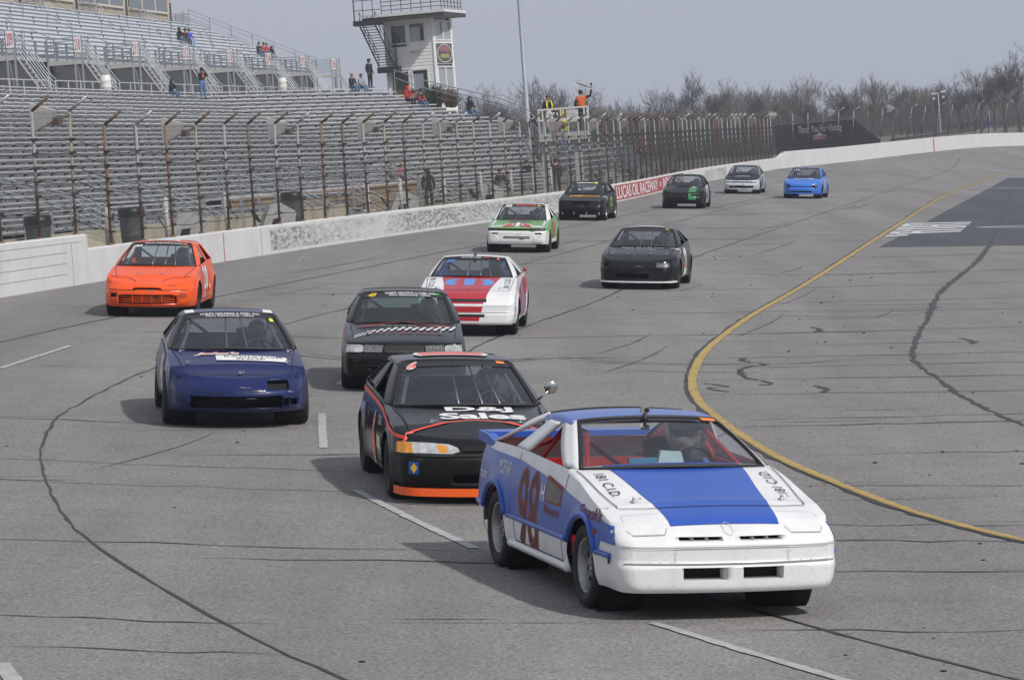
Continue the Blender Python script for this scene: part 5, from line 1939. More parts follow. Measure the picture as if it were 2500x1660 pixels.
class Car:
    def __init__(s, name, label, P, M):
        s.P = dict(wb=2.5, yf=-.95, yr=3.45, hw=.86, bow=.12, bowr=.08, rcx=.22, rcy=.20, zbf=.20, zrock=.22, zbr=.26, R=.345, rw=.305, tw=.22,
                   zt=[(-.95, .62), (-.6, .72), (.7, .93), (1.0, .95), (2.9, .98), (3.45, .92)],
                   hwt=[(-.95, .80), (-.3, .85), (.5, .86), (2.6, .86), (3.45, .80)],
                   sw=[(.18, -.035), (.35, -.015), (.55, .0), (.75, -.012), (.98, -.05)],
                   fp=[(.18, .03), (.35, 0), (.55, .02), (.66, .10)], rp=[(.2, .03), (.5, 0), (.9, .06)], flare=.025,
                   yc=.62, bw=.16, xw=.70, yrf=1.42, zr=1.25, wrf=.50, yrr=2.35, wrr=.50, yrb=3.0, xrb=.62, crown=.045, hoodcrown=.035,
                   yB=(1.78, 1.86), yC=(2.55, 2.30), quarter=True, zbump=.50, doors=(.62, 1.86), strip=.16, camber=0, steer=0., toff=0.0)
        s.P.update(P)
        s.root = thing(name, label, 'race car', M, 'race cars on the track')
        s.mats = {}
        s.build_skin()

    # ---- outline and skin
    def half(s):
        P = s.P
        hwf = pchip(P['hwt'], P['yf'] + P['bow'])
        pts = []
        xe = hwf - P['rcx']
        for i in range(9):
            x = xe * i / 8
            pts.append((x, P['yf'] + P['bow'] * (x / hwf) ** 2.2))
        y0 = pts[-1][1]
        for i in range(1, 7):
            a = i / 6 * PI / 2
            pts.append((xe + P['rcx'] * math.sin(a), y0 + P['rcy'] * (1 - math.cos(a)) + (P['bow'] * .25) * math.sin(a)))
        ystart = pts[-1][1]
        hwr = pchip(P['hwt'], P['yr'] - P['bowr'])
        xr = hwr - P['rcx']
        yend = P['yr'] - P['bowr'] - P['rcy']
        ys = set()
        y = ystart + .07
        while y < yend - .03:
            ys.add(round(y, 3))
            y += .09
        for yw in (0, P['wb']):
            for k in range(0, 25):
                yy = yw - P['R'] * math.cos(PI * k / 24)
                if ystart < yy < yend:
                    ys.add(round(yy, 4))
            for e in (-.002, .002):
                for sg in (-1, 1):
                    ys.add(round(yw + sg * P['R'] + sg * abs(e) * 1.0, 4))
        for yd in P['doors'] + (P['yc'],):
            ys.add(round(yd, 4))
        ys = sorted(ys)
        out = []
        for y in ys:
            if not out or y - out[-1] > .0015:
                out.append(y)
        for y in out:
            pts.append((pchip(P['hwt'], y), y))
        for i in range(7):
            a = i / 6 * PI / 2
            pts.append((xr + P['rcx'] * math.cos(a), yend + P['rcy'] * math.sin(a)))
        for i in range(1, 7):
            x = xr * (1 - i / 6)
            pts.append((x, P['yr'] - P['bowr'] * (x / hwr) ** 2))
        return pts

    def zbot(s, x, y, fr, rr):
        P = s.P
        z = P['zrock'] + (P['zbf'] - P['zrock']) * fr + (P['zbr'] - P['zrock']) * rr
        for yw in (0, P['wb']):
            q = P['R'] ** 2 - (y - yw) ** 2
            if q > 0:
                z = max(z, P['rw'] + math.sqrt(q))
        return z

    def build_skin(s):
        P = s.P
        half = s.half()
        NV = P.get('NV', 12)
        ya = -P['R'] - .02
        yb = P['wb'] + P['R'] + .02
        cols = []
        for (x, y) in half:
            fr = max(0, min(1, (ya - y) / (ya - P['yf'] - P['bow'])))
            rr = max(0, min(1, (y - yb) / (P['yr'] - P['bowr'] - yb)))
            zb, zt = s.zbot(x, y, fr, rr), pchip(P['zt'], y)
            col = []
            for j in range(NV + 1):
                z = zb + (zt - zb) * j / NV
                side = min(1, max(0, (x - .3) / .35))
                dx = pchip(P['sw'], z) * side
                dy = pchip(P['fp'], z) * fr ** .8 - pchip(P['rp'], z) * rr ** .8
                X = x + dx
                for yw in (0, P['wb']):
                    rad = math.hypot(y - yw, z - P['rw'])
                    if x > .5 and rad >= P['R'] - .02:
                        X += P['flare'] * math.exp(-((rad - P['R']) / .07) ** 2)
                col.append((X, y + dy, z))
            cols.append(col)
        n = len(cols)
        V, F, tagf = [], [], []
        idx = {}
        for sd in (1, -1):
            for i in range(n):
                for j in range(NV + 1):
                    if sd == -1 and i in (0, n - 1):
                        idx[(sd, i, j)] = idx[(1, i, j)]
                        continue
                    x, y, z = cols[i][j]
                    idx[(sd, i, j)] = len(V)
                    V.append((sd * x if i not in (0, n - 1) else 0, y, z))
            for i in range(n - 1):
                for j in range(NV):
                    q = (idx[(sd, i, j)], idx[(sd, i + 1, j)], idx[(sd, i + 1, j + 1)], idx[(sd, i, j + 1)])
                    F.append(q if sd == 1 else q[::-1])
                    yc_, zc_ = (half[i][1] + half[i + 1][1]) / 2, (cols[i][j][2] + cols[i + 1][j + 1][2]) / 2
                    side = 'L' if sd == -1 else 'R'
                    if yc_ < ya - .0:
                        nm = 'front_bumper' if zc_ < P['zbump'] else 'nose_panel'
                    elif yc_ > P['yr'] - P['bowr'] - P['rcy'] - .1:
                        nm = 'rear_bumper'
                    elif yc_ < P['doors'][0]:
                        nm = 'fender' + side
                    elif yc_ < P['doors'][1]:
                        nm = 'door' + side
                    else:
                        nm = 'quarter_panel' + side
                    tagf.append(nm)
        # lids: bonnet and boot
        NX = 14
        def lid(i0, i1, nm, crown):
            prev = None
            for i in range(i0, i1 + 1):
                x, y, z = cols[i][NV]
                row = []
                if x < .02 or i in (0, n - 1):
                    row = [idx[(1, i, NV)]]
                else:
                    for k in range(NX + 1):
                        a = -1 + 2 * k / NX
                        if k == 0:
                            row.append(idx[(-1, i, NV)])
                        elif k == NX:
                            row.append(idx[(1, i, NV)])
                        else:
                            sh = (1 - a * a) ** .8
                            row.append(len(V))
                            V.append((a * x, y, z + crown * sh * (x / P['hw']) ** 2))
                if prev:
                    if len(prev) == 1:
                        for k in range(NX):
                            F.append((prev[0], row[k], row[k + 1])[::-1])
                            tagf.append(nm)
                    elif len(row) == 1:
                        for k in range(NX):
                            F.append((prev[k], prev[k + 1], row[0]))
                            tagf.append(nm)
                    else:
                        for k in range(NX):
                            F.append((prev[k], prev[k + 1], row[k + 1], row[k]))
                            tagf.append(nm)
                prev = row
        ic = max(i for i in range(n) if half[i][1] <= P['yc'] + .04 and i < n - 14)
        ir = min(i for i in range(n) if half[i][1] >= P['yrb'] - .02)
        lid(0, ic, 'bonnet', P['hoodcrown'])
        lid(ir, n - 1, 'boot_lid', .02)
        s.V, s.F, s.tagf = V, F, tagf
        s.bvh = BVHTree.FromPolygons(V, F)
        s.zcowl = pchip(P['zt'], P['yc'])

    def emit_skin(s, default, overrides=None, openings=()):
        """split the skin into panels; openings = list of (x0,x1,z0,z1,depth) cut into the front face"""
        overrides = overrides or {}
        bm = bmesh.new()
        vs = [bm.verts.new(v) for v in s.V]
        lay = bm.faces.layers.int.new('panel')
        names = sorted(set(s.tagf))
        for f, nm in zip(s.F, s.tagf):
            try:
                fc = bm.faces.new([vs[i] for i in f])
                fc[lay] = names.index(nm)
            except ValueError:
                pass
        bmesh.ops.recalc_face_normals(bm, faces=bm.faces)
        hole_faces = []
        for (x0, x1, z0, z1, dep) in openings:
            reg = lambda f: f.calc_center_median().y < -s.P['R'] + .05 and f.normal.y < -.25
            for co, no in (((x0, 0, 0), (1, 0, 0)), ((x1, 0, 0), (1, 0, 0)), ((0, 0, z0), (0, 0, 1)), ((0, 0, z1), (0, 0, 1))):
                fs = [f for f in bm.faces if reg(f) and min(v.co.x for v in f.verts) < x1 + .12 and max(v.co.x for v in f.verts) > x0 - .12]
                geom = set(fs)
                for f in fs:
                    geom.update(f.edges)
                    geom.update(f.verts)
                bmesh.ops.bisect_plane(bm, geom=list(geom), plane_co=co, plane_no=no, dist=1e-5)
            sel = []
            for f in bm.faces:
                c = f.calc_center_median()
                if reg(f) and x0 < c.x < x1 and z0 < c.z < z1:
                    sel.append(f)
            if not sel:
                continue
            r = bmesh.ops.extrude_face_region(bm, geom=sel)
            nv = [g for g in r['geom'] if isinstance(g, bmesh.types.BMVert)]
            nf = [g for g in r['geom'] if isinstance(g, bmesh.types.BMFace)]
            for v in nv:
                v.co.y += dep
            dead = [f for f in sel if f.is_valid]
            if dead:
                bmesh.ops.delete(bm, geom=dead, context='FACES_ONLY')
            for f in nf:
                if f.is_valid:
                    f[lay] = 999
        bm.normal_update()
        vn = {}
        for f in bm.faces:
            if f[lay] != 999:
                ar = f.calc_area()
                gk = names[f[lay]] == 'front_bumper' if s.P.get('sharp') else 0
                for v in f.verts:
                    vn[(v, gk)] = vn.get((v, gk), Vector()) + f.normal * ar
        groups = {}
        for f in bm.faces:
            groups.setdefault(f[lay], []).append(f)
        for gi, fs in groups.items():
            if gi == 999:
                nm, m = 'intake', M_VOID
            else:
                nm = names[gi]
                m = overrides.get(nm, default)
                if nm[-1] in 'LR':
                    nm = nm[:-1]
            mp, pv, pf = {}, [], []
            for f in fs:
                q = []
                for v in f.verts:
                    if v not in mp:
                        mp[v] = len(pv)
                        pv.append(v.co.copy())
                    q.append(mp[v])
                pf.append(tuple(q))
            mb = MB()
            mb.add(pv, pf)
            o = mb.build(nm, m, s.root, smooth=True)
            if gi != 999:
                inv = sorted(mp.items(), key=lambda q: q[1])
                o.data.normals_split_custom_set_from_vertices([vn[(v, (names[gi] == 'front_bumper') if s.P.get('sharp') else 0)].normalized() for v, _ in inv])
        bm.free()

    # ---- greenhouse
    def lerp(s, a, b, t):
        return tuple(a[i] + (b[i] - a[i]) * t for i in range(3))
    def belt(s, sg, y):
        P = s.P
        z = pchip(P['zt'], y)
        return (sg * (pchip(P['hwt'], y) + pchip(P['sw'], z) - .004), y, z)
    def ws(s, a, b, out=0.):
        """windscreen surface: a across -1..1, b up 0..1"""
        P = s.P
        p0 = (a * P['xw'], P['yc'] - .06 - P['bw'] * (1 - a * a), s.zcowl + P['hoodcrown'] * .75 * (1 - a * a) - .004)
        p1 = (a * P['wrf'], P['yrf'] - .06 * (1 - a * a), P['zr'] + P['crown'] * .6 * (1 - a * a))
        x, y, z = s.lerp(p0, p1, b)
        bulge = .035 * 4 * b * (1 - b) * .5
        dy, dz = p1[1] - p0[1], p1[2] - p0[2]
        L = math.hypot(dy, dz)
        return Vector((x, y - (bulge + out) * dz / L, z + (bulge + out) * dy / L))
    def rg(s, a, b, out=0.):
        P = s.P
        zb = pchip(P['zt'], P['yrb'])
        p0 = (a * P['xrb'], P['yrb'] + .05 * (1 - a * a), zb + .012 * (1 - a * a))
        p1 = (a * P['wrr'], P['yrr'] + .03 * (1 - a * a), P['zr'] + P['crown'] * .6 * (1 - a * a))
        x, y, z = s.lerp(p0, p1, b)
        k = .05 * 4 * b * (1 - b) * .5 + out
        dy, dz = p1[1] - p0[1], p1[2] - p0[2]
        L = math.hypot(dy, dz)
        return Vector((x, y + k * dz / L, z - k * dy / L))
    def roof(s, a, b):
        P = s.P
        y0, y1 = P['yrf'] - .06 * (1 - a * a), P['yrr'] + .03 * (1 - a * a)
        w = P['wrf'] + (P['wrr'] - P['wrf']) * b
        return Vector((a * w, y0 + (y1 - y0) * b, P['zr'] + P['crown'] * .6 * (1 - a * a) + P['crown'] * .5 * math.sin(PI * b)))
    def rail(s, sg, y):
        P = s.P
        t = max(0, min(1, (y - P['yrf']) / (P['yrr'] - P['yrf'])))
        w = P['wrf'] + (P['wrr'] - P['wrf']) * t + .055
        return (sg * w, y, P['zr'] - .055 + P['crown'] * .5 * math.sin(PI * t))

    def greenhouse(s, m_roof, m_pillar=None, m_strip=None, m_wsframe=None, quarter=None, glass_m=None, rear_glass=True, m_B=None):
        P = s.P
        m_pillar = m_pillar or m_roof
        mb = MB()
        mb.grid(lambda u, v: s.roof(-1 + 2 * u, v), 14, 10)
        for sg in (1, -1):
            def curl(u, v, sg=sg):
                p = s.roof(sg, v)
                q = Vector(s.rail(sg, p.y))
                t = u
                return Vector((p.x + (q.x - p.x) * math.sin(t * PI / 2), p.y, p.z + (q.z - p.z) * (1 - math.cos(t * PI / 2))))
            mb.grid(curl, 4, 10)
        o = mb.build('roof', m_roof, s.root, smooth=True)
        fix_normals(o.data)
        def patch(nm, fa, fb, m, n=10, k=3, th=.025):
            mb = MB()
            mb.grid(lambda u, v: Vector(s.lerp(fa(v), fb(v), u)), k, n)
            o = mb.build(nm, m, s.root, smooth=True)
            md = o.modifiers.new('thick', 'SOLIDIFY')
            md.thickness = th
            md.offset = 0
            return o
        yrf, yc = P['yrf'], P['yc']
        for sg in (1, -1):
            def wse(v, sg=sg):
                p = s.ws(sg, v)
                return (p.x, p.y, p.z)
            def A1(v, sg=sg):
                a, b = s.belt(sg, yc + .16), s.rail(sg, yrf + .17)
                x, y, z = s.lerp(a, b, v)
                return (x + sg * .018 * math.sin(PI * v), y, z)
            patch('pillar', wse, A1, m_pillar)
            # cowl corner
            y0, y1 = P['yB']
            wB = P.get('wB', .085)
            def B0(v, sg=sg):
                return s.lerp(s.belt(sg, y0 - wB), s.rail(sg, y1 - wB * .8), v)
            def B1(v, sg=sg):
                return s.lerp(s.belt(sg, y0 + wB), s.rail(sg, y1 + wB * .8), v)
            patch('pillar', B0, B1, m_B or m_pillar)
            c0, c1 = P['yC']
            def C0(v, sg=sg):
                return s.lerp(s.belt(sg, c0), s.rail(sg, c1), v)
            def rge(v, sg=sg):
                p = s.rg(sg, v)
                return (p.x, p.y, p.z)
            patch('rear_pillar', C0, rge, m_pillar)
            if quarter is not None:
                def Q0(v, sg=sg):
                    x, y, z = B1(v, sg)
                    return (x - sg * .012, y, z)
                def Q1(v, sg=sg):
                    x, y, z = C0(v, sg)
                    return (x - sg * .012, y, z)
                patch('quarter_window', Q0, Q1, quarter, th=.006)
        g = glass_m or M_GLASS
        mb = MB()
        mb.grid(lambda u, v: s.ws(-.975 + 1.95 * u, .01 + v * .975, -.004), 16, 10)
        mb.build('windscreen', g, s.root, smooth=True)
        mb = MB()
        if m_strip is not None:
            mb.grid(lambda u, v: s.ws(-.97 + 1.94 * u, 1 - P['strip'] + v * P['strip'], .004), 16, 3)
            mb.build('sun_strip', m_strip, s.root, smooth=True)
        fr = MB()
        mf = m_wsframe or M_BLACK
        path = [s.ws(-1 + .02, t / 10, .002) for t in range(11)] + [s.ws(-.98 + 1.96 * t / 12, 1., .002) for t in range(1, 12)] + [s.ws(.98, 1 - t / 10, .002) for t in range(11)] + [s.ws(.98 - 1.96 * t / 12, .0, .004) for t in range(1, 13)]
        fr.tube(path, .016, 5)
        fr.build('windscreen_seal', mf, s.root, smooth=True)
        if rear_glass:
            mb = MB()
            mb.grid(lambda u, v: s.rg(-.97 + 1.94 * u, .02 + .95 * v, -.004), 12, 6)
            mb.build('rear_window', glass_m or M_GLASSB, s.root, smooth=True)
        fr = MB()
        fr.tube([s.rg(-.98, t / 8) for t in range(9)] + [s.rg(-.98 + 1.96 * t / 8, 1) for t in range(1, 8)] + [s.rg(.98, 1 - t / 8) for t in range(9)], .014, 5)
        fr.build('rear_window_seal', M_BLACK, s.root)
        s.wsv = BVHTree.FromPolygons([s.ws(-1 + 2 * i / 16, j / 10, .006) for j in range(11) for i in range(17)], [(j * 17 + i, j * 17 + i + 1, (j + 1) * 17 + i + 1, (j + 1) * 17 + i) for j in range(10) for i in range(16)])
        RV = [s.roof(-1 + 2 * i / 14, j / 10) for j in range(11) for i in range(15)]
        s.roofv = BVHTree.FromPolygons(RV, [(j * 15 + i, j * 15 + i + 1, (j + 1) * 15 + i + 1, (j + 1) * 15 + i) for j in range(10) for i in range(14)])

    # ---- cabin
    def cabin(s, m_in=None, m_cage=None, bars=2, dash=None, diag=True, driver=True):
        P = s.P
        m_in = m_in or M_INTD
        m_cage = m_cage or M_CAGE
        zc = s.zcowl
        mb = MB()
        hw = P['hw'] - .11
        y0, y1 = P['yc'] + .12, P['yrb'] + .05
        for sg in (1, -1):
            mb.box((sg * hw, (y0 + y1) / 2, (.3 + zc - .04) / 2), (.03, y1 - y0, zc - .34))
        mb.box((0, (y0 + y1) / 2, .28), (2 * hw, y1 - y0, .03))
        mb.box((0, y1 - .35, zc - .17), (2 * hw, .62, .03))
        mb.box((0, y1 - .68, .55), (2 * hw, .03, .6))
        mb.build('cabin_tub', m_in, s.root)
        mb = MB()
        mb.prism([(-hw, y0 - .1, .55), (-hw, y0 + .28, .55), (-hw, y0 + .26, zc - .10), (-hw, y0 - .1, zc - .05)], (2 * hw, 0, 0))
        mb.build('dashboard', dash or M_INTD, s.root)
        # cage
        c = MB()
        yh = P['yB'][1] + .03
        zr = P['zr'] - .035
        wt = P['wrf'] - .03
        c.tube([(-hw + .05, yh + .05, .3), (-hw + .06, yh + .03, zc), (-wt, yh, zr - .04), (-wt + .08, yh, zr), (wt - .08, yh, zr), (wt, yh, zr - .04), (hw - .06, yh + .03, zc), (hw - .05, yh + .05, .3)], .022, 8)
        for sg in (1, -1):
            p = s.ws(sg * .88, .02, -.10)
            q = s.ws(sg * .86, .97, -.07)
            c.tube([(p.x, p.y + .05, .4), (p.x, p.y + .04, p.z), (q.x, q.y, q.z - .02), (sg * wt, yh, zr - .02)], .021, 8)
            c.tube([(sg * wt, yh, zr - .1), (sg * (hw - .2), P['yrb'] + .1, zc - .15)], .02, 8)
        if diag:
            c.tube([(-wt, yh + .01, zr - .03), (hw - .1, yh + .03, .35)], .02, 8)
        c.tube([(-hw + .06, yh + .02, zc - .12), (hw - .06, yh + .02, zc - .12)], .02, 8)
        c.build('roll_cage', m_cage, s.root, smooth=True)
        for k in range(bars):
            a = (-.10, .22, .46)[k] if bars > 1 else .1
            b = MB()
            p, q = s.ws(a * 1.05, .0, -.03), s.ws(a, .98, -.03)
            b.tube([p, q], .010, 6)
            b.build('windscreen_bar', m_cage if bars != 3 else M_CHROME, s.root, smooth=True)
        # seat
        st = MB()
        yx = yh - .22
        st.grid(lambda u, v: Vector((.36 + (-.25 + .5 * u), yx + .18 * v + .06 * abs(u - .5), .38 + .72 * v * (1 - .12 * abs(u - .5)))), 6, 6)
        o = st.build('race_seat', M_SEATB, s.root, smooth=True)
        md = o.modifiers.new('thick', 'SOLIDIFY')
        md.thickness = .06
        wl = MB()
        W = Matrix.Translation((.36, y0 + .42, zc - .06)) @ Matrix.Rotation(math.radians(62), 4, 'X')
        ring = [W @ Vector((.175 * math.cos(2 * PI * k / 20), .175 * math.sin(2 * PI * k / 20), 0)) for k in range(21)]
        wl.tube(ring, .014, 6)
        for k in range(3):
            wl.tube([W @ Vector((0, 0, -.03)), W @ Vector((.17 * math.cos(PI / 2 + 2 * PI * k / 3), .17 * math.sin(PI / 2 + 2 * PI * k / 3), 0))], .01, 5)
        wl.build('steering_wheel', M_BLACK, s.root, smooth=True)
        s.seat_pos = (.36, yx, zc)
        s.wheel_c = Vector((.36, y0 + .42, zc - .06))

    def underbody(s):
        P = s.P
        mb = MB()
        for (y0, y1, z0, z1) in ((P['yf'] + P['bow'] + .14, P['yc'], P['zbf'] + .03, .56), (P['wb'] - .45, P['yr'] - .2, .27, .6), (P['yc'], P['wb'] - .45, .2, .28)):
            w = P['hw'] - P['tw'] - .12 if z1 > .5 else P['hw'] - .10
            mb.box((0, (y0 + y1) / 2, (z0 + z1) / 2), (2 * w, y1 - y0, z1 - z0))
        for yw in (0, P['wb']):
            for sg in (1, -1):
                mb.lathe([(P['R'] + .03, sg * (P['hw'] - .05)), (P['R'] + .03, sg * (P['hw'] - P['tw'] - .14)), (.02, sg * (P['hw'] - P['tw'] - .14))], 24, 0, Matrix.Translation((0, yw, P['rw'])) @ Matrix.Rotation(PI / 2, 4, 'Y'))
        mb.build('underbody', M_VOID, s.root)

    def wheels(s, style='plain', rimm=None):
        P = s.P
        tm, rm, dm = wheel_meshes(P['rw'], P['tw'], style, rimm or M_RIMD)
        for yw in (0, P['wb']):
            for sg in (1, -1):
                x = sg * (P['hw'] - P['tw'] / 2 - .005 + P['toff'])
                M = Matrix.Translation((x, yw, P['rw'])) @ Matrix.Rotation(P['steer'] if yw == 0 else 0, 4, 'Z') @ Matrix.Rotation(math.radians(P['camber']) * sg, 4, 'Y')
                if sg == 1:
                    M = M @ Matrix.Rotation(PI, 4, 'Z')
                w = link('wheel', rm, s.root, M)
                link('tyre', tm, w)
                link('brake_drum', dm, w)

    # ---- marks laid on the skin
    def drop(s, p, proj):
        x, y = p
        if proj == 'top':
            r = s.bvh.ray_cast(Vector((x, y, 3)), Vector((0, 0, -1)))
        elif proj == 'roof':
            r = s.roofv.ray_cast(Vector((x, y, 3)), Vector((0, 0, -1)))
        elif proj == 'front':
            r = s.bvh.ray_cast(Vector((x, -4, y)), Vector((0, 1, 0)))
        elif proj == 'left':
            r = s.bvh.ray_cast(Vector((-3, x, y)), Vector((1, 0, 0)))
        elif proj == 'right':
            r = s.bvh.ray_cast(Vector((3, x, y)), Vector((-1, 0, 0)))
        if r[0] is None:
            return None
        n = r[1]
        d = {'top': Vector((0, 0, 1)), 'roof': Vector((0, 0, 1)), 'front': Vector((0, -1, 0)), 'left': Vector((-1, 0, 0)), 'right': Vector((1, 0, 0))}[proj]
        if n.dot(d) < 0:
            n = -n
        return r[0] + n * s.lift
    lift = .0035

    def lay(s, name, pts, faces, proj, m, cell=.07):
        bm = bmesh.new()
        vs = [bm.verts.new((a, b, 0)) for a, b in pts]
        for f in faces:
            try:
                bm.faces.new([vs[i] for i in f])
            except ValueError:
                pass
        for ax in (0, 1):
            lo, hi = min(p[ax] for p in pts), max(p[ax] for p in pts)
            k = math.ceil(lo / cell)
            while k * cell < hi:
                co = [0, 0, 0]
                no = [0, 0, 0]
                co[ax] = k * cell
                no[ax] = 1
                bmesh.ops.bisect_plane(bm, geom=bm.verts[:] + bm.edges[:] + bm.faces[:], plane_co=co, plane_no=no, dist=1e-6)
                k += 1
        mb = MB()
        ok = {}
        for v in bm.verts:
            q = s.drop((v.co.x, v.co.y), proj) if proj != 'ws' else s.ws(v.co.x, v.co.y, .010)
            if q is not None:
                ok[v] = len(mb.v)
                mb.v.append(tuple(q))
        for f in bm.faces:
            if all(v in ok for v in f.verts):
                q = [Vector(mb.v[ok[v]]) for v in f.verts]
                if max((q[i] - q[i - 1]).length for i in range(len(q))) < cell * 5:
                    mb.f.append(tuple(ok[v] for v in f.verts))
                    mb.m.append(0)
        bm.free()
        s.lift += .0002
        if mb.f:
            return mb.build(name, m, s.root, smooth=False)

    def poly(s, name, pts, proj, m, cell=.07):
        return s.lay(name, pts, [tuple(range(len(pts)))], proj, m, cell)

    def text(s, txt, proj, c, w, h, m, name='lettering', weight=.0, shear=0., rot=0., arc=0., cell=.08, flip=False):
        vs, fs = text_mesh(txt, weight, shear)
        ca, sa = math.cos(rot), math.sin(rot)
        out = []
        for a, b in vs:
            a2, b2 = a * w, b * h + arc * (1 - (2 * a) ** 2)
            x, y = a2 * ca - b2 * sa, a2 * sa + b2 * ca
            if proj == 'left':
                x = -x
            out.append((c[0] + x, c[1] + y))
        return s.lay(name, out, fs, proj, m, cell)

    def seam(s, pts, proj, w=.008, m=None):
        P_, R_ = [], []
        n = len(pts)
        for i in range(n):
            a, b = Vector(pts[max(0, i - 1)]), Vector(pts[min(n - 1, i + 1)])
            d = (b - a).normalized()
            p = Vector(pts[i])
            P_.append((p.x - d.y * w / 2, p.y + d.x * w / 2))
            R_.append((p.x + d.y * w / 2, p.y - d.x * w / 2))
        return s.lay('panel_gap' if m is None else 'pinstripe', P_ + R_, [(i, i + 1, i + n + 1, i + n) for i in range(n - 1)], proj, m or M_GASKET, .09)

    def pin(s, x, y):
        q = s.drop((x, y), 'top')
        if q is None:
            return
        mb = MB()
        mb.lathe([(.022, 0), (.022, .004), (.008, .006), (.007, .03), (0, .032)], 10, M=Matrix.Translation(q))
        mb.tube([q + Vector((.03 * math.cos(a * PI / 4), .02 * math.sin(a * PI / 4), .018)) + Vector((.03, 0, 0)) for a in range(9)], .0035, 4)
        mb.build('bonnet_pin', M_CHROME, s.root, True)

    def tag_light(s, a=.72, b=.92, m=None, w=.11, h=.035):
        s.poly('scoring_light', [(a - w, b - h), (a + w, b - h), (a + w, b + h), (a - w, b + h)], 'ws', m or mat('orange_tag', (.9, .25, .06), .4), .5)

    def camera_box(s, x=0, b=.97):
        p = s.roof(x, .0) + Vector((0, -.01, 0))
        t = thing('action_camera', 'small silver action camera at the roof edge of the %s' % s.short, 'camera', s.root.matrix_world @ Matrix.Translation(p))
        mb = MB(); mb.box((0, 0, .055), (.062, .035, .045)); mb.build('body', mat('silver_camera', (.35, .35, .36), .35, .5), t)
        mb = MB(); mb.lathe([(.017, 0), (.017, .012), (.012, .014), (0, .014)], 14, M=Matrix.Translation((.012, -.0175, .058)) @ Matrix.Rotation(PI / 2, 4, 'X')); mb.build('lens', M_BLACK, t, True)
        mb = MB(); mb.tube([(0, 0, .035), (0, -.012, .0), (-.005, -.03, -.06)], .014, 6); mb.box((-.005, -.03, -.075), (.06, .03, .04)); mb.build('mount', M_BLACK, t)

# ---- the driver, one continuous seated figure that each car repeats
def skin_figure(name, joints, edges, radii, mats, classify, sub=1, root=0):
    me = bpy.data.meshes.new(name)
    me.from_pydata(joints, edges, [])
    ob = bpy.data.objects.new(name, me)
    COL.objects.link(ob)
    md = ob.modifiers.new('skin', 'SKIN')
    md.use_smooth_shade = True
    for i, r in enumerate(radii):
        sv = me.skin_vertices[0].data[i]
        sv.radius = r if isinstance(r, tuple) else (r, r)
        sv.use_root = i == root
    ms = ob.modifiers.new('sub', 'SUBSURF')
    ms.levels = sub
    ms.render_levels = sub
    dg = bpy.context.evaluated_depsgraph_get()
    dg.update()
    out = bpy.data.meshes.new_from_object(ob.evaluated_get(dg))
    bpy.data.objects.remove(ob)
    bpy.data.meshes.remove(me)
    out.name = name
    out.materials.clear()
    for m in mats:
        out.materials.append(m)
    for p in out.polygons:
        p.use_smooth = True
        p.material_index = classify(p.center)
    return out

M_SKIN = mat('skin', (.42, .25, .18), .6, var=.06)
M_GLOVE = mat('pale_glove', (.45, .43, .40), .8)
def driver_mesh():
    J = [(0, .10, -.42), (0, .12, -.22), (0, .12, -.02), (0, .10, .10), (0, .06, .22), (0, .05, .30),
         (.19, .10, .02), (.27, -.06, -.16), (.17, -.34, -.06), (-.19, .10, .02), (-.27, -.06, -.16), (-.17, -.34, -.06),
         (.10, -.20, -.46), (.13, -.60, -.40), (-.10, -.20, -.46), (-.13, -.60, -.40)]
    E = [(0, 1), (1, 2), (2, 3), (3, 4), (4, 5), (2, 6), (6, 7), (7, 8), (2, 9), (9, 10), (10, 11), (0, 12), (12, 13), (0, 14), (14, 15)]
    Rr = [(.17, .13), (.16, .12), (.17, .12), .065, .08, .085, .085, .06, .045, .085, .06, .045, .09, .06, .09, .06]
    return skin_figure('body', J, E, Rr, [mat('driver_suit', (.03, .03, .035), .8), M_SKIN], lambda c: 1 if c.z > .13 else 0)
DRIVER_ME = driver_mesh()
def hand_mesh():
    """a gloved left hand curled round a rim: palm, four fingers of unequal length and a thumb"""
    mb = MB()
    mb.ball((0, 0, 0), .042, 8, 6, 0, (1, .55, 1.05))
    for i, (x, L) in enumerate(((-.030, .055), (-.010, .064), (.011, .060), (.030, .048))):
        mb.tube([(x, -.004, .036), (x * 1.05, -.022, .036 + L * .45), (x * 1.05, -.052, .036 + L * .35), (x, -.060, .036 - L * .1)], [.0115, .0105, .0095, .008], 6)
    mb.tube([(.036, -.004, -.012), (.055, -.026, .008), (.046, -.05, .022)], [.013, .0115, .009], 6)
    return mb.mesh('hand', M_GLOVE, True)
HAND_ME = hand_mesh()
def helmet_mesh(m, mv):
    mb = MB()
    mb.ball((0, 0, 0), .145, 20, 14, 0, (.92, 1.08, 1.0))
    mb.v = [(x, y - (.02 if z < -.02 and y < 0 else 0), max(z, -.125)) for x, y, z in mb.v]
    return mb.mesh('helmet', m, True)
def visor_mesh(m):
    mb = MB()
    def f(u, v):
        a = math.radians(-62 + 124 * u) - PI / 2
        t = math.radians(68 + 34 * v)
        return Vector((.145 * .935 * math.sin(t) * math.cos(a), .145 * 1.095 * math.sin(t) * math.sin(a), .147 * math.cos(t)))
    mb.grid(f, 12, 4)
    return mb.mesh('visor', m, True)
M_VISOR = mat('dark_visor', (.02, .02, .022), .12, spec=.9)
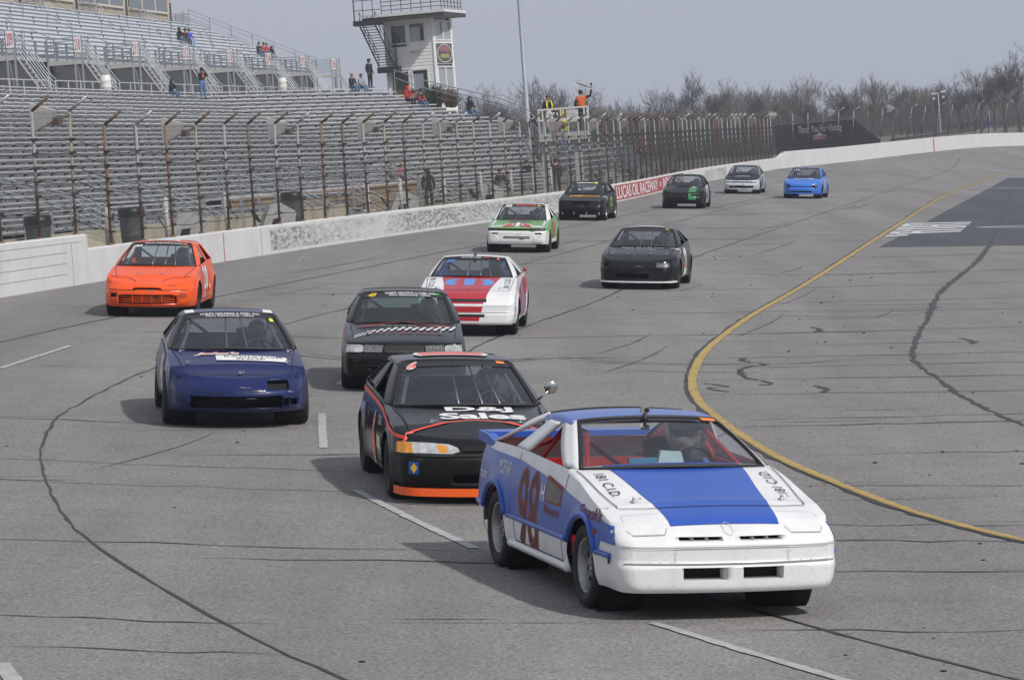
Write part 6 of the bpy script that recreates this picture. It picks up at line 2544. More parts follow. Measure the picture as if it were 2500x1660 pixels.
def seat_driver(car, suit, helm, lab, stripe=None):
    x, y, z = car.seat_pos
    M = car.root.matrix_world @ Matrix.Translation((x, y - .02, z - .10))
    t = thing('person', lab, 'person', M, 'drivers in the race cars')
    b = link('body', DRIVER_ME, t)
    b.material_slots[0].link = 'OBJECT'
    b.material_slots[0].material = suit
    h = link('helmet', helmet_mesh(helm, None), t, Matrix.Translation((0, .02, .27)))
    link('visor', visor_mesh(M_VISOR), h)
    if stripe:
        mb = MB()
        def f(u, v):
            a = 2 * PI * u
            t_ = math.radians(38 + 10 * v)
            return Vector((.145 * .94 * math.sin(t_) * math.cos(a), .145 * 1.1 * math.sin(t_) * math.sin(a), .149 * math.cos(t_)))
        mb.grid(f, 20, 2)
        mb.build('helmet_stripe', stripe, h, True)
    for sg in (1, -1):
        hm = Matrix.Translation((sg * .165, -.36, -.035)) @ Matrix.Diagonal((sg, 1, 1, 1))
        link('hand', HAND_ME, t, hm)

def car_matrix(u, v, yaw, k=1.0, roll=0.):
    a = math.radians(yaw)
    X = T_U * math.cos(a) + T_V * math.sin(a)
    Y = T_V * math.cos(a) - T_U * math.sin(a)
    return Matrix.Translation(tr(u, v, .004)) @ Matrix((X, Y, T_N)).transposed().to_4x4() @ Matrix.Rotation(math.radians(roll), 4, 'Y') @ Matrix.Diagonal((k, k, k, 1))

def lens(c, name, pts, m, proj='front', th=.018):
    o = c.poly(name, pts, proj, m, .06)
    if o:
        md = o.modifiers.new('thick', 'SOLIDIFY')
        md.thickness = th
        md.offset = 0
    return o
def bars_x(c, name, x0, x1, zs, y, m, r=.008, bend=.0):
    mb = MB()
    for z in zs:
        mb.tube([(x0 + (x1 - x0) * t / 8, y + bend * (2 * t / 8 - 1) ** 2, z) for t in range(9)], r, 5)
    return mb.build(name, m, c.root, True)
def side_strip(c, sg, z, y0, y1, m, name='rub_strip', r=.022, flat=.6):
    pts = []
    n = 26
    for i in range(n + 1):
        y = y0 + (y1 - y0) * i / n
        q = c.bvh.ray_cast(Vector((sg * 3, y, z)), Vector((-sg, 0, 0)))
        if q[0] is not None:
            pts.append(q[0] + Vector((sg * .006, 0, 0)))
    mb = MB()
    mb.tube(pts, r, 6)
    return mb.build(name, m, c.root, True)
M_SCRAPE = [mat('dark_scrape', (.045, .045, .048), .7, var=.4, scale=20), mat('grey_scrape', (.22, .22, .225), .7, var=.4, scale=20)]
def scrapes(c, n, light=False):
    """tyre rubs and chips on the bumper and along the doors"""
    r = random.Random(len(c.root.name) * 31 + n)
    for i in range(n):
        x, z = r.uniform(-.75, .72), r.uniform(.24, .58)
        L, h = r.uniform(.03, .16), r.uniform(.004, .012)
        s_ = r.uniform(-.15, .15)
        c.poly('scrape', [(x, z), (x + L, z + s_ * L), (x + L * .9, z + s_ * L + h), (x + L * .2, z + h * 1.4)], 'front', M_SCRAPE[1 if (light or r.random() < .5) else 0], .1)
    for i in range(n):
        y, z = r.uniform(.4, 2.9), r.uniform(.30, .72)
        L, h = r.uniform(.08, .4), r.uniform(.005, .014)
        for pr in ('left', 'right'):
            c.poly('scrape', [(y, z), (y + L, z + .02), (y + L * .9, z + .02 + h), (y + L * .2, z + h * 1.4)], pr, M_SCRAPE[1 if r.random() < .6 else 0], .15)
def door_seams(c):
    for pr in ('left', 'right'):
        for y in c.P['doors']:
            c.seam([(y, .27), (y, pchip(c.P['zt'], y) - .03)], pr, .010)
        c.seam([(c.P['doors'][0], .27), (c.P['doors'][1], .27)], pr, .010)
def rivets(c, pts, proj, m):
    mb = MB()
    for p in pts:
        q = c.drop(p, proj)
        if q is not None:
            mb.ball(q, .0038, 5, 4)
    o = mb.build('rivets', m, c.root, True)
    o['kind'] = 'stuff'
def mirror_round(c, sg, m, k=1.):
    mb = MB()
    b = Vector(c.belt(sg, c.P['yc'] + .25))
    mb.tube([b, b + Vector((sg * .10, -.03, .09))], .012, 6)
    M = Matrix.Translation(b + Vector((sg * .13, -.03, .13))) @ Matrix.Rotation(math.radians(90 + 12), 4, 'X') @ Matrix.Scale(k, 4)
    mb.lathe([(.0, -.03), (.06, -.025), (.095, .0), (.09, .012), (0, .016)], 20, M=M)
    return mb.build('door_mirror', m, c.root, True)

MW = paint('white_race_paint', (.74, .74, .745), .30, (.42, .41, .39), damt=.35)
MBLU = paint('royal_blue_paint', (.028, .092, .42), .30, coat=.0, spec=.35)
MRED = paint('cabin_red_paint', (.42, .018, .016), .40)
MBRICK = mat('worn_brick_red_decal', (.20, .035, .03), .6, var=.35, scale=6, dirt=(.10, .06, .05), dscale=6, damt=.8)
MGRIME = mat('torn_grey_decal', (.20, .17, .155), .7, var=.3, scale=5)
MK = paint('black_race_paint', (.010, .0105, .013), .22, (.03, .03, .033), damt=.4, coat=.0, spec=.28)
MK2 = paint('dull_black_paint', (.009, .009, .0095), .5, (.035, .035, .035), damt=.6, coat=.0, spec=.18)
MKS = mat('black_sun_strip', (.012, .012, .014), .35)
MRO = mat('fluorescent_red_decal', (.80, .075, .04), .5)
MORG = paint('orange_lip_paint', (.85, .12, .015), .45)
MWD = mat('white_decal', (.74, .74, .74), .5)
MKD = mat('black_decal', (.012, .012, .012), .5)
MYT = mat('yellow_tag', (.75, .70, .03), .4)
MGT = mat('green_tag', (.08, .65, .10), .4)
MYD = mat('yellow_decal', (.75, .50, .03), .5)

DAY = dict(wb=2.47, yf=-.93, yr=3.40, hw=.85, NV=20, sharp=True, bow=.085, rcx=.12, rcy=.13, zbf=.205, zrock=.21, zbr=.28, R=.345, rw=.305, tw=.23,
           zt=[(-.93, .665), (-.60, .72), (-.3, .765), (.62, .945), (1.0, .955), (2.1, .975), (3.0, .955), (3.40, .93)],
           hwt=[(-.93, .825), (-.4, .84), (.4, .85), (2.5, .85), (3.4, .79)],
           sw=[(.20, -.045), (.30, -.012), (.44, 0), (.62, -.006), (.80, -.03), (.97, -.075)],
           fp=[(.20, .03), (.24, .0), (.392, .0), (.408, .032), (.52, .036), (.535, .030), (.60, .10), (.665, .22)], rp=[(.3, .04), (.5, 0), (.93, .04)],
           yc=.60, bw=.15, xw=.725, yrf=1.22, zr=1.245, wrf=.545, yrr=1.98, wrr=.54, yrb=3.08, xrb=.60, crown=.05, hoodcrown=.04,
           yB=(1.93, 1.62), wB=.17, yC=(2.80, 2.02), zbump=.53, doors=(.56, 1.92), strip=.10)

# --- 1: the white and blue leader
c = Car('race_car', 'white race car with blue bonnet stripe and red cabin leading the pack', DAY, car_matrix(1.56, 28.48, 14.8, 1.07))
c.short = 'leading white and blue race car'
c.emit_skin(MW, openings=[(-.385, -.285, .567, .592, .10), (-.28, -.175, .567, .592, .10), (-.17, -.065, .567, .592, .10), (.065, .165, .567, .592, .10), (.17, .275, .567, .592, .10), (.28, .38, .567, .592, .10), (-.37, -.06, .298, .382, .14), (.07, .37, .298, .382, .14)])
c.greenhouse(paint('blue_roof_paint', (.05, .13, .45), .3, (.30, .10, .12), damt=.6), MW, glass('tinted_sun_band', (.16, .22, .24), 1.1, .03, (.2, .25, .27)), rear_glass=False)
c.cabin(MRED, MRED, 0, mat('dark_red_dash', (.10, .02, .02), .6))
c.underbody()
door_seams(c)
c.wheels('slot', M_RIMS)
c.poly('bonnet_stripe', [(-.53, .60), (-.50, .30), (-.465, 0), (-.425, -.445), (.425, -.445), (.465, 0), (.50, .30), (.53, .60)], 'top', MBLU, .05)
c.poly('bonnet_stripe', [(-.423, -.453), (-.405, -.71), (.405, -.71), (.423, -.453)], 'top', MBLU, .05)
for pr in ('left', 'right'):
    c.poly('side_band', [(-.735, .535), (-.69, .60), (-.62, .655), (-.30, .70), (.2, .755), (.6, .80), (1.2, .85), (1.9, .895), (3.05, .90), (3.20, .86), (3.22, .46), (-.40, .46), (-.42, .535)], pr, MBLU, .05)
for sg in (1, -1):
    side_strip(c, sg, .452, -.66, -.37, MBLU)
    side_strip(c, sg, .452, .40, 2.08, MBLU)
    side_strip(c, sg, .452, 2.86, 3.30, MBLU)
    side_strip(c, sg, .235, .42, 2.06, MW, 'side_skirt', .035)
    for yw in (0, 2.47):
        mb = MB()
        pts = []
        for k in range(3, 22):
            a = PI * k / 24
            q = c.bvh.ray_cast(Vector((sg * 3, yw - .372 * math.cos(a), .305 + .372 * math.sin(a))), Vector((-sg, 0, 0)))
            if q[0] is not None:
                pts.append(q[0])
        mb.tube(pts, .026, 6)
        mb.build('arch_flare', MBLU, c.root, True)
c.text('98', 'left', (1.50, .535), .60, .66, MBRICK, 'car_number', weight=.03)
c.text('98', 'left', (1.50, .535), .54, .60, mat('dark_number_core', (.10, .022, .022), .6, var=.4, scale=4), 'car_number', weight=-.01)
c.poly('torn_decal', [(1.05, .66), (.60, .66), (.60, .81), (1.05, .86)], 'left', MBRICK)
c.poly('torn_decal', [(1.03, .675), (.66, .68), (.64, .78), (1.03, .83)], 'left', MGRIME)
c.text('Motorsports', 'left', (.85, .60), .42, .09, MBRICK, shear=.3, weight=.03)
c.text("Snook's", 'left', (-.16, .705), .52, .10, MBRICK, shear=.35, weight=.03)
c.poly('torn_decal', [(-.02, .55), (-.30, .55), (-.36, .60), (-.25, .62), (-.05, .60)], 'left', MBRICK)
c.text('MOPAR', 'left', (2.28, .80), .36, .11, MWD, shear=.2)
c.text('Hoosier', 'left', (2.95, .70), .30, .09, MWD)
c.text('H', 'left', (1.12, .72), .09, .12, MWD, weight=.03)
c.text('181 C.I.D.', 'top', (-.63, .10), .50, .080, MKD, rot=-PI / 2)
c.text('181 C.I.D.', 'top', (.63, .10), .50, .080, MKD, rot=PI / 2)
c.seam([(-.70, -.449 + .04), (-.5, -.449), (0, -.449), (.5, -.449), (.70, -.41)], 'top')
for sg in (1, -1):
    c.seam([(sg * .705, -.40), (sg * .735, 0), (sg * .755, .5)], 'top')
    c.pin(sg * .56, -.30)
    c.seam([(sg * .44, -.54), (sg * .72, -.53), (sg * .73, -.62)], 'top', .004, mat('faint_joint', (.42, .42, .43), .6))
    c.seam([(sg * .44, .645), (sg * .47, .605), (sg * .70, .60), (sg * .73, .63)], 'front', .005, mat('faint_joint', (.42, .42, .43), .6))
    rivets(c, [(sg * x, z) for x in (.44, .60, .72) for z in (.49, .43, .36, .27)] + [(sg * .52, .43), (sg * .40, .49)], 'front', MW)
    c.seam([(sg * .42, .42), (sg * .42, .515)], 'front', .004, mat('faint_joint', (.42, .42, .43), .6))
c.seam([(-.78, .408), (-.3, .403), (.3, .403), (.78, .408)], 'front', .008, mat('dark_joint_soft', (.20, .20, .20), .8))
c.seam([(.07 * math.cos(a * PI / 3 + PI / 6) * .55, .635 + .04 * math.sin(a * PI / 3 + PI / 6)) for a in range(7)], 'front', .004, mat('faint_joint', (.42, .42, .43), .6))
c.seam([(-.80, .528), (-.3, .526), (.3, .526), (.80, .528)], 'front', .005, mat('faint_joint', (.42, .42, .43), .6))
c.poly('tow_hole', [(-.655, .395), (-.62, .395), (-.62, .44), (-.655, .44)], 'left', M_VOID)  # hole painted flat, its shade given as black
mb = MB()
mb.beam((-.74, 3.20, .985), (.74, 3.20, .985), .22, .045)
for sg in (1, -1):
    mb.prism([(sg * .70, 2.80, .90), (sg * .70, 3.31, .93), (sg * .70, 3.31, 1.005), (sg * .70, 3.05, 1.0), (sg * .70, 2.80, .955)], (sg * .075, 0, 0))
mb.build('rear_spoiler', MBLU, c.root)
c.tag_light(.86, .955)
c.camera_box(-.06)
mb = MB(); mb.prism([(.03, 1.0, .93), (.24, 1.0, .93), (.22, 1.02, 1.02), (.06, 1.03, 1.03)], (0, .05, 0)); mb.build('pale_rag', mat('pale_blue_rag', (.45, .58, .60), .8), c.root)
mb = MB(); mb.box((-.10, .98, .955), (.22, .05, .055)); mb.build('blue_dash_box', mat('blue_dash_box', (.06, .25, .42), .6), c.root)
seat_driver(c, mat('blue_suit', (.03, .10, .30), .8), mat('cream_helmet', (.78, .75, .66), .3, coat=.5), 'driver in a cream helmet inside the leading white and blue race car', mat('orange_helmet_band', (.55, .10, .04), .4))

# --- 2: black D&J car
RND = dict(wb=2.6, yf=-.92, yr=3.55, hw=.85, bow=.20, rcx=.26, rcy=.26, zbf=.14, zrock=.20, R=.345, rw=.305, tw=.22,
           zt=[(-.92, .63), (-.55, .70), (.62, .86), (1.0, .90), (2.6, .95), (3.1, .97), (3.55, .93)],
           hwt=[(-.92, .78), (-.4, .83), (.4, .85), (2.6, .85), (3.55, .76)],
           sw=[(.15, -.05), (.30, -.012), (.50, 0), (.66, -.008), (.95, -.07)],
           fp=[(.14, .06), (.2, .04), (.34, 0), (.44, .0), (.485, .02), (.505, .05), (.63, .16)],
           yc=.60, bw=.20, xw=.74, yrf=1.38, zr=1.245, wrf=.56, yrr=2.36, wrr=.55, yrb=3.02, xrb=.62, yB=(1.84, 1.78), yC=(2.75, 2.42), zbump=.49, doors=(.52, 1.80), strip=.16)
c = Car('race_car', 'black race car number 6 with red pinstripes, white bonnet lettering and an orange front lip', RND, car_matrix(-.24, 36.43, 7.6, 1.0))
c.short = 'black number 6 race car'
c.emit_skin(MK, {'front_bumper': MK2}, openings=[(-.28, .60, .215, .30, .15)])
c.greenhouse(MK, None, MKS, quarter=M_GLASSB)
c.cabin(mat('grey_primer_cabin', (.12, .12, .12), .8, var=.3), M_CAGE, 3)
c.underbody()
door_seams(c)
scrapes(c, 7)
c.wheels('plain')
c.text('D&J', 'top', (.10, .20), .68, .25, MWD, weight=.035)
c.text('Sales', 'top', (.10, -.09), .86, .27, MWD, weight=.035)
c.seam([(-.74, -.58), (-.5, -.45), (-.25, -.33), (0, -.275), (.25, -.33), (.5, -.45), (.74, -.58)], 'top', .032, MRO)
for pr in ('left', 'right'):
    c.poly('pinstripe', [(-.56, .655), (-.30, .695), (.3, .785), (.62, .83), (1.2, .865), (2.6, .905), (3.3, .90), (3.3, .865), (2.6, .865), (1.2, .825), (.62, .79), (.3, .745), (-.30, .655), (-.58, .62)], pr, MRO)
    c.text('6', pr, (1.25, .49), .30, .56, MWD, 'car_number', weight=.06)
    c.text('6', pr, (1.25, .49), .27, .52, MRO, 'car_number', weight=.03)
c.text('DOUG', 'left', (.70, .70), .30, .09, MWD)
c.text('Supply', 'left', (2.45, .72), .42, .12, mat('pale_blue_decal', (.35, .42, .62), .5), weight=.02)
c.poly('sponsor_patch', [(.92, .42), (.76, .42), (.76, .54), (.92, .54)], 'left', MYD)
c.poly('sponsor_patch', [(.74, .42), (.60, .42), (.60, .54), (.74, .54)], 'left', MWD)
c.text('6', 'ws', (-.80, .86), .18, .20, MWD, 'car_number', weight=.06, shear=.35)
c.text('6', 'ws', (-.80, .86), .165, .175, MRO, 'car_number', weight=.035, shear=.35)
c.tag_light(.80, .94, w=.075, h=.03)
c.poly('roof_number', [(-.34, 1.62), (.34, 1.62), (.40, 1.80), (.34, 2.1), (-.34, 2.1), (-.40, 1.8)], 'roof', MWD)
c.poly('roof_number', [(-.31, 1.66), (.31, 1.66), (.35, 1.80), (.31, 2.05), (-.31, 2.05), (-.35, 1.8)], 'roof', mat('salmon_decal', (.70, .16, .13), .5))
for sg in (1, -1):
    lens(c, 'headlight', [(sg * x, z) for x, z in ((.78, .49), (.30, .487), (.22, .51), (.24, .545), (.32, .575), (.52, .588), (.77, .592))], M_LENS)
    lens(c, 'indicator', [(sg * x, z) for x, z in ((.79, .492), (.66, .490), (.66, .586), (.785, .59))], M_AMBER, th=.026)
    lens(c, 'indicator', [(sg * x, z) for x, z in ((.42, .495), (.33, .497), (.35, .562), (.43, .572))], M_AMBER, th=.024)
    c.pin(sg * .44, -.36)
    c.seam([(sg * .68, -.52), (sg * .70, 0), (sg * .745, .5)], 'top', .012)
c.poly('grille_gap', [(-.20, .515), (.20, .515), (.18, .565), (-.18, .565)], 'front', M_VOID)  # flat patch, the gap's shade is painted on
c.seam([(-.8, .482), (-.4, .478), (.4, .478), (.8, .482)], 'front', .018)
c.poly('sponsor_patch', [(-.70, .30), (-.61, .30), (-.61, .42), (-.70, .42)], 'front', MBLU)
c.poly('sponsor_patch', [(-.655, .31), (-.625, .36), (-.655, .41), (-.685, .36)], 'front', MYD)
mb = MB()
half = c.half()
rim = [(x, y - .012) for x, y in half if y < -.42]
for sg in (1, -1):
    pts = [(sg * x, y) for x, y in rim]
    for a, b in zip(pts[:-1], pts[1:]):
        q = [Vector((a[0], a[1], .085)), Vector((b[0], b[1], .085)), Vector((b[0], b[1], .165)), Vector((a[0], a[1], .165))]
        mb.quad(*q)
        mb.quad(q[0], q[1], q[1] * .98 + Vector((0, .04, .0)), q[0] * .98 + Vector((0, .04, 0)))
mb.build('front_lip', MORG, c.root, True)
mirror_round(c, 1, M_CHROME, .74)
seat_driver(c, mat('black_suit', (.02, .02, .022), .8), mat('black_helmet', (.02, .02, .022), .25, coat=.6), 'driver in a black helmet inside the black number 6 race car')

# --- 3: dark blue car
P = dict(RND)
P.update(wb=2.45, yf=-.95, yr=3.35, hw=.85, bow=.26, rcx=.30, rcy=.34, zbf=.20, zt=[(-.95, .60), (-.55, .68), (.55, .865), (1.0, .90), (2.5, .94), (3.35, .90)],
         hwt=[(-.95, .76), (-.4, .82), (.4, .85), (2.5, .85), (3.35, .76)], fp=[(.2, .12), (.26, .03), (.34, .0), (.42, .01), (.50, .06), (.60, .20)], xw=.755, yrf=1.34, wrf=.55, zr=1.255, yrr=2.1, yrb=3.0, yB=(1.85, 1.7), yC=(2.7, 2.2), zbump=.44, toff=.035, camber=-2, yc=.56)
c = Car('race_car', 'dark blue race car with white and orange radiator shop lettering, left of the black cars', P, car_matrix(-3.19, 44.71, 7.4))
MNAVY = paint('navy_race_paint', (.008, .016, .088), .30, (.02, .028, .085), damt=.5, coat=.0, spec=.35)
MPURP = mat('grimy_lilac_side', (.26, .25, .30), .6, var=.3, scale=3, dirt=(.10, .10, .14), dscale=2, damt=.7)
c.emit_skin(MNAVY, {'fenderL': MNAVY}, openings=[(-.58, .52, .25, .39, .18), (.53, .60, .275, .37, .10), (.62, .70, .285, .36, .10), (.34, .60, .47, .565, .08)])
c.greenhouse(MNAVY, MKS, MKS, quarter=None)
c.cabin(None, M_CAGE, 2)
c.underbody()
door_seams(c)
scrapes(c, 7)
c.wheels('plain')
for sg in (1, -1):
    mb = MB(); mb.prism([c.roof(sg * .78, .02) + Vector((0, 0, .004)), c.roof(sg * 1, .02) + Vector((0, 0, .004)), c.roof(sg * 1, .5) + Vector((0, 0, .004)), c.roof(sg * .8, .5) + Vector((0, 0, .004))], (0, 0, .004)); mb.build('roof_patch', MWD, c.root)
    c.pin(sg * .60, -.28)
    c.pin(sg * .66, .30)
    c.seam([(sg * .66, -.50), (sg * .70, 0), (sg * .76, .45)], 'top')
    q = [Vector(c.belt(sg, 1.05)), Vector(c.belt(sg, 1.75)), Vector(c.lerp(c.belt(sg, 1.75), c.rail(sg, 1.65), .62)), Vector(c.lerp(c.belt(sg, .8), c.rail(sg, 1.38), .55))]
    mb = MB(); mb.prism(q, (-sg * .006, 0, 0)); mb.build('side_panel_window', mat('milky_side_panel', (.34, .36, .42), .4), c.root)
for pr in ('left',):
    c.poly('side_band', [(.55, .30), (.55, .80), (2.2, .88), (3.1, .85), (3.1, .35), (2.85, .6), (2.5, .68), (2.15, .55), (2.05, .28)], pr, MPURP)
    c.text('45', pr, (1.2, .55), .62, .46, MWD, 'car_number', weight=.03)
c.pin(.02, -.62)
c.seam([(-.74, -.50), (-.40, -.60), (0, -.645), (.4, -.60), (.74, -.50)], 'top', .012)
c.seam([(-.62, .56), (-.55, .47), (-.30, .432), (-.10, .45), (-.08, .53)], 'front', .007)
c.seam([(.10, .53), (.12, .45), (.33, .445)], 'front', .007)
c.poly('red_scuff', [(-.42, .36), (.10, .40), (.10, .34), (-.1, .28), (-.38, .30)], 'top', mat('red_brown_scuff', (.16, .045, .07), .6, var=.5, scale=9))
c.poly('sponsor_panel', [(-.24, -.20), (.62, -.26), (.62, -.06), (.45, -.01), (-.24, .035)], 'top', MWD)
c.text("RADIATOR", 'top', (.22, -.055), .72, .075, MKD, weight=.02, rot=-.05)
c.text("SHOP", 'top', (.18, -.155), .36, .075, MKD, weight=.02, rot=-.05)
c.text("John's", 'top', (-.22, .11), .56, .15, MWD, weight=.07, shear=.3)
c.text("John's", 'top', (-.22, .11), .52, .12, mat('orange_script', (.75, .20, .05), .5), weight=.015, shear=.3)
c.text("VORE'S WELDING & STEEL INC", 'ws', (0, .945), 1.34, .055, MWD, weight=.025)
c.text("Fort Recovery, Ohio", 'ws', (0, .875), 1.05, .055, MWD, weight=.025)
c.tag_light(.86, .78, MYT, .04, .05)
rivets(c, [(s_ * x, z) for s_ in (1, -1) for x, z in ((.60, .55), (.45, .44), (.3, .44), (.12, .5), (.66, .48))], 'front', M_CHROME)
seat_driver(c, mat('denim_suit', (.04, .08, .28), .8), mat('dark_helmet', (.03, .03, .035), .3, coat=.5), 'driver in a blue suit and dark helmet inside the dark blue race car')

# --- 4: boxy black 43
BOX = dict(wb=2.57, yf=-.90, yr=3.45, hw=.83, bow=.07, rcx=.12, rcy=.12, zbf=.22, zrock=.22, R=.335, rw=.30, tw=.21,
           zt=[(-.90, .655), (-.5, .72), (.60, .865), (1.0, .90), (2.6, .94), (3.45, .92)],
           hwt=[(-.90, .79), (-.4, .82), (.4, .83), (2.6, .83), (3.45, .78)],
           sw=[(.2, -.03), (.3, -.01), (.5, 0), (.7, -.008), (.95, -.045)],
           fp=[(.22, .05), (.30, .0), (.50, .0), (.53, .05), (.655, .07)], yc=.58, bw=.12, xw=.705, yrf=1.32, zr=1.245, wrf=.575, yrr=2.3, wrr=.565, yrb=2.9, xrb=.62, yB=(1.80, 1.80), yC=(2.65, 2.40), zbump=.51, doors=(.5, 1.78), strip=.20, crown=.04)
c = Car('race_car', 'boxy black race car number 43 with a white chequered band across its bonnet', dict(BOX, toff=.03), car_matrix(-1.28, 50.6, 2.0))
c.emit_skin(MK, {'front_bumper': MK2}, openings=[(-.45, .35, .30, .345, .06)])
c.greenhouse(paint('dusty_black_roof', (.05, .05, .045), .5), MK, MKS, glass_m=glass('green_windscreen', (.55, .66, .66), 1.1, .06, (.25, .32, .34)))
c.cabin(None, mat('dark_cage', (.04, .05, .055), .4), 0)
c.underbody()
door_seams(c)
scrapes(c, 7)
c.wheels('plain')
c.text("VORE'S WELDING & STEEL INC", 'ws', (.16, .93), 1.22, .065, MWD, weight=.025)
c.text("Fort Recovery, Ohio", 'ws', (.16, .845), .98, .065, MWD, weight=.025)
c.text('43', 'ws', (-.74, .88), .20, .13, MYD, 'car_number', weight=.05, shear=.35)
c.tag_light(.80, .92, MGT, .07, .02)
cols = []
path = [(-.70, -.50), (-.62, -.42), (-.50, -.30), (-.30, -.16), (-.10, -.09), (.10, -.07), (.30, -.07), (.50, -.03), (.70, .04)]
pth = dense(catmull(path, 4), .125)
k_ = 0
for j in range(0, len(pth) - 1, 1):
    a, b = pth[j], pth[j + 1]
    for row in range(2):
        if (j + row) % 2:
            continue
        h = .085 + .045 * j / len(pth)
        o0, o1 = -h + row * h, -h + (row + 1) * h
        c.poly('chequer_square', [(a[0], a[1] + o0), (b[0], b[1] + o0), (b[0] + .03, b[1] + o1), (a[0] + .03, a[1] + o1)], 'top', MWD, .2)
c.text('It\'s in the blood...', 'top', (.08, -.33), 1.0, .13, mat('dark_red_script', (.32, .02, .03), .5), shear=.3)
c.text('RETRO', 'top', (-.08, .13), .52, .06, mat('dim_white_decal', (.30, .28, .30), .5), shear=.2, weight=.02)
c.text('Cavalier', 'top', (.30, .03), .40, .09, mat('dark_red_script', (.32, .02, .03), .5), shear=.3)
mr = mat('dull_red_stripe', (.38, .06, .06), .5)
c.seam([(-.66, .12), (-.40, .22), (0, .40), (.40, .22), (.66, .12)], 'top', .03, mr)
c.poly('red_flash', [(-.68, .08), (-.45, .16), (-.28, .16), (-.45, .11)], 'top', mr)
c.poly('red_flash', [(.68, .08), (.45, .16), (.40, .13), (.5, .10)], 'top', mr)
for sg in (1, -1):
    lens(c, 'headlight', [(sg * x, z) for x, z in ((.775, .535), (.60, .53), (.55, .55), (.55, .63), (.60, .645), (.765, .645))], M_LENS)
    c.poly('worn_grille_panel', [(sg * .54, .535), (sg * .30, .535), (sg * .28, .64), (sg * .54, .645)], 'front', mat('speckled_chipped_paint', (.16, .16, .17), .7, var=.9, scale=45))
    c.seam([(sg * .70, -.55), (sg * .715, 0), (sg * .745, .45)], 'top')
    c.pin(sg * .5, -.32)
c.poly('grille', [(-.27, .545), (-.24, .53), (.24, .53), (.27, .545), (.27, .625), (.24, .645), (-.24, .645), (-.27, .625)], 'front', mat('dark_mesh_grille', (.03, .03, .03), .6))
c.poly('bow_tie_emblem', [(-.115, .575), (-.045, .575), (-.04, .565), (.06, .565), (.065, .578), (.115, .578), (.125, .60), (.055, .60), (.05, .612), (-.05, .612), (-.055, .598), (-.125, .598)], 'front', M_CHROME, .2)
bars_x(c, 'bumper_ridge', -.76, .76, (.36, .41, .455), -.905, MK2, .012, .07)
seat_driver(c, mat('black_red_suit', (.12, .015, .02), .8), mat('grey_black_helmet', (.06, .06, .065), .3, coat=.6), 'driver in a grey and black helmet inside the boxy black number 43 race car', mat('silver_helmet_band', (.3, .3, .32), .3))

# --- 5: white and red 21
c = Car('race_car', 'white race car number 21 with broad red bonnet stripe and blue emblem', DAY, car_matrix(-.47, 63.09, -3.9))
c.short = 'white and red number 21 car'
MR2 = paint('crimson_stripe', (.42, .022, .035), .35)
c.emit_skin(MW)
c.greenhouse(MW, MW, MKS)
c.cabin(mat('blue_cabin', (.05, .09, .26), .6), mat('blue_cage', (.05, .10, .35), .4), 3)
c.underbody()
door_seams(c)
c.wheels('plain')
c.poly('bonnet_stripe', [(-.52, .58), (-.44, 0), (-.38, -.76), (.34, -.76), (.42, -.1), (.55, .58)], 'top', MR2)
c.poly('nose_stripe', [(-.37, .21), (.22, .21), (.27, .40), (.30, .53), (.34, .69), (-.38, .69), (-.37, .53)], 'front', MR2)
c.poly('black_tape', [(-.45, .585), (.36, .585), (.35, .635), (-.45, .635)], 'front', M_BLACK)
c.poly('black_tape', [(-.42, .335), (.33, .335), (.33, .385), (-.42, .385)], 'front', M_BLACK)
MBD = mat('sky_blue_decal', (.10, .26, .62), .5)
c.poly('emblem', [(-.08, -.12), (-.10, .26), (.10, .26), (.08, -.12)], 'top', MBD)
for sg in (1, -1):
    c.poly('emblem', [(sg * x, y) for x, y in ((.40, .18), (.43, .0), (.36, -.10), (.26, -.12), (.20, -.06), (.27, .02), (.24, .12), (.17, .20), (.28, .25))], 'top', MBD)
    c.text('181 C.I.D.', 'top', (sg * .65, .08), .60, .10, MKD, rot=-sg * -PI / 2 if sg > 0 else -PI / 2)
    c.pin(sg * .55, -.30)
    c.seam([(sg * .705, -.40), (sg * .735, 0), (sg * .755, .5)], 'top')
c.seam([(-.70, -.41), (0, -.449), (.70, -.41)], 'top')
c.pin(0, -.36)
for pr in ('left', 'right'):
    c.poly('side_band', [(.35, .62), (.55, .75), (1.9, .90), (3.2, .88), (3.25, .30), (2.95, .30), (2.85, .58), (2.47, .70), (2.1, .58), (2.0, .28), (.5, .28), (.42, .5)], pr, MR2)
    c.text('21', pr, (1.25, .58), .66, .48, MBD, 'car_number', weight=.05)
c.text('DODGE', 'ws', (-.08, .94), .62, .055, MWD, weight=.03)
c.poly('red_slashes', [(.26, .91), (.36, .97), (.42, .97), (.32, .91)], 'ws', MRO, .5)
c.poly('red_slashes', [(.36, .91), (.46, .97), (.50, .97), (.40, .91)], 'ws', MRO, .5)
c.text('21', 'ws', (-.70, .76), .25, .17, MBD, 'car_number', weight=.05, shear=.2)
c.tag_light(.75, .91, w=.035, h=.05)
rivets(c, [(s_ * x, z) for s_ in (1, -1) for x, z in ((.7, .5), (.7, .3), (.5, .46))], 'front', MW)
c.seam([(-.78, .408), (0, .403), (.78, .408)], 'front', .008, mat('dark_joint_soft', (.20, .20, .20), .8))
c.text('E', 'right', (-.55, .46), .10, .08, MKD, weight=.03)
c.text('2', 'right', (-.55, .36), .10, .06, MKD, weight=.03)
mirror_round(c, 1, mat('dull_red_mirror', (.35, .08, .10), .5), .42)
c.camera_box(.02)
seat_driver(c, mat('dark_suit', (.025, .03, .05), .8), mat('navy_helmet', (.03, .035, .07), .3, coat=.5), 'driver in a navy helmet inside the white and red number 21 race car')

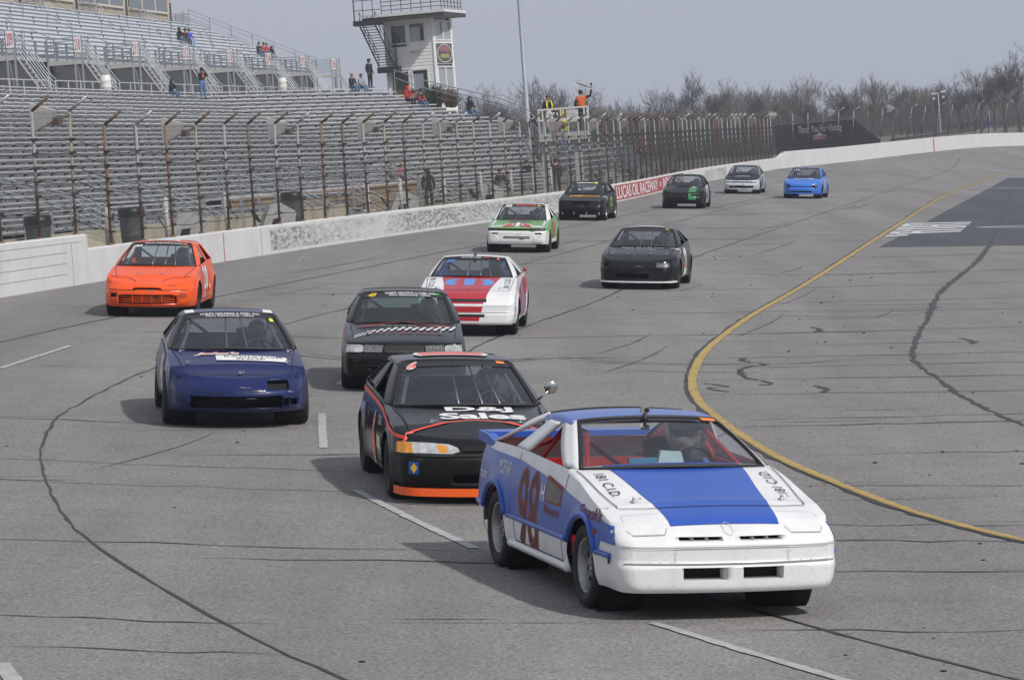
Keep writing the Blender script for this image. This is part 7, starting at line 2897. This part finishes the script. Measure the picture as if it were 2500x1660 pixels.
# --- 6: orange 20
P = dict(RND)
P.update(wb=2.64, yf=-.93, yr=3.5, bow=.24, rcx=.30, rcy=.32, zbf=.19, hw=.855, fp=[(.19, .09), (.26, .02), (.38, .0), (.48, .01), (.62, .17)], zt=[(-.93, .60), (-.55, .69), (.58, .885), (1.0, .91), (2.6, .955), (3.5, .93)], yrf=1.42, zr=1.27, wrf=.56, xw=.745, yB=(1.88, 1.84), yC=(2.8, 2.48), yrr=2.45, yrb=3.05, zbump=.50, strip=.13)
c = Car('race_car', 'bright orange race car number 20 near the white wall at left', P, car_matrix(-6.38, 68.04, -1.5))
MO = paint('orange_race_paint', (.84, .095, .012), .34, (.62, .12, .06), damt=.35, coat=0, spec=.35)
c.emit_skin(MO, openings=[(-.55, .52, .255, .405, .10), (-.28, .25, .505, .535, .08), (-.70, -.58, .36, .43, .06)])
c.greenhouse(MO, MO, glass('dark_sun_band', (.10, .11, .15), 1.1, .05, (.15, .16, .2)))
c.cabin(None, mat('grey_cage', (.16, .17, .18), .4), 3)
c.underbody()
door_seams(c)
scrapes(c, 7)
c.wheels('plain')
bars_x(c, 'grille_bars', -.53, .50, (.29, .33, .37), -.915, MO, .007, .11)
mb = MB()
for x in (-.28, -.1, .08, .26):
    mb.box((x, -.90, .345), (.012, .02, .13))
mb.build('grille_uprights', MO, c.root)
for sg in (1, -1):
    c.seam([(sg * .20, .505), (sg * .30, .50), (sg * .55, .50), (sg * .72, .51)], 'front', .009)
    c.seam([(sg * .24, -.66), (sg * .30, -.55), (sg * .42, -.46), (sg * .60, -.42), (sg * .74, -.36)], 'top', .010)
    c.seam([(sg * .62, -.42), (sg * .70, 0), (sg * .755, .48)], 'top')
    c.pin(sg * .22 - .02, -.30)
c.poly('lamp_recess', [(.58, .36), (.70, .38), (.69, .43), (.57, .43)], 'front', mat('dark_orange_recess', (.35, .05, .02), .5))  # flat patch, recess shade painted as a darker orange
c.text('www.vctsracing.com', 'ws', (.06, .945), 1.24, .075, MWD, weight=.02)
c.text('20', 'ws', (-.74, .83), .28, .10, MWD, 'car_number', weight=.05, shear=.3)
c.tag_light(.78, .93, w=.07, h=.022)
c.poly('roof_number', [(-.30, 1.66), (.30, 1.66), (.30, 2.1), (-.30, 2.1)], 'roof', MWD)
c.poly('roof_number', [(-.22, 1.74), (.22, 1.74), (.22, 2.02), (-.22, 2.02)], 'roof', mat('lilac_decal', (.40, .38, .50), .5))
c.text('20', 'right', (1.15, .66), .70, .44, MWD, 'car_number', weight=.03)
c.text('10', 'right', (1.0, .34), .4, .12, MWD)
for i_, m_ in enumerate((MYD, MRO, MWD)):
    c.poly('sponsor_patch', [(1.7 - .0, .30 + i_ * .07), (1.95, .30 + i_ * .07), (1.95, .36 + i_ * .07), (1.7, .36 + i_ * .07)], 'right', m_)
seat_driver(c, mat('grey_suit', (.08, .08, .09), .8), mat('charcoal_helmet', (.05, .05, .055), .3, coat=.5), 'driver in a charcoal helmet inside the orange race car')

# --- 7: black 22
P = dict(RND)
P.update(wb=2.5, yf=-.98, yr=3.35, bow=.16, rcx=.24, rcy=.26, zbf=.17, hw=.855, zt=[(-.98, .60), (-.6, .70), (.55, .87), (1.0, .90), (2.5, .95), (3.35, .92)], fp=[(.17, -.02), (.40, .0), (.46, .0), (.60, .09)], zr=1.235, xw=.74, wrf=.565, yrf=1.35, yrr=2.15, yrb=3.0, yB=(1.85, 1.7), yC=(2.65, 2.2), zbump=.45, strip=.17)
c = Car('race_car', 'black race car number 22 with a thin white splitter running alone in the middle lane', P, car_matrix(3.16, 80.1, -8.3))
c.emit_skin(MK, {'front_bumper': MK2, 'fenderR': MK}, openings=[(-.45, -.26, .24, .33, .10), (-.24, .02, .24, .33, .10), (.04, .27, .24, .33, .10), (-.72, -.60, .48, .56, .05)])
c.greenhouse(MK, None, MKS, quarter=None)
c.cabin(None, M_CAGE, 2)
c.underbody()
door_seams(c)
scrapes(c, 7)
c.wheels('plain')
mb = MB()
half = [(x, y - .03) for x, y in c.half() if y < -.44]
for sg in (1, -1):
    for a, b in zip(half[:-1], half[1:]):
        mb.prism([(sg * a[0] * 1.03, a[1], .15), (sg * b[0] * 1.03, b[1], .15), (sg * b[0] * .9, b[1] + .12, .15), (sg * a[0] * .9, a[1] + .12, .15)], (0, 0, .03))
mb.build('front_splitter', MWD, c.root)
c.text('PRO GLASS LLC', 'top', (.02, .20), .92, .10, MWD, weight=.0, shear=.1)
c.text('765-284-7087', 'top', (.0, -.04), .70, .07, mat('pale_decal', (.5, .5, .52), .5), shear=.2)
c.text('AUTO GLASS', 'top', (.02, .07), .5, .05, mat('dim_decal', (.25, .25, .26), .5))
c.text('22', 'right', (1.25, .55), .60, .60, MWD, 'car_number', weight=.04)
c.poly('red_patch', [(1.05, .42), (1.4, .42), (1.4, .48), (1.05, .48)], 'right', MRO)
c.text('22', 'right', (.30, .80), .22, .10, MWD)
c.poly('roof_patch', [(-.22, 1.55), (.30, 1.55), (.32, 1.8), (-.24, 1.8)], 'roof', MWD)
c.seam([(-.70, -.52), (-.5, -.57), (.5, -.57), (.70, -.52)], 'top', .02)
for sg in (1, -1):
    c.seam([(sg * .66, -.52), (sg * .70, 0), (sg * .75, .45)], 'top', .012)
    c.pin(sg * .6, -.45)
    c.pin(sg * .25, -.48)
lens(c, 'lamp_cover', [(.42, .47), (.70, .475), (.69, .56), (.43, .565)], mat('smoky_lamp_cover', (.07, .075, .085), .3))
rivets(c, [(x, z) for x in (-.5, -.3, .2, .5, .7) for z in (.43, .40)], 'front', M_CHROME)
c.tag_light(.78, .95, MYT, .06, .02)
seat_driver(c, mat('blue_grey_suit', (.06, .08, .16), .8), mat('red_white_helmet', (.35, .05, .06), .3, coat=.5), 'driver in a red helmet inside the black number 22 race car')

# --- 8: green and white 53
P = dict(BOX)
P.update(wb=2.52, yf=-.92, hw=.84, zbf=.24, zt=[(-.92, .66), (-.5, .71), (.60, .84), (1.0, .88), (2.6, .93), (3.45, .90)], yrf=1.36, zr=1.235, strip=.18, zbump=.60, toff=.03, fp=[(.24, .04), (.34, 0), (.585, .0), (.60, .05), (.66, .08)])
c = Car('race_car', 'green race car number 53 with white bumper and red flames on the bonnet', P, car_matrix(.61, 99.98, -5.7))
MGR = paint('lime_green_paint', (.16, .36, .12), .35)
c.emit_skin(MGR, {'front_bumper': MW}, openings=[(-.80, .78, .605, .655, .08), (-.68, -.50, .50, .535, .05), (.50, .68, .50, .535, .05), (-.36, .36, .375, .40, .04), (-.36, .36, .41, .435, .04)])
c.greenhouse(MW, MW, MKS, quarter=None)
c.cabin(None, M_CAGE, 0)
c.underbody()
door_seams(c)
scrapes(c, 7)
c.wheels('plain', M_RIMD)
for sg in (1, -1):
    lens(c, 'pop_up_lamp', [(sg * .74, .60), (sg * .40, .60), (sg * .40, .655), (sg * .73, .655)], M_BLACK, th=.03)
    c.poly('white_block', [(sg * .72, -.74), (sg * .36, -.76), (sg * .36, -.58), (sg * .70, -.56)], 'top', MW)
    c.poly('pinstripe', [(sg * .68, -.5), (sg * .72, -.5), (sg * .72, .42), (sg * .64, .42)], 'top', MW)
    lens(c, 'fog_lamp', [(sg * .70, .30), (sg * .48, .30), (sg * .48, .43), (sg * .70, .43)], MWD, th=.02)
MF = paint('flame_red', (.45, .03, .05), .4)
c.poly('flame', [(-.40, -.76), (-.10, -.76), (-.06, -.3), (-.22, -.2), (-.30, -.38), (-.36, -.52)], 'top', MF)
c.poly('flame', [(.40, -.76), (.10, -.76), (.06, -.3), (.22, -.2), (.30, -.38), (.36, -.52)], 'top', MF)
for sg in (1, -1):
    c.seam([(sg * .44, -.70), (sg * .34, -.45), (sg * .22, -.25), (sg * .10, -.42), (sg * .16, -.60)], 'top', .03, MWD)
c.poly('blue_panel', [(-.30, .0), (.30, .0), (.26, .22), (-.26, .22)], 'top', mat('slate_blue_panel', (.10, .16, .24), .4, var=.4, scale=8))
c.poly('white_spine', [(-.05, -.74), (.05, -.74), (.05, -.1), (-.05, -.1)], 'top', MWD)
c.text('Hailey', 'top', (-.1, .32), .6, .08, MRO, weight=.02)
c.text("WHITNEY'S POPLAR", 'ws', (.10, .92), .95, .10, MRO, weight=.03)
c.text('53', 'ws', (-.70, .89), .34, .16, MWD, 'car_number', weight=.06, shear=.2)
c.tag_light(.72, .91, MYT, .07, .03)
for pr in ('left', 'right'):
    c.text('53', pr, (1.35, .58), .6, .45, MRO, 'car_number', weight=.05)
    c.poly('white_sill', [(.4, .24), (2.1, .24), (2.1, .34), (.4, .34)], pr, MWD)
bars_x(c, 'exhaust_crossmember', -.6, .6, (.24,), -.7, M_BLACK, .03)
seat_driver(c, mat('dark_grey_suit', (.05, .05, .06), .8), mat('white_grey_helmet', (.35, .35, .37), .3, coat=.5), 'driver in a pale grey helmet inside the green and white number 53 race car')

# --- 9: black sedan along the wall
P = dict(BOX)
P.update(wb=2.53, hw=.85, bow=.14, rcx=.2, rcy=.2, zbf=.20, zt=[(-.9, .68), (-.5, .74), (.60, .90), (1.0, .94), (2.6, .98), (3.45, .96)], zr=1.30, yrf=1.30, yrr=2.45, yrb=3.0, strip=.2)
c = Car('race_car', 'black race car with orange bonnet lettering beside the red wall banner', P, car_matrix(3.05, 129.69, -8.9))
MKW = paint('satin_black_paint', (.008, .008, .009), .4, coat=0, spec=.2)
c.emit_skin(MKW, openings=[(-.28, .28, .55, .67, .06), (-.6, .6, .26, .36, .08)])
c.greenhouse(MKW, None, MKS, quarter=None)
c.cabin(None, None, 2)
c.underbody()
door_seams(c)
scrapes(c, 7)
c.wheels('plain', M_RIMS)
for x in (-.62, -.21, .23, .66):
    c.poly('white_tick', [(x - .012, .19), (x + .012, .19), (x + .012, .30), (x - .012, .30)], 'front', MWD)
for sg in (1, -1):
    c.poly('lamp_recess', [(sg * .34, .56), (sg * .76, .56), (sg * .74, .66), (sg * .36, .67)], 'front', M_VOID)  # no depth here: the lamp hollow's shade is painted black
MOD = mat('amber_decal', (.62, .32, .04), .5)
c.text('LND', 'top', (-.22, -.02), .55, .34, MOD, weight=.05, shear=.2)
c.text('MOTOR', 'top', (.34, .06), .52, .13, MOD, weight=.03)
c.text('SPORTS', 'top', (.34, -.12), .52, .13, MOD, weight=.03)
c.text('nismo', 'ws', (-.14, .90), 1.05, .10, MWD, weight=.04)
c.poly('yellow_dot', [(.52 + .11 * math.cos(a * PI / 6), .90 + .075 * math.sin(a * PI / 6)) for a in range(12)], 'ws', MYT, .3)
c.text('C3', 'right', (1.3, .62), .45, .34, mat('lime_decal', (.42, .62, .05), .5), 'car_number', weight=.04)
c.text('RACE', 'right', (.2, .78), .4, .1, MWD)
mb = MB(); mb.tube([c.roof(.05, .1), c.roof(.05, .1) + Vector((0, .02, .10))], .02, 6); mb.build('aerial', M_BLACK, c.root)
seat_driver(c, mat('black_suit', (.02, .02, .022), .8), mat('black_helmet', (.02, .02, .022), .25, coat=.6), 'driver in a black helmet inside the black race car beside the red wall banner')

# --- 10: black and green
P = dict(RND)
P.update(wb=2.64, hw=.86, zbf=.20, bow=.20, zr=1.29, strip=.10)
c = Car('race_car', 'black race car with a green bonnet stripe and a white driver side door', P, car_matrix(7.48, 146.52, -7.3))
MGS = paint('green_stripe', (.02, .20, .06), .4)
c.emit_skin(MKW, {'doorR': MW, 'fenderR': MKW, 'quarter_panelR': MK2}, openings=[(-.5, .5, .24, .33, .08)])
c.greenhouse(paint('dark_green_roof', (.015, .05, .03), .4), MKW, MKS, quarter=None)
c.cabin(None, None, 0)
c.underbody()
door_seams(c)
scrapes(c, 7)
c.wheels('plain')
c.poly('bonnet_stripe', [(.22, .55), (.22, -.70), (.52, -.66), (.52, .55)], 'top', MGS)
c.poly('nose_stripe', [(.22, .36), (.52, .36), (.52, .60), (.22, .61)], 'front', MGS)
c.poly('pale_reflection_band', [(-.70, .30), (-.66, .2), (-.1, .38), (-.2, .44)], 'top', mat('bare_metal_patch', (.28, .29, .31), .5))  # flat band puts a pale reflection into the bonnet colour
c.poly('shield_emblem', [(.33, .12), (.41, .12), (.43, .26), (.37, .34), (.31, .26)], 'top', MWD)
for sg in (1, -1):
    c.poly('lamp_recess', [(sg * .28, .50), (sg * .72, .50), (sg * .70, .57), (sg * .34, .59)], 'front', M_VOID)  # flat black patch painting the shade of the lamp hollow
c.text('Jake Hess', 'ws', (0, .93), .9, .07, mat('green_decal', (.15, .42, .18), .5))
c.text('Hess Racing', 'top', (.25, .42), .8, .07, mat('green_decal', (.15, .42, .18), .5))
c.text('8', 'right', (1.1, .58), .4, .45, MKD, 'car_number', weight=.04)
for x in (-.35, -.1, .15):
    mb = MB(); p_ = c.rg(x, .5); mb.box((p_.x, p_.y, p_.z), (.14, .03, .16)); mb.build('rear_window_tape', MWD, c.root)
seat_driver(c, mat('black_suit', (.02, .02, .022), .8), mat('black_helmet', (.02, .02, .022), .25, coat=.6), 'driver in a black helmet inside the black and green race car')

# --- 11: silver blue
P = dict(RND)
P.update(wb=2.75, yr=3.8, hw=.85, zbf=.20, bow=.16, zr=1.28, yrb=3.2, yrr=2.5, strip=.06)
c = Car('race_car', 'battered silver and blue race car with black bonnet, farthest back along the wall', P, car_matrix(11.65, 174.05, -8.9))
MSB = mat('scraped_blue_white_paint', (.50, .53, .58), .4, 0, .4, .35, 3, dirt=(.05, .10, .28), dscale=3.2, damt=1.)
c.emit_skin(paint('silver_paint', (.30, .31, .33), .35), {'bonnet': MK2, 'front_bumper': MSB, 'nose_panel': MSB, 'fenderL': MSB, 'fenderR': paint('pale_blue_fender', (.12, .18, .34), .35)}, openings=[(-.58, .58, .27, .38, .10), (-.72, .72, .52, .565, .06)])
c.greenhouse(paint('dark_grey_roof', (.06, .065, .07), .4), paint('grey_pillar', (.16, .17, .18), .4), None, quarter=None)
c.cabin(mat('grey_cabin', (.10, .10, .10), .8), M_BLACK, 0)
c.underbody()
door_seams(c)
scrapes(c, 7)
c.wheels('plain')
c.text('CHEVY', 'top', (.0, .05), .5, .12, MWD, weight=.0)
c.seam([(-.34, -.05), (-.30, .15), (.30, .15), (.34, -.05), (.28, -.10), (-.28, -.10), (-.34, -.05)], 'top', .03, MWD)
c.text('3', 'right', (1.2, .58), .4, .45, MKD, 'car_number', weight=.04)
seat_driver(c, mat('grey_suit', (.08, .08, .09), .8), mat('pale_helmet', (.40, .40, .40), .3, coat=.5), 'driver in a pale helmet inside the silver and blue race car')

# --- 12: bright blue 11
P = dict(RND)
P.update(wb=2.64, hw=.86, zbf=.20, bow=.24, rcx=.32, rcy=.34, zr=1.33, yrf=1.22, xw=.76, wrf=.58, yrr=2.4, yrb=3.05, yc=.45, zt=[(-.92, .64), (-.5, .74), (.45, .90), (1.0, .95), (2.6, .99), (3.55, .94)], strip=.08)
c = Car('race_car', 'bright blue rounded race car number 11, rightmost of the distant cars', P, car_matrix(13.81, 165.39, -10.8))
MBB = paint('bright_blue_paint', (.035, .16, .58), .32)
c.emit_skin(MBB, openings=[(-.46, .46, .27, .34, .08), (-.50, .50, .515, .545, .07)])
c.greenhouse(MBB, MBB, glass('pale_sun_band', (.4, .45, .55), 1.1, .1, (.3, .4, .6)), quarter=None)
c.cabin(None, None, 2)
c.underbody()
door_seams(c)
scrapes(c, 7)
c.wheels('plain')
for sg in (1, -1):
    q = [(sg * .60 + .11 * math.cos(a * PI / 6), .545 + .085 * math.sin(a * PI / 6)) for a in range(12)]
    c.poly('empty_lamp_socket', q, 'front', M_VOID, .3)  # socket drawn flat, its inner shade put into the colour
c.poly('amber_lamp', [(.60, .56), (.66, .56), (.66, .60), (.60, .60)], 'front', M_AMBER)
c.text('Nick Morgan', 'top', (.02, .18), .95, .12, MWD, weight=.03)
c.text('765-623-2973', 'top', (.02, .02), .9, .12, MWD, weight=.03)
c.text('11', 'ws', (-.60, .78), .22, .14, MWD, 'car_number', weight=.05)
c.text('Dave Bros Garage', 'ws', (.0, .95), 1.1, .05, MWD, weight=.02)
c.poly('orange_tag', [(.62, .92), (.76, .92), (.76, .96), (.62, .96)], 'ws', MRO, .5)
c.text('11', 'right', (1.2, .62), .5, .45, MWD, 'car_number', weight=.04)
seat_driver(c, mat('black_suit', (.02, .02, .022), .8), mat('orange_helmet', (.35, .10, .05), .3, coat=.5), 'driver in a dull orange helmet inside the bright blue race car')

# ------------------------------------------------------------------ people
def px_of(P):
    q = Vector(P) - CAM_LOC
    z = q.dot(cfw)
    return q.dot(cx_) / z * 8940 + 1250, q.dot(cdn) / z * 8940 + 830
def row_seat(k, x):
    """where bench row k crosses image column x: used to seat people on a real bench"""
    best = None
    L = row_len(k)
    for i in range(241):
        p, d = row_pt(k, L * i / 240)
        e = abs(px_of(p)[0] - x)
        if best is None or e < best[0]:
            best = (e, p)
    return best[1]
def upper_seat(x, y):
    best = None
    for r in range(NR):
        for i in range(160):
            p = U(-1.9 - RUN * r, -10 + i * .75, .45 + RIS * r)
            q = px_of(p)
            e = abs(q[0] - x) + abs(q[1] - y)
            if best is None or e < best[0]:
                best = (e, p)
    return best[1]

STAND = dict(pel=(0, 0, .96), spi=(0, .01, 1.12), che=(0, 0, 1.32), nec=(0, 0, 1.48), hed=(0, -.02, 1.59), top=(0, -.01, 1.69), nos=(0, -.105, 1.585),
             sh=(.185, 0, 1.40), el=(.25, .04, 1.13), wr=(.24, -.06, .90), ha=(.23, -.09, .81), hi=(.095, 0, .92), kn=(.11, -.02, .50), an=(.115, .02, .09), to=(.13, -.14, .04))
SIT = dict(pel=(0, 0, .10), spi=(0, -.02, .28), che=(0, -.06, .47), nec=(0, -.08, .63), hed=(0, -.11, .74), top=(0, -.10, .84), nos=(0, -.195, .735),
           sh=(.18, -.06, .55), el=(.23, -.14, .30), wr=(.13, -.32, .24), ha=(.07, -.38, .24), hi=(.09, -.02, .09), kn=(.12, -.44, .12), an=(.12, -.42, -.33), to=(.13, -.57, -.39))
def person(lab, P, face=0., pose='stand', k=1.0, top=(.03, .03, .035), legs=(.05, .08, .16), hair=(.03, .02, .015), cap=None, hood=False, sleeve=None, shoes=(.03, .03, .03), arms=None, extra=None):
    J0 = dict(SIT if pose == 'sit' else STAND)
    A = {1: {}, -1: {}}
    if arms:
        for sg in arms:
            A[sg] = arms[sg]
    names, pts, rad, grp = [], [], [], []
    def put(n, p, r, g):
        names.append(n); pts.append(p); rad.append(r); grp.append(g)
    put('pel', J0['pel'], (.155, .115), 1); put('spi', J0['spi'], (.155, .11), 0); put('che', J0['che'], (.175, .12), 0)
    put('nec', J0['nec'], .062, 2); put('hed', J0['hed'], (.088, .10), 2); put('top', J0['top'], .075, 2); put('nos', J0['nos'], .018, 2)
    E = [(0, 1), (1, 2), (2, 3), (3, 4), (4, 5), (4, 6)]
    for sg in (1, -1):
        b = len(pts)
        for n, r, g in (('sh', .082, 0), ('el', .058, 3), ('wr', .042, 3), ('ha', (.045, .03), 2)):
            p = A[sg].get(n, J0[n])
            put(n, (sg * p[0] if n not in A[sg] else p[0], p[1], p[2]), r, g)
        E += [(2, b), (b, b + 1), (b + 1, b + 2), (b + 2, b + 3)]
        b = len(pts)
        for n, r, g in (('hi', .10, 1), ('kn', .07, 1), ('an', .05, 1), ('to', (.045, .035), 4)):
            p = J0[n]
            put(n, (sg * p[0], p[1], p[2]), r, g)
        E += [(0, b), (b, b + 1), (b + 1, b + 2), (b + 2, b + 3)]
    V = [Vector(p) for p in pts]
    def cls(c):
        best = (9, 0)
        for a, b in E:
            d = V[b] - V[a]
            t = max(0, min(1, (c - V[a]).dot(d) / max(1e-6, d.length_squared)))
            dist = (V[a] + d * t - c).length
            g = grp[b] if t > .35 else grp[a]
            if names[b] == 'sh':
                g = 0
            if names[b] == 'hi':
                g = 1
            if dist < best[0]:
                best = (dist, g)
        return best[1]
    def cm(tagname, c):
        return mat('cloth_%s_%.2f_%.2f_%.2f' % ((tagname,) + tuple(c)), c, .85, var=.12, scale=9)
    me = skin_figure('body', pts, E, rad, [cm('top', top), cm('legs', legs), M_SKIN, cm('sleeve', sleeve or top), cm('shoe', shoes)], cls)
    M = Matrix.Translation(P) @ Matrix.Rotation(face, 4, 'Z') @ Matrix.Diagonal((k, k, k, 1))
    t = thing('person', lab, 'person', M, None)
    link('body', me, t)
    h = Vector(J0['hed'])
    mb = MB()
    if hood:
        mb.ball(h + Vector((0, .02, .03)), .135, 12, 8, 0, (.92, 1, 1.12))
        mb.v = [(x, max(y, h.y - .055), z) for x, y, z in mb.v]
        mb.lathe([(.17, -.16), (.13, -.08), (.115, -.03)], 10, M=Matrix.Translation(h + Vector((0, .03, -.02))))
        mb.build('hood', cm('top', top), t, True)
    else:
        mb.ball(h + Vector((0, .018, .045)), .115, 12, 8, 0, (.92, 1.05, 1.0))
        mb.v = [(x, y, max(z, h.z - .01 - (.05 if y > h.y else -.06))) for x, y, z in mb.v]
        mb.build('hair', cm('hair', hair), t, True)
        if cap:
            mb = MB()
            mb.ball(h + Vector((0, .01, .06)), .122, 12, 8, 0, (.92, 1.05, .9))
            mb.v = [(x, y, max(z, h.z + .055)) for x, y, z in mb.v]
            mb.add([(-.08, h.y - .10, h.z + .06), (.08, h.y - .10, h.z + .06), (.06, h.y - .20, h.z + .05), (-.06, h.y - .20, h.z + .05)], [(0, 1, 2, 3)])
            mb.build('cap', cm('cap', cap), t, True)
    if extra:
        extra(t, J0)
    return t

R90 = PI / 2
BLK, NAV, JEAN, GREY, RED = (.012, .012, .014), (.015, .02, .045), (.07, .12, .22), (.15, .15, .16), (.42, .02, .025)
LEANF = {1: dict(el=(.20, -.20, .34), wr=(.06, -.22, .60), ha=(.03, -.20, .66)), -1: dict(el=(-.20, -.20, .34), wr=(-.06, -.22, .60), ha=(-.03, -.20, .66))}
CAMH = {1: dict(el=(.27, -.16, 1.22), wr=(.10, -.26, 1.48), ha=(.05, -.24, 1.55)), -1: dict(el=(-.27, -.16, 1.22), wr=(-.10, -.26, 1.48), ha=(-.05, -.24, 1.55))}
def sat(k, x, dz=0.03):
    return row_seat(k, x) + Vector((-.12, .02, dz))
person('seated person in a dark navy hooded top and jeans alone on the top bench row', sat(27, 425), 1.15, 'sit', 1.0, NAV, JEAN, hood=True, arms=LEANF)
def held_camera(t, J):
    mb = MB(); mb.box((0, -.27, 1.57), (.14, .09, .09)); mb.tube([(0, -.30, 1.57), (0, -.42, 1.57)], .04, 8); mb.build('camera', M_BLACK, t)
def jacket_blocks(t, J):
    mb = MB(); mb.box((0, -.125, 1.36), (.22, .015, .10)); mb.box((0, -.128, 1.26), (.10, .012, .12), 0); mb.build('jacket_panel', mat('orange_jacket_panel', (.62, .16, .05), .8), t)
    held_camera(t, J)
person('standing photographer in a black jacket with orange blocks, cap and jeans', row_seat(26, 503) + Vector((-.1, 0, .03)), .55, 'stand', 1.05, BLK, (.09, .17, .33), cap=BLK, arms=CAMH, extra=jacket_blocks)
person('bald seated man in navy jacket and jeans at the end of the top row', sat(28, 862), .9, 'sit', 1.12, NAV, JEAN, hair=(.40, .25, .19))
person('seated person in a black and white checked top beside the man in navy', sat(28, 884), .9, 'sit', 1.05, (.30, .30, .31), (.09, .16, .28), hair=(.05, .04, .035))
person('standing man all in black with a dark cap at the foot of the black stairs', row_seat(28, 912) + Vector((-.2, .2, .03)), .9, 'stand', 1.08, BLK, BLK, cap=(.03, .01, .012))
person('seated person in a bright red hooded top below the tower planter', sat(24, 1002), .9, 'sit', 1.1, RED, BLK, hood=True)
person('seated person in a black and red top and jeans right of the red hooded one', sat(23, 1030), .9, 'sit', 1.1, BLK, JEAN, sleeve=(.40, .03, .04), cap=(.02, .02, .02))
person('seated person in a black hooded jacket and jeans alone near the sloping end rail', sat(20, 1150), .6, 'sit', 1.15, BLK, JEAN, hood=True)
person('standing person in dark jacket and jeans, back turned, left of the flag stand', at_px(1304, 343, 228), PI, 'stand', .92, (.02, .02, .02), JEAN, hair=(.03, .025, .02))
person('standing person in a bright blue jacket seen from behind among the lower rows', at_px(1248, 438, 205), PI + .5, 'stand', 1.0, (.02, .10, .50), (.03, .06, .16), hair=(.12, .07, .04))
person('standing person in a black shirt with a white mark near the lower rows', at_px(1290, 470, 195), PI - .4, 'stand', 1.0, BLK, BLK, hair=(.04, .03, .03))
person('standing person in a dark jacket with grey trousers behind the fence', at_px(1226, 497, 180), .2, 'stand', .98, (.025, .022, .02), GREY, hair=(.06, .04, .03))
person('standing person in a black hooded coat seen from behind close to the fence', at_px(1050, 512, 160), PI, 'stand', 1.02, BLK, BLK, hood=True)
person('standing person in a beige hooded coat behind the platform railing', at_px(962, 470, 168), PI - .3, 'stand', .80, (.33, .28, .24), GREY, hood=True)
person('small child in a pink red jacket beside the person in beige', at_px(984, 468, 168), .6, 'stand', .74, (.45, .06, .12), (.08, .08, .1), hair=(.15, .09, .05))
person('small figure in red crouching on the steps right of the pink jacket', at_px(1006, 466, 165) + Vector((0, 0, 0)), .6, 'sit', .7, (.50, .03, .04), BLK, cap=(.5, .03, .04))
person('person in dark clothes standing under the flag stand behind the fence', at_px(1362, 478, 163), PI + .3, 'stand', .96, (.03, .03, .045), (.05, .05, .07))
person('person in a red and blue top seated on the bench behind the flag stand columns', at_px(1357, 352, 205), .5, 'sit', 1.0, (.40, .05, .07), (.12, .2, .45), cap=(.05, .1, .4))
person('person in a red jacket on the small bleachers right of the flag stand', at_px(1570, 362, 226), .5, 'sit', 1.0, (.36, .04, .03), GREY)
person('person in a dark red top lower on the small bleachers right of the flag stand', at_px(1560, 378, 223), .7, 'sit', .95, (.22, .05, .04), BLK)
for (x, y, lab, kw) in ((437, 104, 'seated person in a black hooded top, left of three on the upper stand', dict(top=BLK, hood=True, legs=JEAN)), (450, 103, 'seated person in a maroon top, middle of three on the upper stand', dict(top=(.06, .012, .018), cap=(.08, .06, .05), legs=(.05, .05, .06))),
                        (461, 101, 'seated person in a bright blue jacket, right of three on the upper stand', dict(top=(.03, .08, .60), legs=(.25, .35, .5))), (630, 137, 'seated person in a black jacket, left of the upper group by the end rail', dict(top=BLK)),
                        (641, 136, 'seated person with a pale face behind the red jersey on the upper stand', dict(top=(.30, .05, .05))), (652, 135, 'seated person in a bright red sports jersey on the upper stand', dict(top=(.55, .02, .03), hair=(.14, .07, .04))),
                        (662, 141, 'seated person in a black hooded top, rightmost on the upper stand', dict(top=BLK, hood=True, legs=JEAN))):
    person(lab, upper_seat(x, y), .9, 'sit', 1.1, **kw)

# flag marshals on the stand
WAVE = {1: dict(el=(.44, .02, 1.44), wr=(.50, -.04, 1.70), ha=(.52, -.06, 1.79))}
def marshal_flag(t):
    mb = MB(); mb.tube([(-.52, .08, 1.70), (-.53, .10, 1.96)], .012, 5); mb.ball((-.53, .1, 1.95), .05, 6, 5, 0, (1, .6, 1.3)); mb.build('flag_staff', mat('dark_green_cloth', (.01, .05, .035), .8), t, True)
    def f(u, v):
        return Vector((-.50 + .78 * u, .10 + .05 * math.sin(u * 7), 1.80 + .24 * u + .05 * math.sin(u * PI) - .12 * (1 - u) * v * (.3 + u)))
    mb = MB(); mb.grid(f, 10, 2)
    o = mb.build('green_flag', mat('green_flag_cloth', (.012, .04, .03), .8, var=.2), t, True)
    mb = MB(); mb.grid(lambda u, v: f(u, 1) + Vector((0, .003, -.045 * v)), 10, 1)
    mb.build('flag_edge', MWD, o, True)
person('flag marshal in an orange vest waving a green flag with a raised arm', (3.92, 166.25, 4.46), PI * .92, 'stand', 1.04, (.72, .13, .02), (.03, .05, .09), hair=(.05, .02, .02), sleeve=(.02, .02, .022), arms={-1: dict(el=(-.44, .02, 1.44), wr=(-.50, .06, 1.70), ha=(-.52, .08, 1.79))}, extra=lambda t, J: marshal_flag(t))
def vest_stripes(t, J):
    my = mat('yellow_vest_panel', (.68, .60, .03), .8)
    for sg in (1, -1):
        mb = MB()
        mb.tube([(sg * .10, -.09, 1.46), (sg * .14, -.135, 1.25), (sg * .11, -.14, 1.0)], [.03, .045, .04], 6)
        mb.tube([(sg * .10, .09, 1.46), (sg * .15, .12, 1.25), (sg * .12, .12, 1.0)], [.03, .045, .04], 6)
        mb.build('yellow_panel', my, t, True)
person('flag marshal in a black and yellow jacket and white trousers on the flag stand', (2.42, 166.1, 4.46), -.2 - R90 + 2.2, 'stand', .97, BLK, (.62, .60, .58), hair=(.10, .06, .035), extra=vest_stripes)
